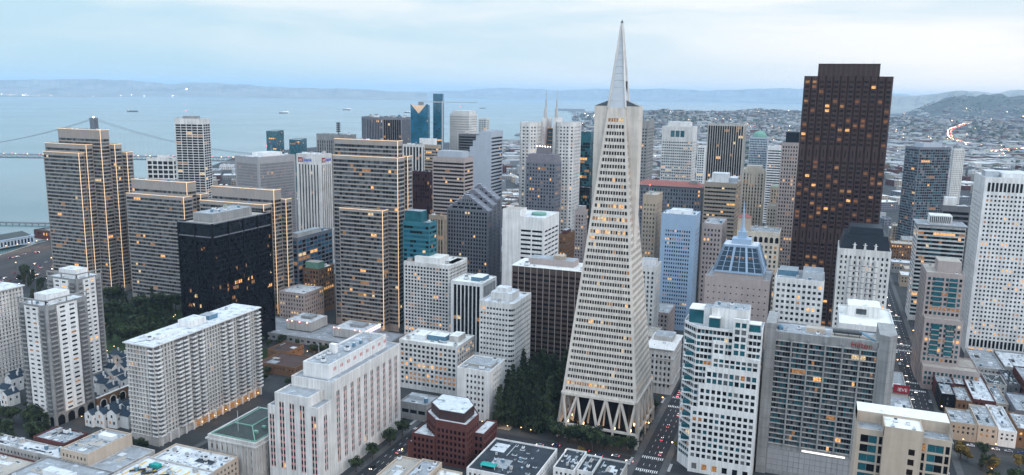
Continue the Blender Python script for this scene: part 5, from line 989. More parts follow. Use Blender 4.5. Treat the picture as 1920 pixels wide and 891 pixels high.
# ------------------------------------------------------------------ right hand towers
x, y, h, wl, wr, th = BX['step_t']
B = Bld('office_tower', 'pinkish stone tower stepping down in three stages with teal window bays', 'building', (x, y), 'pinkish', 'slate_grey', 'roof_tan', 100)
ss = dict(fl=3.9, bay=2.9, wf=.62, hf=.6, d=.4, mx=.8, top=3, bot=3, lit=.06, rowlit=.15, glass=('glass_teal', 'glass_black', 'glass_mid'), gw=(.6, .25, .15)); d1 = 40
B.mass(rect(x, x + wr, y, y + d1), 0, h, ss); B.box(x + 8, x + wr - 2, y + 8, y + 26, h - .9, h + 8, 'penthouse', 'pinkish', 'roof_tan')
B.mass(rect(x + 1, x + wr + 1, y - 9, y - .05), 0, h - 34, ss); B.mass(rect(x + 2, x + wr + 14, y - 20, y - 9.05), 0, 18, ss); B.mass(rect(x + wr + 1.1, x + wr + 14, y - 9, y + 14), 0, 18, ss)
for xx in (x + 6, x + 16):
    for zz0, zz1, yy in ((8 + h - 34, h - 4, y), (24, h - 38, y - 9)):
        k = MB(['glass_teal', 'pinkish']); k.box(xx, xx + 5.5, yy - .6, yy + .1, zz0, zz1); 
        for z in range(int(zz0), int(zz1), 4): k.box(xx - .1, xx + 5.6, yy - .75, yy - .6, z, z + .8, 1)
        k.build('bay_window', B.root)
B.units(rect(x, x + wr, y, y + d1), h - .9, 2, .7, [(x + 8, x + wr - 2, y + 8, y + 26)]); B.finish()
x, y, h, wl, wr, th = BX['banded57']
B = Bld('office_tower', 'tower with alternating dark glass and white bands and an overhanging flat roof', 'building', (x, y), 'white_paint', 'black_steel', 'roof_grey', 100)
B.mass(rect(x, x + wr, y, y + 36), 0, h, dict(mode='ribbon', fl=4.1, bay=2.8, wf=.94, hf=.6, d=.6, mx=.3, top=2, lit=.10, rowlit=.2, glass=('glass_black', 'glass_teal', 'glass_dark'), gw=(.5, .3, .2)))
k = MB(['grey_conc', 'roof_grey']); k.prism(rect(x - 1.5, x + wr + 1.5, y - 1.5, y + 37), h - .05, h + .5, 0, 1); k.build('roof_edge', B.root); B.box(x + wr * .25, x + wr * .72, y + 6, y + 26, h + .5, h + 9, 'penthouse', 'white_paint', 'roof_pale')
k = MB(['dark_metal']); [k.box(x + wr * .25 + i * 1.7, x + wr * .25 + i * 1.7 + .9, y + 5.9, y + 6, h + 2, h + 8) for i in range(int(wr * .47 / 1.7))]; k.build('louvre', B.root); B.finish()
x, y, h, wl, wr, th = BX['c650']; wr = 66
B = Bld('office_tower', 'big white tower with a dense grid of small square windows, lit shopfronts at its foot', 'building', (x, y), 'white_paint', 'white_paint', 'roof_white', 100)
cst = dict(fl=3.72, bay=2.95, wf=.52, hf=.5, d=.75, mx=2, top=14, bot=14, lit=.09, rowlit=.2, glass=('glass_dark', 'glass_brown', 'glass_mid'), gw=(.6, .25, .15)); pl = rect(x, x + wr, y, y + wl)
B.mass(pl, 0, h, cst); tall = dict(fl=8, bay=2.95, wf=.6, hf=.85, d=.7, mx=2, top=.4, bot=.4, lit=0, glass=('glass_black',), gw=(1,))
B.mb.v; 
for z0, z1 in ((h - 12, h - 4.5), (7, 13.5)):
    for i in range(int((wr - 4) / 2.95)):
        k = MB(['glass_black', 'white_paint']); q = x + 2 + i * 2.95; k.box(q + .55, q + 2.4, y - .06, y + .02, z0, z1); k.build('tall_window', B.root)
for i in range(9): k = MB(['lit_warm']); q = x + 3 + i * 7; k.poly([(q, y - .05, .8), (q + 4, y - .05, .8), (q + 4, y - .05, 5.6), (q, y - .05, 5.6)]); k.build('shopfront', B.root)
B.box(x + 14, x + wr - 6, y + 8, y + wl - 8, h - .9, h + 3, 'penthouse', 'white_paint', 'roof_white'); B.box(x + 2, x + 12, y + 14, y + 32, h - .9, h + 4, 'penthouse', 'unit_metal', 'roof_white'); B.finish()
x, y, h, wl, wr, th = BX['gl1693']
B = T('gl1693', 'glass_tower', 'blue-grey glass tower with a pale framed central strip, beyond the big brown tower', 'slate_grey', 'slate_grey', 'roof_grey', fl=3.6, bay=3.2, wf=.86, hf=.7, d=.2, top=3, lit=.02, glass=('glass_teal', 'glass_black', 'glass_mid', 'glass_blind'), gw=(.3, .5, .12, .08), units=4, pent=((.2, .8, .2, .8, 5, 'grey_panel'),))
T('slim', 'apartment_tower', 'slim white slab with teal glass edges beside the blue-grey glass tower', 'white_stone', 'glass_teal', fl=3.3, bay=3, wf=.4, hf=.5, top=2, lit=.05, glass=('glass_teal', 'glass_mid'), gw=(.5, .5), units=0)
T('low1764', 'office_building', 'low black banded block with a white box on top, beside the big white gridded tower', 'dark_conc', 'black_steel', 'roof_white', fl=5, bay=4, wf=.9, hf=.6, mode='ribbon', top=5, lit=.03, pent=((.1, .6, .05, .5, 8, 'white_paint', 'roof_white'),), units=3, **bk)
x, y, h, wl, wr, th = BX['octo']
pl = [(x + math.cos(R(22.5 + 45 * i)) * 33 - 30, y + math.sin(R(22.5 + 45 * i)) * 33 + 30) for i in range(8)]
B = Bld('office_tower', 'dark octagonal tower with stone ribbed corners, tallest of the mid skyline, crane behind', 'building', (x - 30, y + 30), 'slate_grey', 'black_steel', 'roof_dark', 100)
gd = dict(mode='strip', fl=4, bay=3, wf=.8, hf=.7, d=.3, top=3, lit=.07, glass=('glass_black', 'glass_brown'), gw=(.6, .4)); B.mass(pl, 0, h, gd, wallst={5: dict(gd, wf=.45, bay=2.4), 7: dict(gd, wf=.45, bay=2.4), 4: dict(gd, wf=.45, bay=2.4)}); B.units(pl, h - .9, 9, 1.3)
for i in range(5): mast(B, x - 50 + i * 9, y + 15 + (i % 2) * 9, h, 4 + i % 3 * 2, .15)
B.finish()
k = thing('tower_crane', 'thin tower crane arm over the roofs behind the dark octagonal tower', 'crane', (x + 15, y + 110, 0)); q = MB(['unit_metal']); q.bar((x + 15, y + 110, 0), (x + 15, y + 110, 205), 1.6); q.build('mast', k); q = MB(['unit_metal']); q.bar((x - 15, y + 100, 203), (x + 60, y + 130, 203), 1.3); q.build('jib', k); q = MB(['grey_conc']); q.box(x - 17, x - 11, y + 98, y + 103, 198, 203); q.build('counterweight', k)
# ------------------------------------------------------------------ gabled ziggurat
x, y, h, wl, wr, th = BX['gable']
B = Bld('office_tower', 'slate grey tower with three stepped gables one behind another', 'building', (x, y), 'slate_grey', 'slate_grey', 'roof_grey', 100)
zs = dict(mode='strip', fl=3.8, bay=3.1, wf=.62, hf=.6, d=.5, top=1.5, bot=6, lit=.06, fin=(.5, .5, 2), glass=('glass_black', 'glass_dark'), gw=(.6, .4))
for i in range(3):
    a0, a1, b0, b1 = x - wl + i * 2.2, x - i * .4, y + i * 12, y + (i + 1) * 12 - .05; zz = h + i * 4.2; B.mass(rect(a0, a1, b0, b1), 0, zz, zs, roof=False)
    c = (a0 + a1) / 2; hwid = (a1 - a0) / 2; n = 4; up_ = 3.6
    for s in range(n):
        o0, o1 = hwid * (1 - s / n), hwid * (1 - (s + 1) / n) + .01; za, zb_ = zz + s * up_, zz + (s + 1) * up_; k = MB(['slate_grey', 'glass_dark', 'grey_panel'])
        for sg in (-1, 1):
            pa, pb = c + sg * o0, c + sg * o1
            k.poly([(pa, b0, za), (pb, b0, za), (pb, b0, zb_)]); k.poly([(pa, b0, za), (pb, b0, zb_), (pb, b1, zb_), (pa, b1, za)], 0); k.poly([(pa, b1, za), (pb, b1, za), (pb, b1, zb_)])
            k.box(min(pb, pb + sg * 2.0), max(pb, pb + sg * 2.0), b0 - .3, b0 + 2.5, zb_ - .25, zb_ + .15, 2)
        if o1 > 1: k.poly([(c - o1, b0, za), (c + o1, b0, za), (c + o1, b0, zb_), (c - o1, b0, zb_)]); [k.poly([(c - o1 + q * 2 * o1 / 5 + .6, b0 - .05, za + .8), (c - o1 + (q + 1) * 2 * o1 / 5 - .6, b0 - .05, za + .8), (c - o1 + (q + 1) * 2 * o1 / 5 - .6, b0 - .05, zb_ - .8), (c - o1 + q * 2 * o1 / 5 + .6, b0 - .05, zb_ - .8)], 1) for q in range(5)]
        k.build('gable', B.root)
    occl([(c - hwid * .5, b0), (c + hwid * .5, b0), (c + hwid * .5, b1), (c - hwid * .5, b1)], zz, zz + 7)
B.finish()
# ------------------------------------------------------------------ low buildings
LOWN = 0
def low(x0, x1, y0, y1, h, label, wall='tan', roof='roof_grey', units=4, name='low_building', cat='building', group=None, big=.8, **st):
    B = Bld(name, label, cat, (x1, y0), wall, 'dark_conc', roof, 100, group)
    s = dict(fl=3.6, bay=2.8, wf=.45, hf=.5, d=.25, top=1.6, bot=4, lit=.10); s.update(st)
    B.mass(rect(x0, x1, y0, y1), 0, h, s); B.units(rect(x0, x1, y0, y1), h - .9, units, big); B.patches(rect(x0, x1, y0, y1), h - .9, 5 if units else 2); B.finish(); return B
low(-417, -392, 310, 326, 15, 'low block with a brick parapet and a roof crowded with ducts, below the arched tower', 'redbrick', 'roof_grey', 9, lit=0)
Bq = low(-379, -359, 297, 327, 20, 'low cream building with a long blank side wall and cluttered dark roof', 'beige', 'roof_grey', 9, lit=0, wallst=None)
k = MB(['beige', 'unit_white']); k.box(-358.98, -358.6, 296.9, 327, 0, 20.4); k.build('blank_wall', Bq.root); k = MB(['unit_white']); k.box(-372, -362, 316, 320, 19.1, 21.6); k.build('tank_house', Bq.root)
low(-445, -383, 299, 309.5, 12.5, 'low building with patched white roof in front of the brick edged block', 'pale_conc', 'roof_white', 14, lit=0)
low(-424, -389, 268, 291, 13, 'low building with a brick rim and pale stained roof at the bottom corner', 'redbrick', 'roof_tan', 5, lit=0)
Bq = low(-388.5, -340, 262, 296.5, 14, 'low building with a plain grey roof and a long white box on it', 'grey_conc', 'roof_grey', 3, lit=0)
k = MB(['unit_white', 'roof_white']); k.box(-372, -353, 280, 285, 13.1, 16.4, 0, 1); k.build('container', Bq.root)
low(-358.4, -341, 297, 326, 13.5, 'flat empty grey roof beside the cream blank walled building', 'pale_conc', 'roof_grey', 0, lit=0)
Bq = low(-333, -287, 270, 313, 17, 'low building with yellow painted pipe runs and a green machine on its white roof', 'pale_conc', 'roof_white', 10, lit=0)
k = MB([M('yellow_line', (.62, .40, .08), .7).name]); r2 = random.Random(5)
for i in range(7): q = -330 + i * 6; k.box(q, q + .9, 284, 309, 16.15, 16.3); k.box(q, q + 5, 284 + (i * 7) % 22, 284.9 + (i * 7) % 22, 16.15, 16.32)
k.build('painted_line', Bq.root); k = MB(['teal_awning', 'dark_metal']); k.box(-322, -317, 304, 307, 16.5, 18.4); k.box(-324, -322.2, 305, 306.5, 16.5, 17.6); k.box(-324, -316, 303.5, 307.5, 16.1, 16.5, 1); k.build('green_machine', Bq.root)
k = MB(['dark_metal']); [k.bar((-328 + i * 8, 296, 17), (-322 + i * 8, 301, 17), .8) for i in range(5)]; [k.bar((-328 + i * 8, 296, 16.2), (-328 + i * 8, 296, 17), .3) for i in range(5)]; k.build('pipe_run', Bq.root)
low(-334, -290, 313.6, 335, 15, 'low building with a white roof half covered in scattered debris', 'beige', 'roof_white', 20, lit=0, big=.6)
low(-212, -196.2, 345, 378, 11.5, 'grey flat roof with a pale end strip beside the tree lined street', 'beige', 'roof_tan', 3, lit=0, big=.5)
low(-196, -184, 340, 376, 13.5, 'narrow cream building with a rounded end parapet and blue rooftop plant', 'beige', 'roof_grey', 6, lit=0, big=.6)
low(-183.5, -170.5, 350, 374, 11, 'small cream roofed building right below the red brick block', 'beige', 'roof_pale', 4, lit=0, big=.5)
Bq = low(-170, -131, 378, 421, 12, 'wide low building with a black roof dotted by white skylights', 'white_paint', 'roof_dark', 0, lit=.03)
r2 = random.Random(12)
for i in range(16): o = bpy.data.objects.new('skylight', UNITS[6][1]); COL.objects.link(o); o.parent = Bq.root; o.location = (r2.uniform(-36, -4), r2.uniform(4, 39), 11.1); o.scale = (r2.uniform(.5, 1.2),) * 3; o.rotation_euler.z = r2.choice((0, R(90)))
Bq.units(rect(-168, -134, 380, 418), 11.1, 8, .55); k = MB(['teal_awning', 'unit_white']); k.prism(rect(-164, -155, 383, 388), 12.6, 13.2, 0, None, rect(-164, -155, 385, 386)); [k.box(a, a + .3, b, b + .3, 11.1, 12.6, 1) for a in (-163.6, -155.5) for b in (383.3, 387.5)]; k.build('green_canopy', Bq.root)
low(-126, -114, 398, 424, 12, 'cream walled low building with a dark blue roof and white pipes, facing the pyramid', 'white_paint', 'roof_dark', 6, lit=.08, big=.5)
low(-113.6, -104.5, 402, 423, 11, 'narrow low building with dark roof joined between two cream neighbours', 'white_paint', 'roof_dark', 4, lit=.05, big=.45)
low(-104, -89, 396, 421, 11.5, 'corner low building with a black roof, curved parapet and chimney by the crossing', 'pale_conc', 'roof_dark', 3, lit=.1, big=.5)
ch = [(91.5, 107, 560, 586, 12, 'tan brick shop building with a patched grey roof at the square', 'tan', 'roof_grey', .12), (107.3, 118.5, 560, 598, 12.5, 'cream three storey shop building with paired windows at the square', 'beige', 'roof_grey', .12),
      (118.8, 129, 560, 606, 11, 'white shop building with a long white roof at the square', 'white_paint', 'roof_white', .06), (129.3, 146, 562, 592, 13, 'brown shop building at the picture edge beside the white roofed one', 'brownstone', 'roof_grey', .12),
      (92, 101, 611, 636, 13, 'narrow corner building with ornate white window frames on a dark front', 'black_steel', 'roof_grey', .05), (101.5, 111.5, 609, 640, 10.5, 'low brown building with a blue-grey roof behind the ornate corner front', 'brownstone', 'roof_grey', .08),
      (112, 126, 611, 668, 12, 'red brick building with a curved parapet and a deep white roof', 'redbrick', 'roof_white', .03), (126.4, 134, 612, 650, 11, 'small building with a pale blue roof beside the red brick one', 'beige', 'roof_grey', .1),
      (134.5, 150, 594, 630, 14, 'grey walled building with tall dark windows at the picture edge', 'slate_grey', 'roof_grey', .08), (92, 104, 638, 662, 12.5, 'small brick and cream building with a patched roof near the avenue', 'redbrick', 'roof_grey', .04),
      (104.5, 112, 642, 668, 11.5, 'building with a pale lilac roof between brick neighbours', 'maroon', 'roof_white', .03), (127, 140, 652, 676, 12, 'grey green roofed building with a row of upper windows', 'pale_conc', 'slate_green', .04),
      (141, 149, 655, 690, 12, 'dark fronted building between the grey green roof and the brick wall', 'dark_conc', 'roof_dark', .1), (126, 146, 694, 745, 11, 'wide flat grey roof at the foot of the white gridded tower', 'pale_conc', 'roof_grey', .0),
      (147, 170, 700, 745, 12, 'flat pale roof under the shopfronts of the white gridded tower', 'grey_conc', 'roof_white', .0), (150, 165, 640, 688, 17, 'tall red brick wall building at the picture edge', 'redbrick', 'roof_grey', .0)]
for a in ch: low(*a[:5], a[5], a[6], a[7], 6, lit=a[8], big=.55)
Bq = low(48, 70, 600, 648, 13, 'low shop building with a red sign box beside the hotel and the avenue', 'pale_conc', 'roof_grey', 7, lit=.05)
k = MB([M('sign_box', (.25, .02, .03), .5).name]); k.box(60, 70.4, 599, 599.6, 13, 19); k.build('sign_box', Bq.root); letters(Bq, 'IEVE', (66, 598.9, 14.6), 3.4, 'white_paint', ex=.05, name='sign_lettering')
low(52, 71, 560, 598, 12, 'pale pinkish end wall and flat roof behind the beige white roofed building', 'beige', 'roof_grey', 4, lit=0)
low(50, 71, 520, 556, 10, 'low flat roofed shop between the hotel and the avenue', 'pale_conc', 'roof_grey', 4, lit=0)
# ------------------------------------------------------------------ plaza in front of the slab towers
def plaza(x0, x1, y0, y1, z0, z1, label, roof='roof_white', wall='pale_conc', bulbs=True):
    B = Bld('pavilion', label, 'building', (x1, y0), wall, wall, roof, 60, 'plaza pavilions'); B.mass(rect(x0, x1, y0, y1), z0, z1, dict(mode='blank'), par=.3)
    B.box(x0 + (x1 - x0) * .35, x0 + (x1 - x0) * .75, y0 + (y1 - y0) * .35, y0 + (y1 - y0) * .75, z1 - .3, z1 + 2.2, 'penthouse', 'grey_conc', 'roof_grey'); B.finish(); return B
low(-470, -330, 556, 600, 6.5, 'broad grey plaza deck under the low white roofed pavilions', 'grey_conc', 'roof_grey', 0, 'plaza_deck', 'plaza', lit=.15, bay=6, fl=5, bot=1, wf=.5)
plaza(-489, -462, 642, 664, 0, 10, 'flat pale blue roofed pavilion between the lit slab towers')
B1 = plaza(-434, -408, 572, 597, 6.5, 15, 'white box pavilion with a grey roof hatch on the plaza deck')
B2 = plaza(-384, -352, 570, 596, 6.5, 14, 'pavilion with rows of red and blue lights along its roof edge')
M('pink_bulb', (.8, .3, .25), .5, 0, emit=(1, .35, .25), es=5); M('blue_bulb', (.3, .3, .9), .5, 0, emit=(.35, .35, 1), es=5)
for i in range(16):
    k = MB(['pink_bulb', 'blue_bulb']); q = 571 + i * 1.6; k.cyl((-351.7, q), .35, 13.6, 14.3, 6); k.cyl((-351.7, q), .3, 11.6, 12.2, 6, 1); k.build('light_bulb', B2.root)
for B_, xs in ((B1, (-433, -428, -420, -412)), (B2, (-383, -378, -362, -357))):
    for q in xs: k = MB(['pink_bulb']); y0_ = LOC[B_.root.name][1]; k.cyl((q, y0_ - .3), .35, 14, 14.7, 6); k.build('light_bulb', B_.root)
low(-396, -362, 485, 512, 8, 'dark brown low building with a big flat brown roof by the lawn', 'brownstone', M('brown_roof', (.075, .05, .045), .8, .2, .2).name, 0, lit=.05)
low(-410, -390, 514, 536, 8, 'second dark brown flat roofed low building, beyond the lawn path', 'brownstone', 'brown_roof', 0, lit=.05)
lw_ = MB(['lawn']); lw_.poly([(-440, 500, .05), (-398, 500, .05), (-398, 535, .05), (-440, 535, .05)]); lw_.poly([(-660, 470, .05), (-480, 470, .05), (-480, 600, .05), (-660, 600, .05)]); struct('lawn', lw_)
low(-372, -352, 540, 554, 4, 'low curved garden building with lamps beside the brown flat roofs', 'grey_conc', 'roof_grey', 0, lit=.3, bay=3)
# ------------------------------------------------------------------ townhouses on the garden deck
def townhouse(x, y, wx, wy, zb, rot, label):
    t = thing('townhouse', label, 'house', (x, y, 0), 'white gabled townhouses with blue-black roofs'); LOC[t.name] = (0, 0, 0); t.rotation_euler.z = R(rot)
    k = MB(['white_paint']); k.box(-wx / 2, wx / 2, -wy / 2, wy / 2, 0, zb); k.poly([(-wx / 2, -wy / 2, zb), (wx / 2, -wy / 2, zb), (0, -wy / 2, zb + wx * .36)]); k.poly([(-wx / 2, wy / 2, zb), (wx / 2, wy / 2, zb), (0, wy / 2, zb + wx * .36)]); k.build('wall', t, (0, 0, 0))
    k = MB(['navy_roof'])
    for s in (-1, 1): k.poly([(s * (wx / 2 + .3), -wy / 2 - .2, zb - .2), (s * (wx / 2 + .3), wy / 2 + .2, zb - .2), (0, wy / 2 + .2, zb + wx * .36 + .1), (0, -wy / 2 - .2, zb + wx * .36 + .1)])
    k.build('roof', t, (0, 0, 0)); k = MB(['white_paint']); k.box(wx * .2, wx * .2 + .9, wy * .1, wy * .1 + .9, zb, zb + wx * .36 + 1.4); k.build('chimney', t, (0, 0, 0))
    for sx, sz in ((-.22, .25), (.22, .25), (0, .68)):
        k = MB([('glass_dark', 'lit_dim', 'glass_mid')[int(abs(x * 7 + sx * 10)) % 3]]); k.poly([(sx * wx - .7, -wy / 2 - .03, zb * sz), (sx * wx + .7, -wy / 2 - .03, zb * sz), (sx * wx + .7, -wy / 2 - .03, zb * sz + 2), (sx * wx - .7, -wy / 2 - .03, zb * sz + 2)]); k.build('window', t, (0, 0, 0))
    for sy in (-.25, .25):
        k = MB(['glass_dark']); k.poly([(wx / 2 + .03, sy * wy - .6, zb * .5), (wx / 2 + .03, sy * wy + .6, zb * .5), (wx / 2 + .03, sy * wy + .6, zb * .5 + 1.8), (wx / 2 + .03, sy * wy - .6, zb * .5 + 1.8)]); k.build('window', t, (0, 0, 0))
th_ = [(-428, 362, 'pair nearest the arched tower'), (-421, 364, 'pair nearest the arched tower'), (-413, 366, 'pair nearest the long slab'), (-406, 368, 'pair nearest the long slab'), (-424, 374, 'row behind the arched tower foot'), (-415, 377, 'row behind the arched tower foot'),
       (-456, 400, 'cluster behind the brick arched wall'), (-465, 404, 'cluster behind the brick arched wall'), (-474, 408, 'cluster behind the brick arched wall'), (-462, 416, 'cluster behind the brick arched wall'), (-472, 420, 'cluster behind the brick arched wall'),
       (-485, 428, 'far row below the park'), (-495, 432, 'far row below the park'), (-505, 440, 'far row below the park'), (-498, 450, 'far row below the park'), (-509, 456, 'far row below the park'), (-488, 444, 'far row below the park'), (-478, 434, 'far row below the park'),
       (-508, 364, 'pair by the far edge slab'), (-517, 369, 'pair by the far edge slab'), (-530, 384, 'row beside the far edge slab'), (-540, 392, 'row beside the far edge slab')]
for i, (a, b, s) in enumerate(th_): townhouse(a, b, 7.2, 9, 8.5 + (i % 3) * .8, (i * 37) % 5 * 2 - 4 + (90 if i % 4 == 3 else 0), f'white gabled townhouse, one of the {s}')
k = thing('garden_wall', 'brown brick garage wall with arched openings beside the arched tower', 'wall', (-446.5, 385, 0)); q = MB(['brownstone', 'white_stone']); q.box(-447, -446, 380, 432, 0, 8); q.box(-447.2, -445.8, 380, 432, 8, 8.5, 1); q.build('wall', k)
for i in range(6):
    q = MB(['black_steel', 'white_stone']); sc = 385 + i * 8; r = 2.6; pts = [(sc + r, .1)] + [(sc + r * math.cos(t), 3.4 + r * math.sin(t)) for t in [math.pi * j / 10 for j in range(11)]] + [(sc - r, .1)]
    q.poly([(-445.95, s, z) for s, z in pts]); [q.bar((-445.9, sa, za), (-445.9, sb, zb), .45, mi=1) for (sa, za), (sb, zb) in zip(pts[:-1], pts[1:])]; q.build('arch', k)
# ------------------------------------------------------------------ waterfront
B = Bld('pier_shed', 'long arcaded pale blue pier shed with a dark roof at the waterfront', 'building', (-1020, 640), 'blue_panel', 'slate_grey', 'slate_green', 100)
B.mass(rect(-1062, -1022, 600, 790), 0, 10, dict(fl=8, bay=5, wf=.6, hf=.75, d=.8, top=1.5, bot=.3, lit=.0, glass=('glass_dark',), gw=(1,)), roof=False); k = MB(['slate_green', 'blue_panel']); k.prism(rect(-1063, -1021, 599, 791), 10, 10.6, 1); k.prism(rect(-1060, -1024, 602, 788), 10.6, 15, 0, None, rect(-1043, -1041, 602, 788)); k.build('roof', B.root); mast(B, -1030, 740, 12, 12, .2, 'flagpole'); B.finish()
B = low(-1050, -1016, 812, 850, 13, 'red brick waterfront building with a dark roof beyond the arcaded shed', 'redbrick', 'slate_green', 2, lit=.03, fl=5, bay=5); B = low(-1014, -996, 826, 850, 11, 'small tan waterfront building beside the brick one', 'tan', 'roof_tan', 1, lit=.1)
k = thing('jetty', 'long thin dark jetty lying across the water', 'jetty', (-1180, 900, 0)); q = MB(['dark_conc']); q.bar((-1330, 847, .5), (-1080, 935, .5), 7, 1.4); q.build('deck', k); q = MB(['dark_conc']); [q.box(-1330 + i * 10 - .4, -1330 + i * 10 + .4, 847 + i * 3.5 - .4, 847 + i * 3.5 + .4, -4, .2) for i in range(26)]; q.build('pile', k)
# suspension bridge
br = thing('suspension_bridge', 'grey double deck suspension bridge running behind the slab towers to the water', 'bridge', (-1492, 1320, 0)); bd = rt
def bp(s, z, o=0.0): v = Vector((-1492, 1320, 0)) + bd * s + fh * o; return (v.x, v.y, z)
k = MB(['slate_grey', 'asphalt']); k.bar(bp(-900, 68), bp(620, 68), 16, 1.2, 0); k.bar(bp(-900, 60), bp(620, 60), 16, 1.0, 0)
for o in (-8, 8):
    s = -900
    while s < 612: k.bar(bp(s, 60, o), bp(s + 6, 68, o), .6); k.bar(bp(s + 6, 68, o), bp(s + 12, 60, o), .6); s += 12
k.build('deck', br)
for s0 in (0,):
    k = MB(['slate_grey', 'bulb_white'])
    for o in (-9, 9):
        k.bar(bp(s0 - 3, 0, o), bp(s0 - 2, 150, o), 3.6); k.bar(bp(s0 + 3, 0, o), bp(s0 + 2, 150, o), 3.6)
    for z in (80, 104, 128, 147): k.bar(bp(s0, z, -9), bp(s0, z, 9), 3); 
    for z in (80, 104): k.bar(bp(s0, z, -9), bp(s0, z + 24, 9), 1.6); k.bar(bp(s0, z, 9), bp(s0, z + 24, -9), 1.6)
    k.cyl(bp(s0, 0)[:2], 1.0, 150, 152.5, 8, 1); k.build('bridge_tower', br)
def cz(s): return 74 + max(0, 1 - abs(s) / 430) ** 2 * 74
for o in (-8.5, 8.5):
    k = MB(['slate_grey']); ss_ = list(range(-900, 621, 20)); [k.bar(bp(a, cz(a), o), bp(b, cz(b), o), .6) for a, b in zip(ss_, ss_[1:])]; k.build('cable', br)
    k = MB(['slate_grey']); [k.bar(bp(a, cz(a), o), bp(a, 68, o), .14) for a in ss_]; k.build('suspender_lattice', br)
k = MB(['bulb', 'red_lamp'])
for i in range(70): q = bp(-420 + i * 15 + (i * 7) % 9, 0, (i % 2) * 8 - 4); k.box(q[0] - .5, q[0] + .5, q[1] - .5, q[1] + .5, 68.7, 69.5, i % 2)
k.build('traffic_light', br, kind='stuff')
# ships at anchor
def ship(x, y, L, lab, lit=True):
    t = thing('cargo_ship', lab, 'ship', (x, y, -2.5), 'ships at anchor in the bay'); d = rt; p = Vector((d.y, -d.x, 0))
    def sp(a, b): v = Vector((x, y, 0)) + d * a + p * b; return (v.x, v.y)
    k = MB(['dark_metal', 'maroon']); w_ = L * .08; dk_ = [sp(-L / 2, -w_), sp(L * .4, -w_), sp(L / 2, 0), sp(L * .4, w_), sp(-L / 2, w_)]; hl = [sp(-L * .48, -w_ * .9), sp(L * .38, -w_ * .9), sp(L * .46, 0), sp(L * .38, w_ * .9), sp(-L * .48, w_ * .9)]; k.prism(hl, -2.6, 0, 1); k.prism(hl, 0, L * .055, 0, None, dk_); k.build('hull', t)
    k = MB(['white_paint', 'glass_dark']); k.prism([sp(-L * .46, -w_ * .8), sp(-L * .33, -w_ * .8), sp(-L * .33, w_ * .8), sp(-L * .46, w_ * .8)], L * .055, L * .15); k.prism([sp(-L * .44, -w_), sp(-L * .38, -w_), sp(-L * .38, w_), sp(-L * .44, w_)], L * .15, L * .18, 0); k.build('bridge_house', t)
    for a in (-.15, .02, .19, .33): k = MB(['slate_grey']); q = sp(L * a, 0); k.cyl(q, L * .008, L * .055, L * .16, 6); q2 = sp(L * (a + .07), 0); k.bar((*q, L * .08), (*q2, L * .14), L * .008); k.build('deck_crane', t)
    if lit:
        k = MB(['bulb_white'])
        for a in (-.4, -.1, .1, .3, .45): q = sp(L * a, -w_); k.cyl(q, L * .012, L * .10, L * .13, 6)
        k.build('deck_light', t, kind='stuff')
ship(-5939, 5688, 105, 'dark cargo ship lying nearest the bridge tower', False); ship(-4809, 6407, 88, 'brightly lit cargo ship on the water above the ribbed white bank tower'); ship(-5200, 8106, 92, 'pale cargo ship left of the dark octagonal tower'); ship(-4658, 10857, 90, 'small distant ship near the white crowned tower', False); ship(-4168, 7665, 70, 'small lit vessel beside the notched blue tower')
for (a, b, L, s) in ((-1560, 1920, 26, 'small ferry moored below the bridge deck'), (-1420, 1700, 20, 'little boat just clear of the tall lit slab tower')):
    t = thing('ferry_boat', s, 'boat', (a, b, -2.5)); k = MB(['slate_grey']); k.prism([(a - L / 2, b - 3), (a + L * .35, b - 3), (a + L / 2, b), (a + L * .35, b + 3), (a - L / 2, b + 3)], -2.6, .5); k.build('hull', t); k = MB(['white_paint', 'glass_dark']); k.box(a - L * .35, a + L * .25, b - 2.4, b + 2.4, .5, 3.4); k.box(a - L * .1, a + L * .1, b - 1.6, b + 1.6, 3.4, 5.2); k.build('cabin', t)
# ------------------------------------------------------------------ far land, hills, distant city
def W(px, D, lat=0):
    v = fh * D + rt * ((px - 960) / 1500 * .984 * D + lat); return v.x, v.y
def hor(px): return 176 + (px - 960) * .0161
MOUNDS = [(1250, 6500, 120, 900, 92), (1330, 5200, 90, 600, 45), (1420, 7600, 110, 1300, 80), (1560, 7000, 150, 1200, 50), (1690, 6200, 70, 800, 60), (1800, 5600, 70, 700, 70), (1930, 5200, 90, 800, 85), (2080, 5000, 120, 900, 110),
          (1775, 9600, 55, 1000, 150), (1840, 9800, 70, 1100, 195), (1930, 10000, 80, 1100, 180), (2060, 10000, 120, 1200, 260), (1730, 9500, 40, 900, 60)]
def hz(px, D):
    z = sum(h * math.exp(-((px - a) / w) ** 2 - ((D - b) / d) ** 2) for a, b, w, d, h in MOUNDS)
    return z * (1 + .10 * math.sin(px * .13 + D * .002) * math.sin(D * .0037 + px * .05))
def polar(name, pxs, Ds, zf, m):
    k = MB([m]); n = len(Ds)
    for p in pxs:
        for d in Ds: x, y = W(p, d); k.v.append((x, y, zf(p, d)))
    for i in range(len(pxs) - 1):
        for j in range(n - 1): k.f.append((i * n + j, (i + 1) * n + j, (i + 1) * n + j + 1, i * n + j + 1)); k.mi.append(0)
    return k
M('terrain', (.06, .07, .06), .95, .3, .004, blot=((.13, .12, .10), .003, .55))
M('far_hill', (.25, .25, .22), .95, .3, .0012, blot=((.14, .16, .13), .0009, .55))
Ds = [2400 * 1.058 ** i for i in range(30)]
struct('terrain', polar('terrain', list(range(1130, 2240, 12)), Ds, lambda p, d: hz(p, d) * min(1, (p - 1130) / 60 + .02) + .4 - (0 if p > 1131 else .3), 'terrain'))
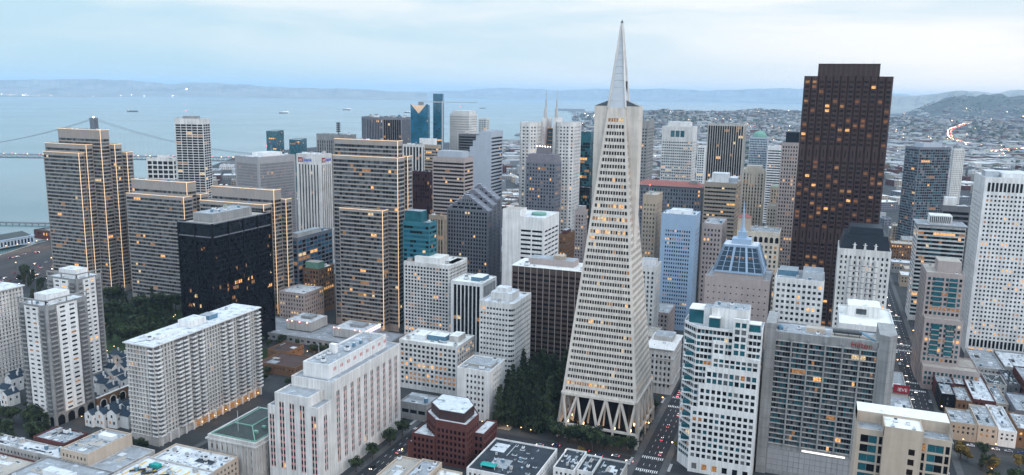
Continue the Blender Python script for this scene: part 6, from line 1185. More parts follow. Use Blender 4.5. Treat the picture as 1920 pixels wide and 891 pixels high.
def ridge(pts, D0, T, m='far_hill', seed=1):
    pxs = list(range(pts[0][0], pts[-1][0] + 1, 8)); rows = [-2.4, -1.6, -.8, -.35, 0, .6, 1.5]; prof = [0, .22, .55, .8, 1, .6, 0]
    def zt(p):
        for (a, ya), (b, yb) in zip(pts, pts[1:]):
            if a <= p <= b: yy = ya + (yb - ya) * (p - a) / (b - a); break
        up = hor(p) - yy + .5 * math.sin(p * .11 + seed) + .35 * math.sin(p * .31 + seed * 2)
        return max(2, CAMH + up * D0 * .984 / 1500) if up > -50 else 2
    Dl = [D0 + r * T for r in rows]; r3 = random.Random(seed)
    tab = {(p, d): zt(p) * pr_ * (1 + .16 * math.sin(p * .21 + d * .001 + seed) * (0 < pr_ < 1)) for p in pxs for d, pr_ in zip(Dl, prof)}
    return polar('hills', pxs, Dl, lambda p, d: tab[(p, d)], m)
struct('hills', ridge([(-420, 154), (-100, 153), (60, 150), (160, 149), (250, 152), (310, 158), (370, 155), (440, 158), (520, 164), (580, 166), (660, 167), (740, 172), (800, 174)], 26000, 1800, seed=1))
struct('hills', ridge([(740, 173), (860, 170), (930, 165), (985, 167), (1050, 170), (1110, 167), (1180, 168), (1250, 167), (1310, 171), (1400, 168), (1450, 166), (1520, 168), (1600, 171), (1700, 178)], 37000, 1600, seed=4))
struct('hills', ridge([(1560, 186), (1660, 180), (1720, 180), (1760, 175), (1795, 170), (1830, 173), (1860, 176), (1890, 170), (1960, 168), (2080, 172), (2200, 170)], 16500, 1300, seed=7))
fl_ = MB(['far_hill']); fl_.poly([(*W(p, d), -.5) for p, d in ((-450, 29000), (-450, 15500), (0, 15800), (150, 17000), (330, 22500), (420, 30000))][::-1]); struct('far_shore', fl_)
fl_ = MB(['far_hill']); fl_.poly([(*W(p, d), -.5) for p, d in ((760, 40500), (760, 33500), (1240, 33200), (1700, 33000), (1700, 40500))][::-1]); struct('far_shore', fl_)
# shipyard piers on the far side of the basin
for px, D, L, wd, hh, s in ((1065, 11200, 420, 120, 22, 'long grey shipyard shed on a far pier'), (1100, 10200, 520, 60, 10, 'low far pier with pale sheds'), (1010, 5900, 60, 120, 6, 'dark block of piers beyond the lower towers'), (955, 3700, 160, 60, 9, 'dark blue roofed pier shed at the far basin'), (985, 4300, 130, 60, 8, 'pale roofed pier shed at the far basin')):
    x, y = W(px, D); t = thing('pier_building', s, 'building', (x, y, 0)); k = MB(['slate_grey', 'roof_grey']); a = Vector((x, y)); u = Vector((rt.x, rt.y)); v = Vector((fh.x, fh.y)); c = [tuple(a + u * sx * L / 2 + v * sy * wd / 2) for sx, sy in ((-1, -1), (1, -1), (1, 1), (-1, 1))]
    k.prism(c, 0, 2.5); k.build('pier', t); k = MB(['grey_conc', 'roof_grey']); k.prism(inset(c, 8), 2.5, hh, 0, 1); k.build('shed', t)
HW = thing  # the freeway curves, with streams of lights
def freeway(pts, wd, z=8.0):
    pv_ = [W(p, d) for p, d in pts]; sm = []
    for i in range(len(pv_) - 1):
        p0, p1, p2, p3 = [Vector(pv_[max(0, min(len(pv_) - 1, j))]) for j in (i - 1, i, i + 1, i + 2)]
        for q in range(8):
            t = q / 8; sm.append(.5 * ((2 * p1) + (p2 - p0) * t + (2 * p0 - 5 * p1 + 4 * p2 - p3) * t * t + (3 * p1 - p0 - 3 * p2 + p3) * t ** 3))
    sm.append(Vector(pv_[-1])); ZZ = {}
    def zf(v): D_ = v.x * fh.x + v.y * fh.y; L_ = v.x * rt.x + v.y * rt.y; p_x = 960 + L_ / (D_ * .984) * 1500; return hz(p_x, D_) * min(1, max(0, (p_x - 1130) / 60 + .02)) + z
    k = MB(['asphalt', 'grey_conc']); li = MB(['bulb_white', 'bulb', 'red_lamp']); r3 = random.Random(9)
    for a, b in zip(sm, sm[1:]):
        n = Vector((-(b - a).y, (b - a).x)).normalized() * wd / 2; za, zb = zf(a), zf(b); k.poly([(*(a - n), za), (*(b - n), zb), (*(b + n), zb), (*(a + n), za)]); k.bar((*(a + n), za), (*(b + n), zb), 1, 2.4, 1); k.bar((*(a - n), za), (*(b - n), zb), 1, 2.4, 1)
        m = max(1, int((b - a).length / 9))
        for i in range(m):
            for side in (-.6, -.35, .35, .6):
                if r3.random() < .5: continue
                c = a.lerp(b, (i + r3.random() * .6) / m) + n * side; zl = za + (zb - za) * i / m; w2 = 1.0; li.box(c.x - w2, c.x + w2, c.y - w2, c.y + w2, zl + .6, zl + 1.9, r3.choice((0, 0, 1)) if side < 0 else r3.choice((2, 2, 1)))
    for a in sm[::3]: k.cyl(a, 1.6, 0, zf(a) - .05, 8, 1)
    struct('highway', k); li.build('highway_traffic', kind='stuff')
freeway([(1815, 5200), (1787, 5000), (1783, 4700), (1792, 4350), (1812, 4050), (1850, 3850), (1940, 3700)], 34)
freeway([(1960, 2850), (1905, 2950), (1880, 3050), (1893, 3200), (1870, 3400), (1900, 3560), (1990, 3700)], 30)
# ------------------------------------------------------------------ smaller buildings between and beyond the towers
BV = BVHTree.FromPolygons([Vector(v) for v in OCC_V], OCC_F)
def sees(p, slack=2.0):
    d = Vector(p) - CAM; L = d.length; h = BV.ray_cast(CAM, d / L, L - slack); return h[0] is None
def sees_wide(p, slack=2.0):   # also from a few dozen metres to either side
    for o in (0, -26, 26, 50):
        c = CAM + rt * o; d = Vector(p) - c; L = d.length
        if BV.ray_cast(c, d / L, L - slack)[0] is None: return True
    return False
def clear(x0, x1, y0, y1, g=1.5):
    return not any(x0 - g < b and x1 + g > a and y0 - g < d and y1 + g > c for a, b, c, d in FOOT)
rf_ = random.Random(21); nfill = 0
FW = [('pale_conc', 'pale grey'), ('white_stone', 'whitish'), ('tan', 'tan'), ('pinkish', 'pinkish stone'), ('grey_conc', 'grey'), ('brownstone', 'brown')]
Y = 566
while Y < 1330:
    X = -760
    while X < 190:
        w, d = rf_.uniform(18, 34), rf_.uniform(20, 36); hgt = rf_.choice((14, 18, 24, 32, 42, 55)) if Y > 760 else rf_.choice((12, 16, 22, 30))
        if Y > 980: hgt = min(hgt, 34)
        x0, y0 = X + rf_.uniform(0, 8), Y + rf_.uniform(0, 5); x1, y1 = x0 + w, y0 + d; X = x1 + 2
        if any(x0 - 12 < r < x1 + 12 for r in XS.values()) or not clear(x0, x1, y0, y1) or nfill > 80: continue
        if x1 < -500 and Y < 760: continue
        vis = [sees((x0 + w * a, y0 + d * b, hgt + .3)) for a, b in ((.1, .1), (.5, .1), (.9, .1), (.5, .5), (.2, .9), (.8, .9))]
        if sum(vis) < 1: continue
        mw_, nm = rf_.choice(FW); B = Bld('low_building', f'small {nm} building showing in a gap between the downtown towers', 'building', (x1, y0), mw_, 'dark_conc', rf_.choice(('roof_white', 'roof_grey', 'roof_pale', 'roof_tan')), 0, 'smaller buildings between the towers')
        B.mass(rect(x0, x1, y0, y1), 0, hgt, dict(fl=3.8, bay=3.2, wf=.5, hf=.55, lit=.14)); B.units(rect(x0, x1, y0, y1), hgt - .9, 3, .9); B.finish(); nfill += 1
    Y += 38
BV = BVHTree.FromPolygons([Vector(v) for v in OCC_V], OCC_F)
# beyond: the 130 largest showing are things, everything smaller is one mass
HM = ['white_stone', 'pale_conc', 'tan', 'grey_conc', 'roof_white', 'slate_grey', 'beige', 'redbrick']; NM = {'white_stone': 'white', 'pale_conc': 'pale grey', 'tan': 'tan', 'grey_conc': 'grey', 'roof_white': 'white', 'slate_grey': 'blue-grey', 'beige': 'cream', 'redbrick': 'reddish'}
def house_box(k, c, u, v, w, d, z0, z1, mw_, mr_, win=True):
    q = [(c[0] + u[0] * a * w + v[0] * b * d, c[1] + u[1] * a * w + v[1] * b * d) for a, b in ((-.5, -.5), (.5, -.5), (.5, .5), (-.5, .5))]; k.prism(q, z0, z1, mw_, mr_)
    return q
cand = []; r4 = random.Random(33)
for _ in range(3400):
    D = 1080 + 1500 * r4.random() ** 1.2; px = r4.uniform(350, 2080); x, y = W(px, D)
    big = r4.random() < .35; w = r4.uniform(30, 70) if big else r4.uniform(12, 28); d = r4.uniform(25, 60) if big else r4.uniform(14, 30); h = r4.uniform(9, 20) if big else r4.uniform(8, 26)
    # only on land
    if x < -900 - (y - 700) * .60 + (0 if y < 2300 else (y - 2300) * .95): continue
    if px < 1000 and D > 2400: continue
    if not sees_wide((x, y, h + 1)): continue
    rr = max(w, d) * .72
    if not clear(x - rr, x + rr, y - rr, y + rr, 1): continue
    cand.append((w * d / D ** 2 * (1 if sees((x, y, h + 1)) else 1e-6), x, y, w, d, h, D, px)); FOOT.append((x - rr, x + rr, y - rr, y + rr))
cand.sort(reverse=True)
a45 = R(-36); U1, V1 = (math.cos(R(36)), math.sin(R(36))), (-math.sin(R(36)), math.cos(R(36)))
CM = []
for i, c in enumerate(((.34, .35, .36), (.26, .26, .26), (.22, .19, .16), (.17, .18, .19), (.42, .43, .44), (.10, .11, .13), (.30, .27, .23), (.12, .06, .05), (.20, .21, .23), (.36, .36, .35))): CM.append(M('far_wall_%d' % i, tuple(min(.6, q * 1.1) for q in c), .85, .15, .02).name)
cityk = MB(CM)
for i, (_, x, y, w, d, h, D, px) in enumerate(cand):
    m = r4.randrange(8); mr_ = r4.choice((4, 8, 9, 8))
    if i < 130:
        nm = HM[m]; o = MB([nm, HM[mr_] if mr_ < 8 else ('roof_grey', 'roof_pale')[mr_ - 8], 'glass_dark']); q = house_box(o, (x, y), U1, V1, w, d, 0, h, 0, 1)
        for (p0, p1) in ((q[0], q[1]), (q[3], q[0]), (q[1], q[2])):
            dv = Vector(p1) - Vector(p0); L = dv.length; dv.normalize(); nn = Vector((dv.y, -dv.x)) * .08; nc = max(2, int(L / 5))
            for r in range(max(1, int(h / 4))):
                for c in range(nc):
                    s0 = (c + .25) * L / nc; s1 = (c + .75) * L / nc; a = Vector(p0) + dv * s0 + nn; b = Vector(p0) + dv * s1 + nn; o.poly([(*a, r * 4 + 1.4), (*b, r * 4 + 1.4), (*b, r * 4 + 3), (*a, r * 4 + 3)], 2)
        for j in range(3): ux, uy = r4.uniform(-.3, .3) * w, r4.uniform(-.3, .3) * d; cx_, cy__ = x + U1[0] * ux + V1[0] * uy, y + U1[1] * ux + V1[1] * uy; o.box(cx_ - 1.8, cx_ + 1.8, cy__ - 1.4, cy__ + 1.4, h, h + 2.4, 0)
        ob = o.build('low_building'); tag(ob, f'{"large" if w > 29 else "small"} {NM[nm]} low-rise building in the flat district beyond the towers', 'building', 'low-rise buildings beyond the towers')
    else: house_box(cityk, (x, y), U1, V1, w, d, 0, h, m, mr_)
for _ in range(17000):
    D = 2200 + 7600 * r4.random() ** 1.15; px = r4.uniform(930, 2080) if D < 3500 else r4.uniform(1070, 2080); x, y = W(px, D); z = hz(px, D) * min(1, max(0, (px - 1130) / 60 + .02))
    if px < 1160 and D > 5000 and r4.random() < .6: continue
    if z > 190 or (z > 120 and r4.random() < .8): continue
    if not sees_wide((x, y, z + 14)): continue
    # rows along streets
    sx = (x * U1[0] + y * U1[1]); row = (x * V1[0] + y * V1[1]) % 62
    if 26 < row < 36 or (sx % 150) < 16: continue
    big = r4.random() < (.25 if D < 4200 else .06); w = r4.uniform(30, 90) if big else r4.uniform(9, 20); d = r4.uniform(20, 50) if big else r4.uniform(11, 20); h = r4.uniform(8, 16) if big else r4.uniform(7, 14)
    if not clear(x - w / 2, x + w / 2, y - d / 2, y + d / 2, 0) and D < 2600: continue
    house_box(cityk, (x, y), U1, V1, w, d, z - 4, z + h, r4.randrange(8), r4.choice((4, 8, 9, 8)))
cityk.build('distant_city', kind='stuff')
dl = MB(['bulb', 'bulb_white', 'red_lamp', 'green_lamp'])
for _ in range(230):
    D = 1300 + 8500 * r4.random() ** 1.2; px = r4.uniform(1080, 2000) if D > 2300 else r4.uniform(380, 1990); x, y = W(px, D); z = hz(px, D) + r4.uniform(8, 16)
    if z > 160 or not sees((x, y, z)) or (px < 1000 and x < -900 - (y - 700) * .6): continue
    s = D / 1500 * .42; dl.box(x - s, x + s, y - s, y + s, z, z + s * 1.6, r4.choices((0, 1, 2, 3), (.68, .28, .03, .01))[0])
for _ in range(34):
    px = r4.uniform(-40, 330); D = 16200 + r4.random() * 4000 + max(0, px - 150) * 20; x, y = W(px, D); s = r4.uniform(2, 5); dl.box(x - s, x + s, y - s, y + s, 20, 20 + s * 2, r4.choice((0, 1, 1)))
for px in range(1700, 1800, 11): x, y = W(px + r4.uniform(-4, 4), 7300); s = 3.4; z = hz(px, 7300) + 14; dl.box(x - s, x + s, y - s, y + s, z, z + s * 1.7, 1)
x, y = W(345, 19500); dl.box(x - 9, x + 9, y - 9, y + 9, 190, 210, 1); dl.build('distant_lights', kind='stuff')
# dark tree clumps over the far slopes
tk = MB(['leaf_dark', 'leaf_mid'])
for _ in range(8500):
    D = 2300 + 7200 * r4.random() ** 1.1; px = r4.uniform(1080, 2000); x, y = W(px, D); z = hz(px, D) * min(1, max(0, (px - 1130) / 60 + .02))
    if not sees_wide((x, y, z + 9)): continue
    if math.sin(px * .05 + D * .0021) + math.sin(px * .017 - D * .0013) < .2 and r4.random() < .75: continue
    r = r4.uniform(5, 12); hh = r4.uniform(6, 13); n = 6; a0 = r4.random() * 6
    a = [(x + r * r4.uniform(.7, 1.2) * math.cos(a0 + 1.047 * q), y + r * r4.uniform(.7, 1.2) * math.sin(a0 + 1.047 * q)) for q in range(n)]; b = [(x + (p - x) * .45 + r4.uniform(-1, 1), y + (q - y) * .45) for p, q in a]
    tk.prism(a, z, z + hh * .6, r4.randrange(2)); tk.prism(a, z + hh * .6, z + hh, r4.randrange(2), None, b)
tk.build('distant_trees', kind='stuff')
# ------------------------------------------------------------------ trees
def leafball(k, c, r, n, s, rr, mi, flat=.8):
    for _ in range(n):
        v = Vector((rr.gauss(0, 1), rr.gauss(0, 1), rr.gauss(0, 1))).normalized() * (r * rr.random() ** .38); v.z *= flat; p = Vector(c) + v
        a = Vector((rr.gauss(0, 1), rr.gauss(0, 1), rr.gauss(0, .7))).normalized(); b = a.cross(Vector((rr.gauss(0, 1), rr.gauss(0, 1), rr.gauss(0, 1)))).normalized(); q = s * rr.uniform(.6, 1.3)
        k.poly([tuple(p - a * q), tuple(p + b * q * .7), tuple(p + a * q), tuple(p - b * q * .7)], mi)
TREES = {}
def tree_kind(key, h, r, kind, mats, seed):
    rr = random.Random(seed); t = MB(['bark']); c = MB(mats)
    if kind == 'conifer':
        t.cyl((0, 0), .55, 0, h * .9, 7, 0, .08); z = h * .12
        while z < h:
            f = 1 - z / h; R0 = r * (f ** .8) + .35; m = max(3, int(7 * f + 2))
            for i in range(m):
                a = rr.random() * 6.283; q = R0 * rr.uniform(.45, 1.0); e = (q * math.cos(a), q * math.sin(a), z - q * .22); 
                if q > .9: t.bar((0, 0, z), e, .10)
                leafball(c, (e[0] * .75, e[1] * .75, e[2]), .6 + R0 * .34, int(18 + 22 * f), .55, rr, rr.randrange(len(mats)), .7)
            z += h * .045
    else:
        hb = h * (.28 if kind == 'round' else .2); t.cyl((0, 0), h * .022 + .08, 0, h * .6, 8, 0, h * .01)
        nb = 16 if kind == 'round' else 18
        for i in range(nb):
            a = i * 2.4; 
            if kind == 'round': q = r * .68 * rr.random() ** .5; zc = hb + (h - hb) * (.25 + .6 * rr.random()); br_ = r * rr.uniform(.34, .52)
            else: zc = hb + (h - hb) * (i / nb); q = r * (.5 if zc < h * .7 else .25) * rr.random(); br_ = r * rr.uniform(.4, .62) * (1.1 - .6 * zc / h)
            e = (q * math.cos(a), q * math.sin(a), zc); t.bar((0, 0, min(zc * .75, h * .55)), e, .16 + h * .004); leafball(c, e, br_, 84 if kind == 'round' else 74, .36 + h * .008, rr, rr.randrange(len(mats)), .85)
    a = t.build('trunk'); b = c.build('crown'); TREES[key] = (a.data, b.data, h); bpy.data.objects.remove(a); bpy.data.objects.remove(b)
tree_kind('redwood', 30, 5.6, 'conifer', ['leaf_dark', 'leaf_dark', 'leaf_mid'], 1); tree_kind('redwood2', 30, 6.4, 'conifer', ['leaf_dark', 'leaf_mid'], 2)
tree_kind('round', 10, 4.6, 'round', ['leaf_dark', 'leaf_mid'], 3); tree_kind('round2', 10, 4.2, 'round', ['leaf_mid', 'leaf_dark', 'leaf_mid'], 4); tree_kind('poplar', 20, 4.6, 'tall', ['leaf_olive', 'leaf_mid', 'leaf_olive'], 5); tree_kind('poplar2', 20, 5.2, 'tall', ['leaf_mid', 'leaf_dark'], 6)
tree_kind('autumn', 8, 3.6, 'round', ['leaf_yellow', 'leaf_olive'], 7); tree_kind('bush', 5, 3.0, 'round', ['leaf_dark', 'leaf_mid'], 8)
def tree(key, x, y, h, label, group, name='tree', z=0):
    a, b, h0 = TREES[key]; t = thing(name, label, 'tree', (x, y, z), group); s = h / h0; t.scale = (s * rng.uniform(.85, 1.15), s * rng.uniform(.85, 1.15), s); t.rotation_euler.z = rng.random() * 6.28
    for nm, me in (('trunk', a), ('crown', b)): o = bpy.data.objects.new(nm, me); COL.objects.link(o); o.parent = t
rt_ = random.Random(17)
for i in range(64): tree(rt_.choice(('redwood', 'redwood2')), -188 + (i % 8) * 5.0 + rt_.uniform(-2.5, 2.5), 466 + (i // 8) * 11.5 + rt_.uniform(-4, 4), rt_.uniform(23, 36), 'tall dark redwood in the dense grove beside the pyramid', 'redwoods in the grove', 'redwood_tree')
for i in range(10): tree(rt_.choice(('round', 'round2')), -146 + i * 5.6 + rt_.uniform(-1, 1), 455.5 + rt_.uniform(-1.2, 1.2), rt_.uniform(9, 14), 'dark round street tree in front of the pyramid trusses', 'street trees at the pyramid foot', 'street_tree')
tree('round2', -118, 452, 17, 'big dark tree rising highest before the pyramid trusses', None, 'street_tree'); tree('autumn', -121, 440, 7, 'bright green bushy tree below the pyramid trusses', None, 'street_tree')
for i in range(7): tree('round', -95.5, 474 + i * 9, rt_.uniform(7, 10), 'dark street tree along the west side of the pyramid', 'street trees beside the pyramid', 'street_tree')
for i in range(4): tree('round2', -67, 470 + i * 16, rt_.uniform(7, 9), 'dark street tree beside the white gridded tower', 'street trees on the avenue', 'street_tree')
for i, (a, b, hh) in enumerate(((-235.5, 424, 12), (-235.5, 408, 12), (-236, 388, 11), (-236, 370, 10))): tree('round2', a, b, hh, 'full round green tree lining the street under the white pink-striped block', 'round trees along the white block', 'street_tree')
for i in range(3): tree('round', -220, 412 + i * 12, 9, 'dark tree beside the dark red brick block', 'trees by the brick block', 'street_tree')
for i in range(95): tree(rt_.choice(('poplar', 'poplar2', 'poplar2', 'round', 'round2')), rt_.uniform(-660, -490), rt_.uniform(478, 600), rt_.uniform(9, 22), 'tall olive tree in the park between the apartment towers and lit slabs', 'park trees')
for i in range(20): tree(rt_.choice(('round', 'round2', 'poplar2')), rt_.uniform(-496, -436), rt_.uniform(306, 350), rt_.uniform(11, 17), 'dark dense tree at the foot of the arched tower', 'trees by the arched tower')
for i in range(18): tree(rt_.choice(('round', 'poplar2', 'poplar')), -850 + i * 7 + rt_.uniform(-3, 3), 640 - i * 3.2 + rt_.uniform(-14, 8), rt_.uniform(8, 15), 'leafy tree along the waterfront road near the parking lots', 'waterfront trees')
for i in range(5): tree('autumn', -770 + i * 6, 612 + i * 2, 7, 'yellow autumn tree beside the foot of the tall lit slab', 'yellow trees', 'autumn_tree')
for i in range(6): tree('poplar', -760 + i * 14, 530 + i * 6, rt_.uniform(17, 22), 'tall brownish tree behind the farther panelled tower', 'tall trees behind the panelled tower')
for i in range(24): tree(rt_.choice(('round', 'bush', 'round2')), rt_.uniform(-445, -345), rt_.uniform(537, 555), rt_.uniform(5, 8), 'low round tree in the garden below the plaza deck', 'plaza garden trees')
for i in range(10): tree('bush', rt_.uniform(-440, -350), rt_.uniform(466, 484), rt_.uniform(4, 7), 'low dark tree beside the brown flat roofed buildings', 'trees by the brown buildings')
for i in range(26): tree(rt_.choice(('round', 'autumn', 'poplar', 'round2', 'bush')), rt_.uniform(93, 145), rt_.uniform(462, 543), rt_.uniform(6, 11), 'mixed tree in the small square beside the shop row', 'trees in the square')
for i in range(12): tree('bush', rt_.uniform(-500, -404), rt_.uniform(356, 460), rt_.uniform(3, 5.5), 'dark shrub between the white townhouses', 'shrubs by the townhouses', 'shrub')
for i in range(4): tree('round', -368 - i * 6, 345 + (i % 2) * 2, 6, 'dark round tree at the foot of the long white slab', 'trees by the slab', 'street_tree')
# ------------------------------------------------------------------ vehicles
CARP = {}
for cname, col in (('white', (.62, .63, .65)), ('black', (.012, .012, .014)), ('silver', (.32, .33, .35)), ('blue', (.03, .06, .16)), ('red', (.22, .02, .02))): M('car_' + cname, col, .3, 0, spec=.6)
def shape(name, fn, mats): b = MB(mats); fn(b); o = b.build(name); me = o.data; bpy.data.objects.remove(o); return me
def _body(b):   # along +Y, nose at +Y
    pr_ = [(-2.2, .35), (-2.25, .75), (-2.1, .92), (-1.2, .98), (.9, .95), (2.0, .78), (2.25, .62), (2.2, .35)]; n = len(pr_)
    for s in (-1, 1): b.v.extend([(s * .88, y, z) for y, z in pr_])
    b.f.append(tuple(range(n))); b.mi.append(0); b.f.append(tuple(range(2 * n - 1, n - 1, -1))); b.mi.append(0)
    for i in range(n): j = (i + 1) % n; b.f.append((i, n + i, n + j, j)); b.mi.append(0)
    b.prism(rect(-.62, .62, -1.15, .25), 1.40, 1.45)
def _cabin(b): b.prism(rect(-.80, .80, -1.75, .95), .93, 1.40, 0, None, rect(-.64, .64, -1.2, .3))
def _wheel(b):
    a = [(.33 * math.cos(q * .6283), .33 * math.sin(q * .6283)) for q in range(10)]; b.v.extend([(-.1, y, z) for y, z in a]); b.v.extend([(.1, y, z) for y, z in a]); b.f.append(tuple(range(9, -1, -1))); b.f.append(tuple(range(10, 20))); b.mi += [0, 0]
    for i in range(10): j = (i + 1) % 10; b.f.append((i, j, 10 + j, 10 + i)); b.mi.append(0)
def _lamp(b): b.box(-.2, .2, -.05, .05, -.1, .1)
mcab, mwh, mhl, mtl = shape('cabin', _cabin, ['glass_black']), shape('wheel', _wheel, ['black_steel']), shape('headlight', _lamp, ['bulb_white']), shape('taillight', _lamp, ['red_lamp'])
mbody = {c: shape('body', _body, ['car_' + c]) for c in ('white', 'black', 'silver', 'blue', 'red')}
def car(x, y, rz, col, label, group, lights=True):
    t = thing('car', label, 'car', (x, y, .03), group); t.rotation_euler.z = R(rz)
    def add(nm, me, loc=(0, 0, 0)): o = bpy.data.objects.new(nm, me); COL.objects.link(o); o.parent = t; o.location = loc
    add('body', mbody[col]); add('window', mcab)
    for sx in (-.85, .85):
        for sy in (-1.4, 1.35): add('wheel', mwh, (sx, sy, .33))
    if lights:
        for sx in (-.6, .6): add('headlight', mhl, (sx, 2.24, .62)); add('taillight', mtl, (sx, -2.24, .72))
rc = random.Random(4)
def cc(): return rc.choice(('white', 'white', 'black', 'silver', 'silver', 'blue', 'red'))
for i in range(20):
    c = cc(); yy = 560 + i * 21 + rc.uniform(-6, 6)
    if any(abs(yy - q) < 8 for q in (552, 657, 762, 866)): continue
    car(81 + rc.choice((-4.5, -1, 2.6)), yy, 180, c, f'{c} car driving down the avenue right of the hotel with lit headlights', f'{c} cars on the hotel avenue')
for i in range(14): c = cc(); car(81 + (6.8 if i % 2 else -6.8), 575 + i * 17, 180, c, f'{c} car parked at the kerb of the avenue right of the hotel', f'{c} cars parked on the hotel avenue', False)
for i in range(9): c = cc(); yy = 462 + i * 22; car(-81 + rc.choice((-3.4, 0, 3.2)), yy if abs(yy - 552) > 9 else yy + 14, 0, c, f'{c} car on the street between the pyramid and the white gridded tower, tail lamps lit', f'{c} cars on the pyramid street')
for i in range(7): c = cc(); car(-150 + i * 9.5, 445 + (i % 2) * 4, 90, c, f'{c} car on the cross street in front of the pyramid', f'{c} cars before the pyramid')
car(-230, 378, 180, 'black', 'black car alone on the tree lined street under the white block', None); car(-226, 402, 0, 'silver', 'silver car near the brick block on the tree lined street', None); car(-472, 333, 60, 'silver', 'pale parked car half hidden by trees below the arched tower', None, False)
for i in range(76):
    c = cc(); a = rc.uniform(-905, -770); yy = 600 + rc.random() * 130
    if a > -800 and yy < 640: yy += 60
    car(round(a / 5.5) * 5.5, yy, rc.choice((12, 192)), c, f'{c} car in the waterfront parking lots and roadway', f'{c} cars by the waterfront', i % 2 == 0)
for i in range(16): c = cc(); f = rc.random(); k_ = rc.randrange(3, 5); a, b = emb[k_ - 1], emb[k_]; car(a[0] + (b[0] - a[0]) * f + rc.choice((-8, -4, 4, 8)), a[1] + (b[1] - a[1]) * f, -18, c, f'{c} car on the waterfront roadway beside the arcaded shed', f'{c} cars beside the shed')
for i in range(6): c = cc(); car(103 + i * 7, 552.5, 90, c, f'{c} car parked in front of the shop row at the square', f'{c} cars at the shop row', False)
t = thing('bus', 'white minibus parked at the foot of the arched tower', 'bus', (-441, 332, 0)); t.rotation_euler.z = R(70); LOC[t.name] = (0, 0, 0)
k = MB(['unit_white']); k.box(-1.15, 1.15, -3.6, 3.2, .5, 2.9); k.box(-1.1, 1.1, 3.2, 3.9, .5, 1.6); k.build('body', t, (0, 0, 0)); k = MB(['glass_black']); [k.box(s * 1.16 - .02, s * 1.16 + .02, -3.2 + i * 1.5, -2.0 + i * 1.5, 1.6, 2.5) for s in (-1, 1) for i in range(4)]; k.box(-1, 1, 3.18, 3.24, 1.7, 2.7); k.build('window', t, (0, 0, 0))
for sx in (-1.05, 1.05):
    for sy in (-2.4, 2.3): o = bpy.data.objects.new('wheel', mwh); COL.objects.link(o); o.parent = t; o.location = (sx, sy, .4); o.scale = (1.3, 1.3, 1.3)
# ------------------------------------------------------------------ street lamps
def _post(b): b.cyl((0, 0), .12, 0, 7.6, 6); b.bar((0, 0, 7.5), (1.5, 0, 7.9), .12)
mpost = shape('post', _post, ['dark_metal']); mbul = shape('lamp_head', lambda b: b.cyl((1.5, 0), .42, 7.45, 7.85, 8), ['bulb'])
def lamp(x, y, label, group, rz=0, power=0, s=1.0):
    t = thing('street_lamp', label, 'street lamp', (x, y, 0), group); t.rotation_euler.z = R(rz); t.scale = (s, s, s)
    for nm, me in (('post', mpost), ('lamp_head', mbul)): o = bpy.data.objects.new(nm, me); COL.objects.link(o); o.parent = t
    if power:
        l = bpy.data.lights.new('lamp_light', 'POINT'); l.energy = power; l.color = (1, .55, .22); l.shadow_soft_size = .5; o = bpy.data.objects.new('lamp_light', l); COL.objects.link(o); o.parent = t; o.location = (1.5, 0, 7.1)
for i in range(9): lamp(93 if i % 2 else 69.5, 566 + i * 33, 'lit street lamp along the avenue right of the hotel', 'lamps on the hotel avenue', 180 if i % 2 else 0, 500)
for i in range(5): lamp(-92.5 if i % 2 else -70, 466 + i * 24, 'lit street lamp on the street between the pyramid and the gridded tower', 'lamps on the pyramid street', 0 if i % 2 else 180, 500)
for i in range(5): lamp(-196 + i * 9 + (2 if i < 4 else 0), 455 + (i % 2), 'warm lamp at the edge of the grove beside the pyramid', 'lamps at the grove', 90, 160, .6)
for i in range(22): lamp(rc.uniform(-600, -490), rc.uniform(465, 585), 'warm lamp on the park paths below the lit slabs', 'park path lamps', rc.uniform(0, 360), 250 if i % 2 else 0, .6)
for i in range(12): lamp(-1006 + i * 3.0 - (6 if i > 8 else 0), 640 + i * 14, 'warm lamp glowing in front of the arcaded pier shed', 'pier lamps', 180, 2500, 1.2)
for i in range(10): lamp(-890 + i * 13, 660 + (i * 37) % 70, 'lamp over the waterfront parking lots', 'parking lamps', 0, 1500, 1.1)
for i in range(12): lamp(rc.uniform(-500, -400), rc.uniform(358, 455), 'small warm lamp among the white townhouses', 'townhouse lamps', 0, 300, .5)
for i in range(12): lamp(-440 + i * 8.5, 602 - (i % 3) * 2 + (2 if i > 6 else 0), 'warm lamp along the plaza deck by the pavilions', 'plaza lamps', 0, 700, .55)
for i in range(9): lamp(-398 + (i % 3) * 14, 520 + (i // 3) * 11, 'garden lamp near the brown flat roofed buildings', 'garden lamps', 0, 500, .6)
for i in range(3): lamp(-219, 396 + i * 20, 'street lamp beside the brick block', 'lamps by the brick block', 180, 500, .8)
for i in range(6): lamp(-360.5 + 0 * i, 384 + i * 11, 'warm lamp in the arcade of the long white slab', 'arcade lamps', 0, 220, .6)
for i in range(5): lamp(98 + i * 9, 548 - (i % 2) * 40, 'lamp in the small square by the shop row', 'square lamps', 90, 600, .7)
for i in range(3):   # the lit lobby of the pyramid
    l = bpy.data.lights.new('lobby_light', 'POINT'); l.energy = 500; l.color = (1, .55, .22); l.shadow_soft_size = .8; o = bpy.data.objects.new('lobby_light', l); COL.objects.link(o); o.parent = py_; o.location = (-16 + i * 16, -22.5, 6.5)
    l2 = l.copy(); o = bpy.data.objects.new('lobby_light', l2); COL.objects.link(o); o.parent = py_; o.location = (22.5, -14 + i * 14, 6.5)
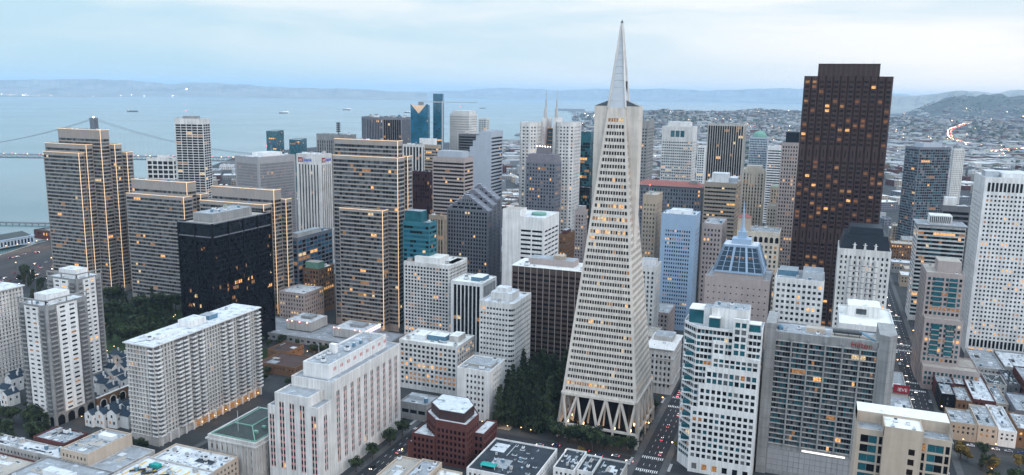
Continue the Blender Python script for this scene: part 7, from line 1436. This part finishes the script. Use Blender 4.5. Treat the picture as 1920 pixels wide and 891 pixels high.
# ------------------------------------------------------------------ window panes: the ones that show largest are parts, the rest one mesh per building
BV = BVHTree.FromPolygons([Vector(v) for v in OCC_V], OCC_F)
WM = {}
def pane_mesh(w, h, m, name):
    key = (round(w, 1), round(h, 1), m, name)
    if key not in WM:
        w, h = key[0], key[1]; me = bpy.data.meshes.new(name); me.from_pydata([(-w / 2, 0, 0), (w / 2, 0, 0), (w / 2, 0, h), (-w / 2, 0, h)], [], [(0, 1, 2, 3)]); me.materials.append(MATS[m]); WM[key] = me
    return WM[key]
NPANE = 0
for B in BUILDS:
    if not B.win: continue
    sc = []
    for i, (p, u, n, ang, w, h, m) in enumerate(B.win):
        v = CAM - Vector((p[0], p[1], p[2] + h / 2)); D = v.length; a = w * h * max(0, (v.x * n[0] + v.y * n[1]) / D) * (1500 / D) ** 2; sc.append((a, i))
    sc.sort(reverse=True); pick = set(); tried = 0
    for a, i in sc:
        if len(pick) >= B.maxw or a < 9 or tried > 900: break
        p, u, n, ang, w, h, m = B.win[i]; tried += 1
        if sees((p[0] + n[0] * .9, p[1] + n[1] * .9, p[2] + h / 2), 1.0): pick.add(i)
    if pick and len(B.win) - len(pick) < 1: pass
    l = LOC[B.root.name]; mats = sorted({x[6] for x in B.win}); idx = {m: i for i, m in enumerate(mats)}; k = MB(mats)
    for i, (p, u, n, ang, w, h, m) in enumerate(B.win):
        if i in pick:
            o = bpy.data.objects.new('window', pane_mesh(w, h, m, 'window')); COL.objects.link(o); o.parent = B.root; o.location = (p[0] - l[0], p[1] - l[1], p[2]); o.rotation_euler.z = ang; NPANE += 1
        else:
            c, s = u[0] * w / 2, u[1] * w / 2; k.poly([(p[0] - c, p[1] - s, p[2]), (p[0] + c, p[1] + s, p[2]), (p[0] + c, p[1] + s, p[2] + h), (p[0] - c, p[1] - s, p[2] + h)], idx[m])
    if k.f: k.build('window', B.root, kind='stuff')
print('panes', NPANE, sum(len(b.win) for b in BUILDS), 'objects', len(bpy.data.objects), 'fill', nfill, 'cand', len(cand))
# ------------------------------------------------------------------ haze over the bay
hm = bpy.data.materials.new('haze'); hm.use_nodes = True; t = hm.node_tree; t.nodes.clear(); o = N(t, 'ShaderNodeOutputMaterial'); v = N(t, 'ShaderNodeVolumePrincipled'); v.inputs['Color'].default_value = (.52, .73, .97, 1); v.inputs['Density'].default_value = 3.3e-5; v.inputs['Anisotropy'].default_value = 0.0
t.links.new(v.outputs[0], o.inputs['Volume']); MATS['haze'] = hm
k = MB(['haze']); k.box(-47500, 17500, -900, 48000, -4, 580); hb_ = k.build('haze', kind='stuff')
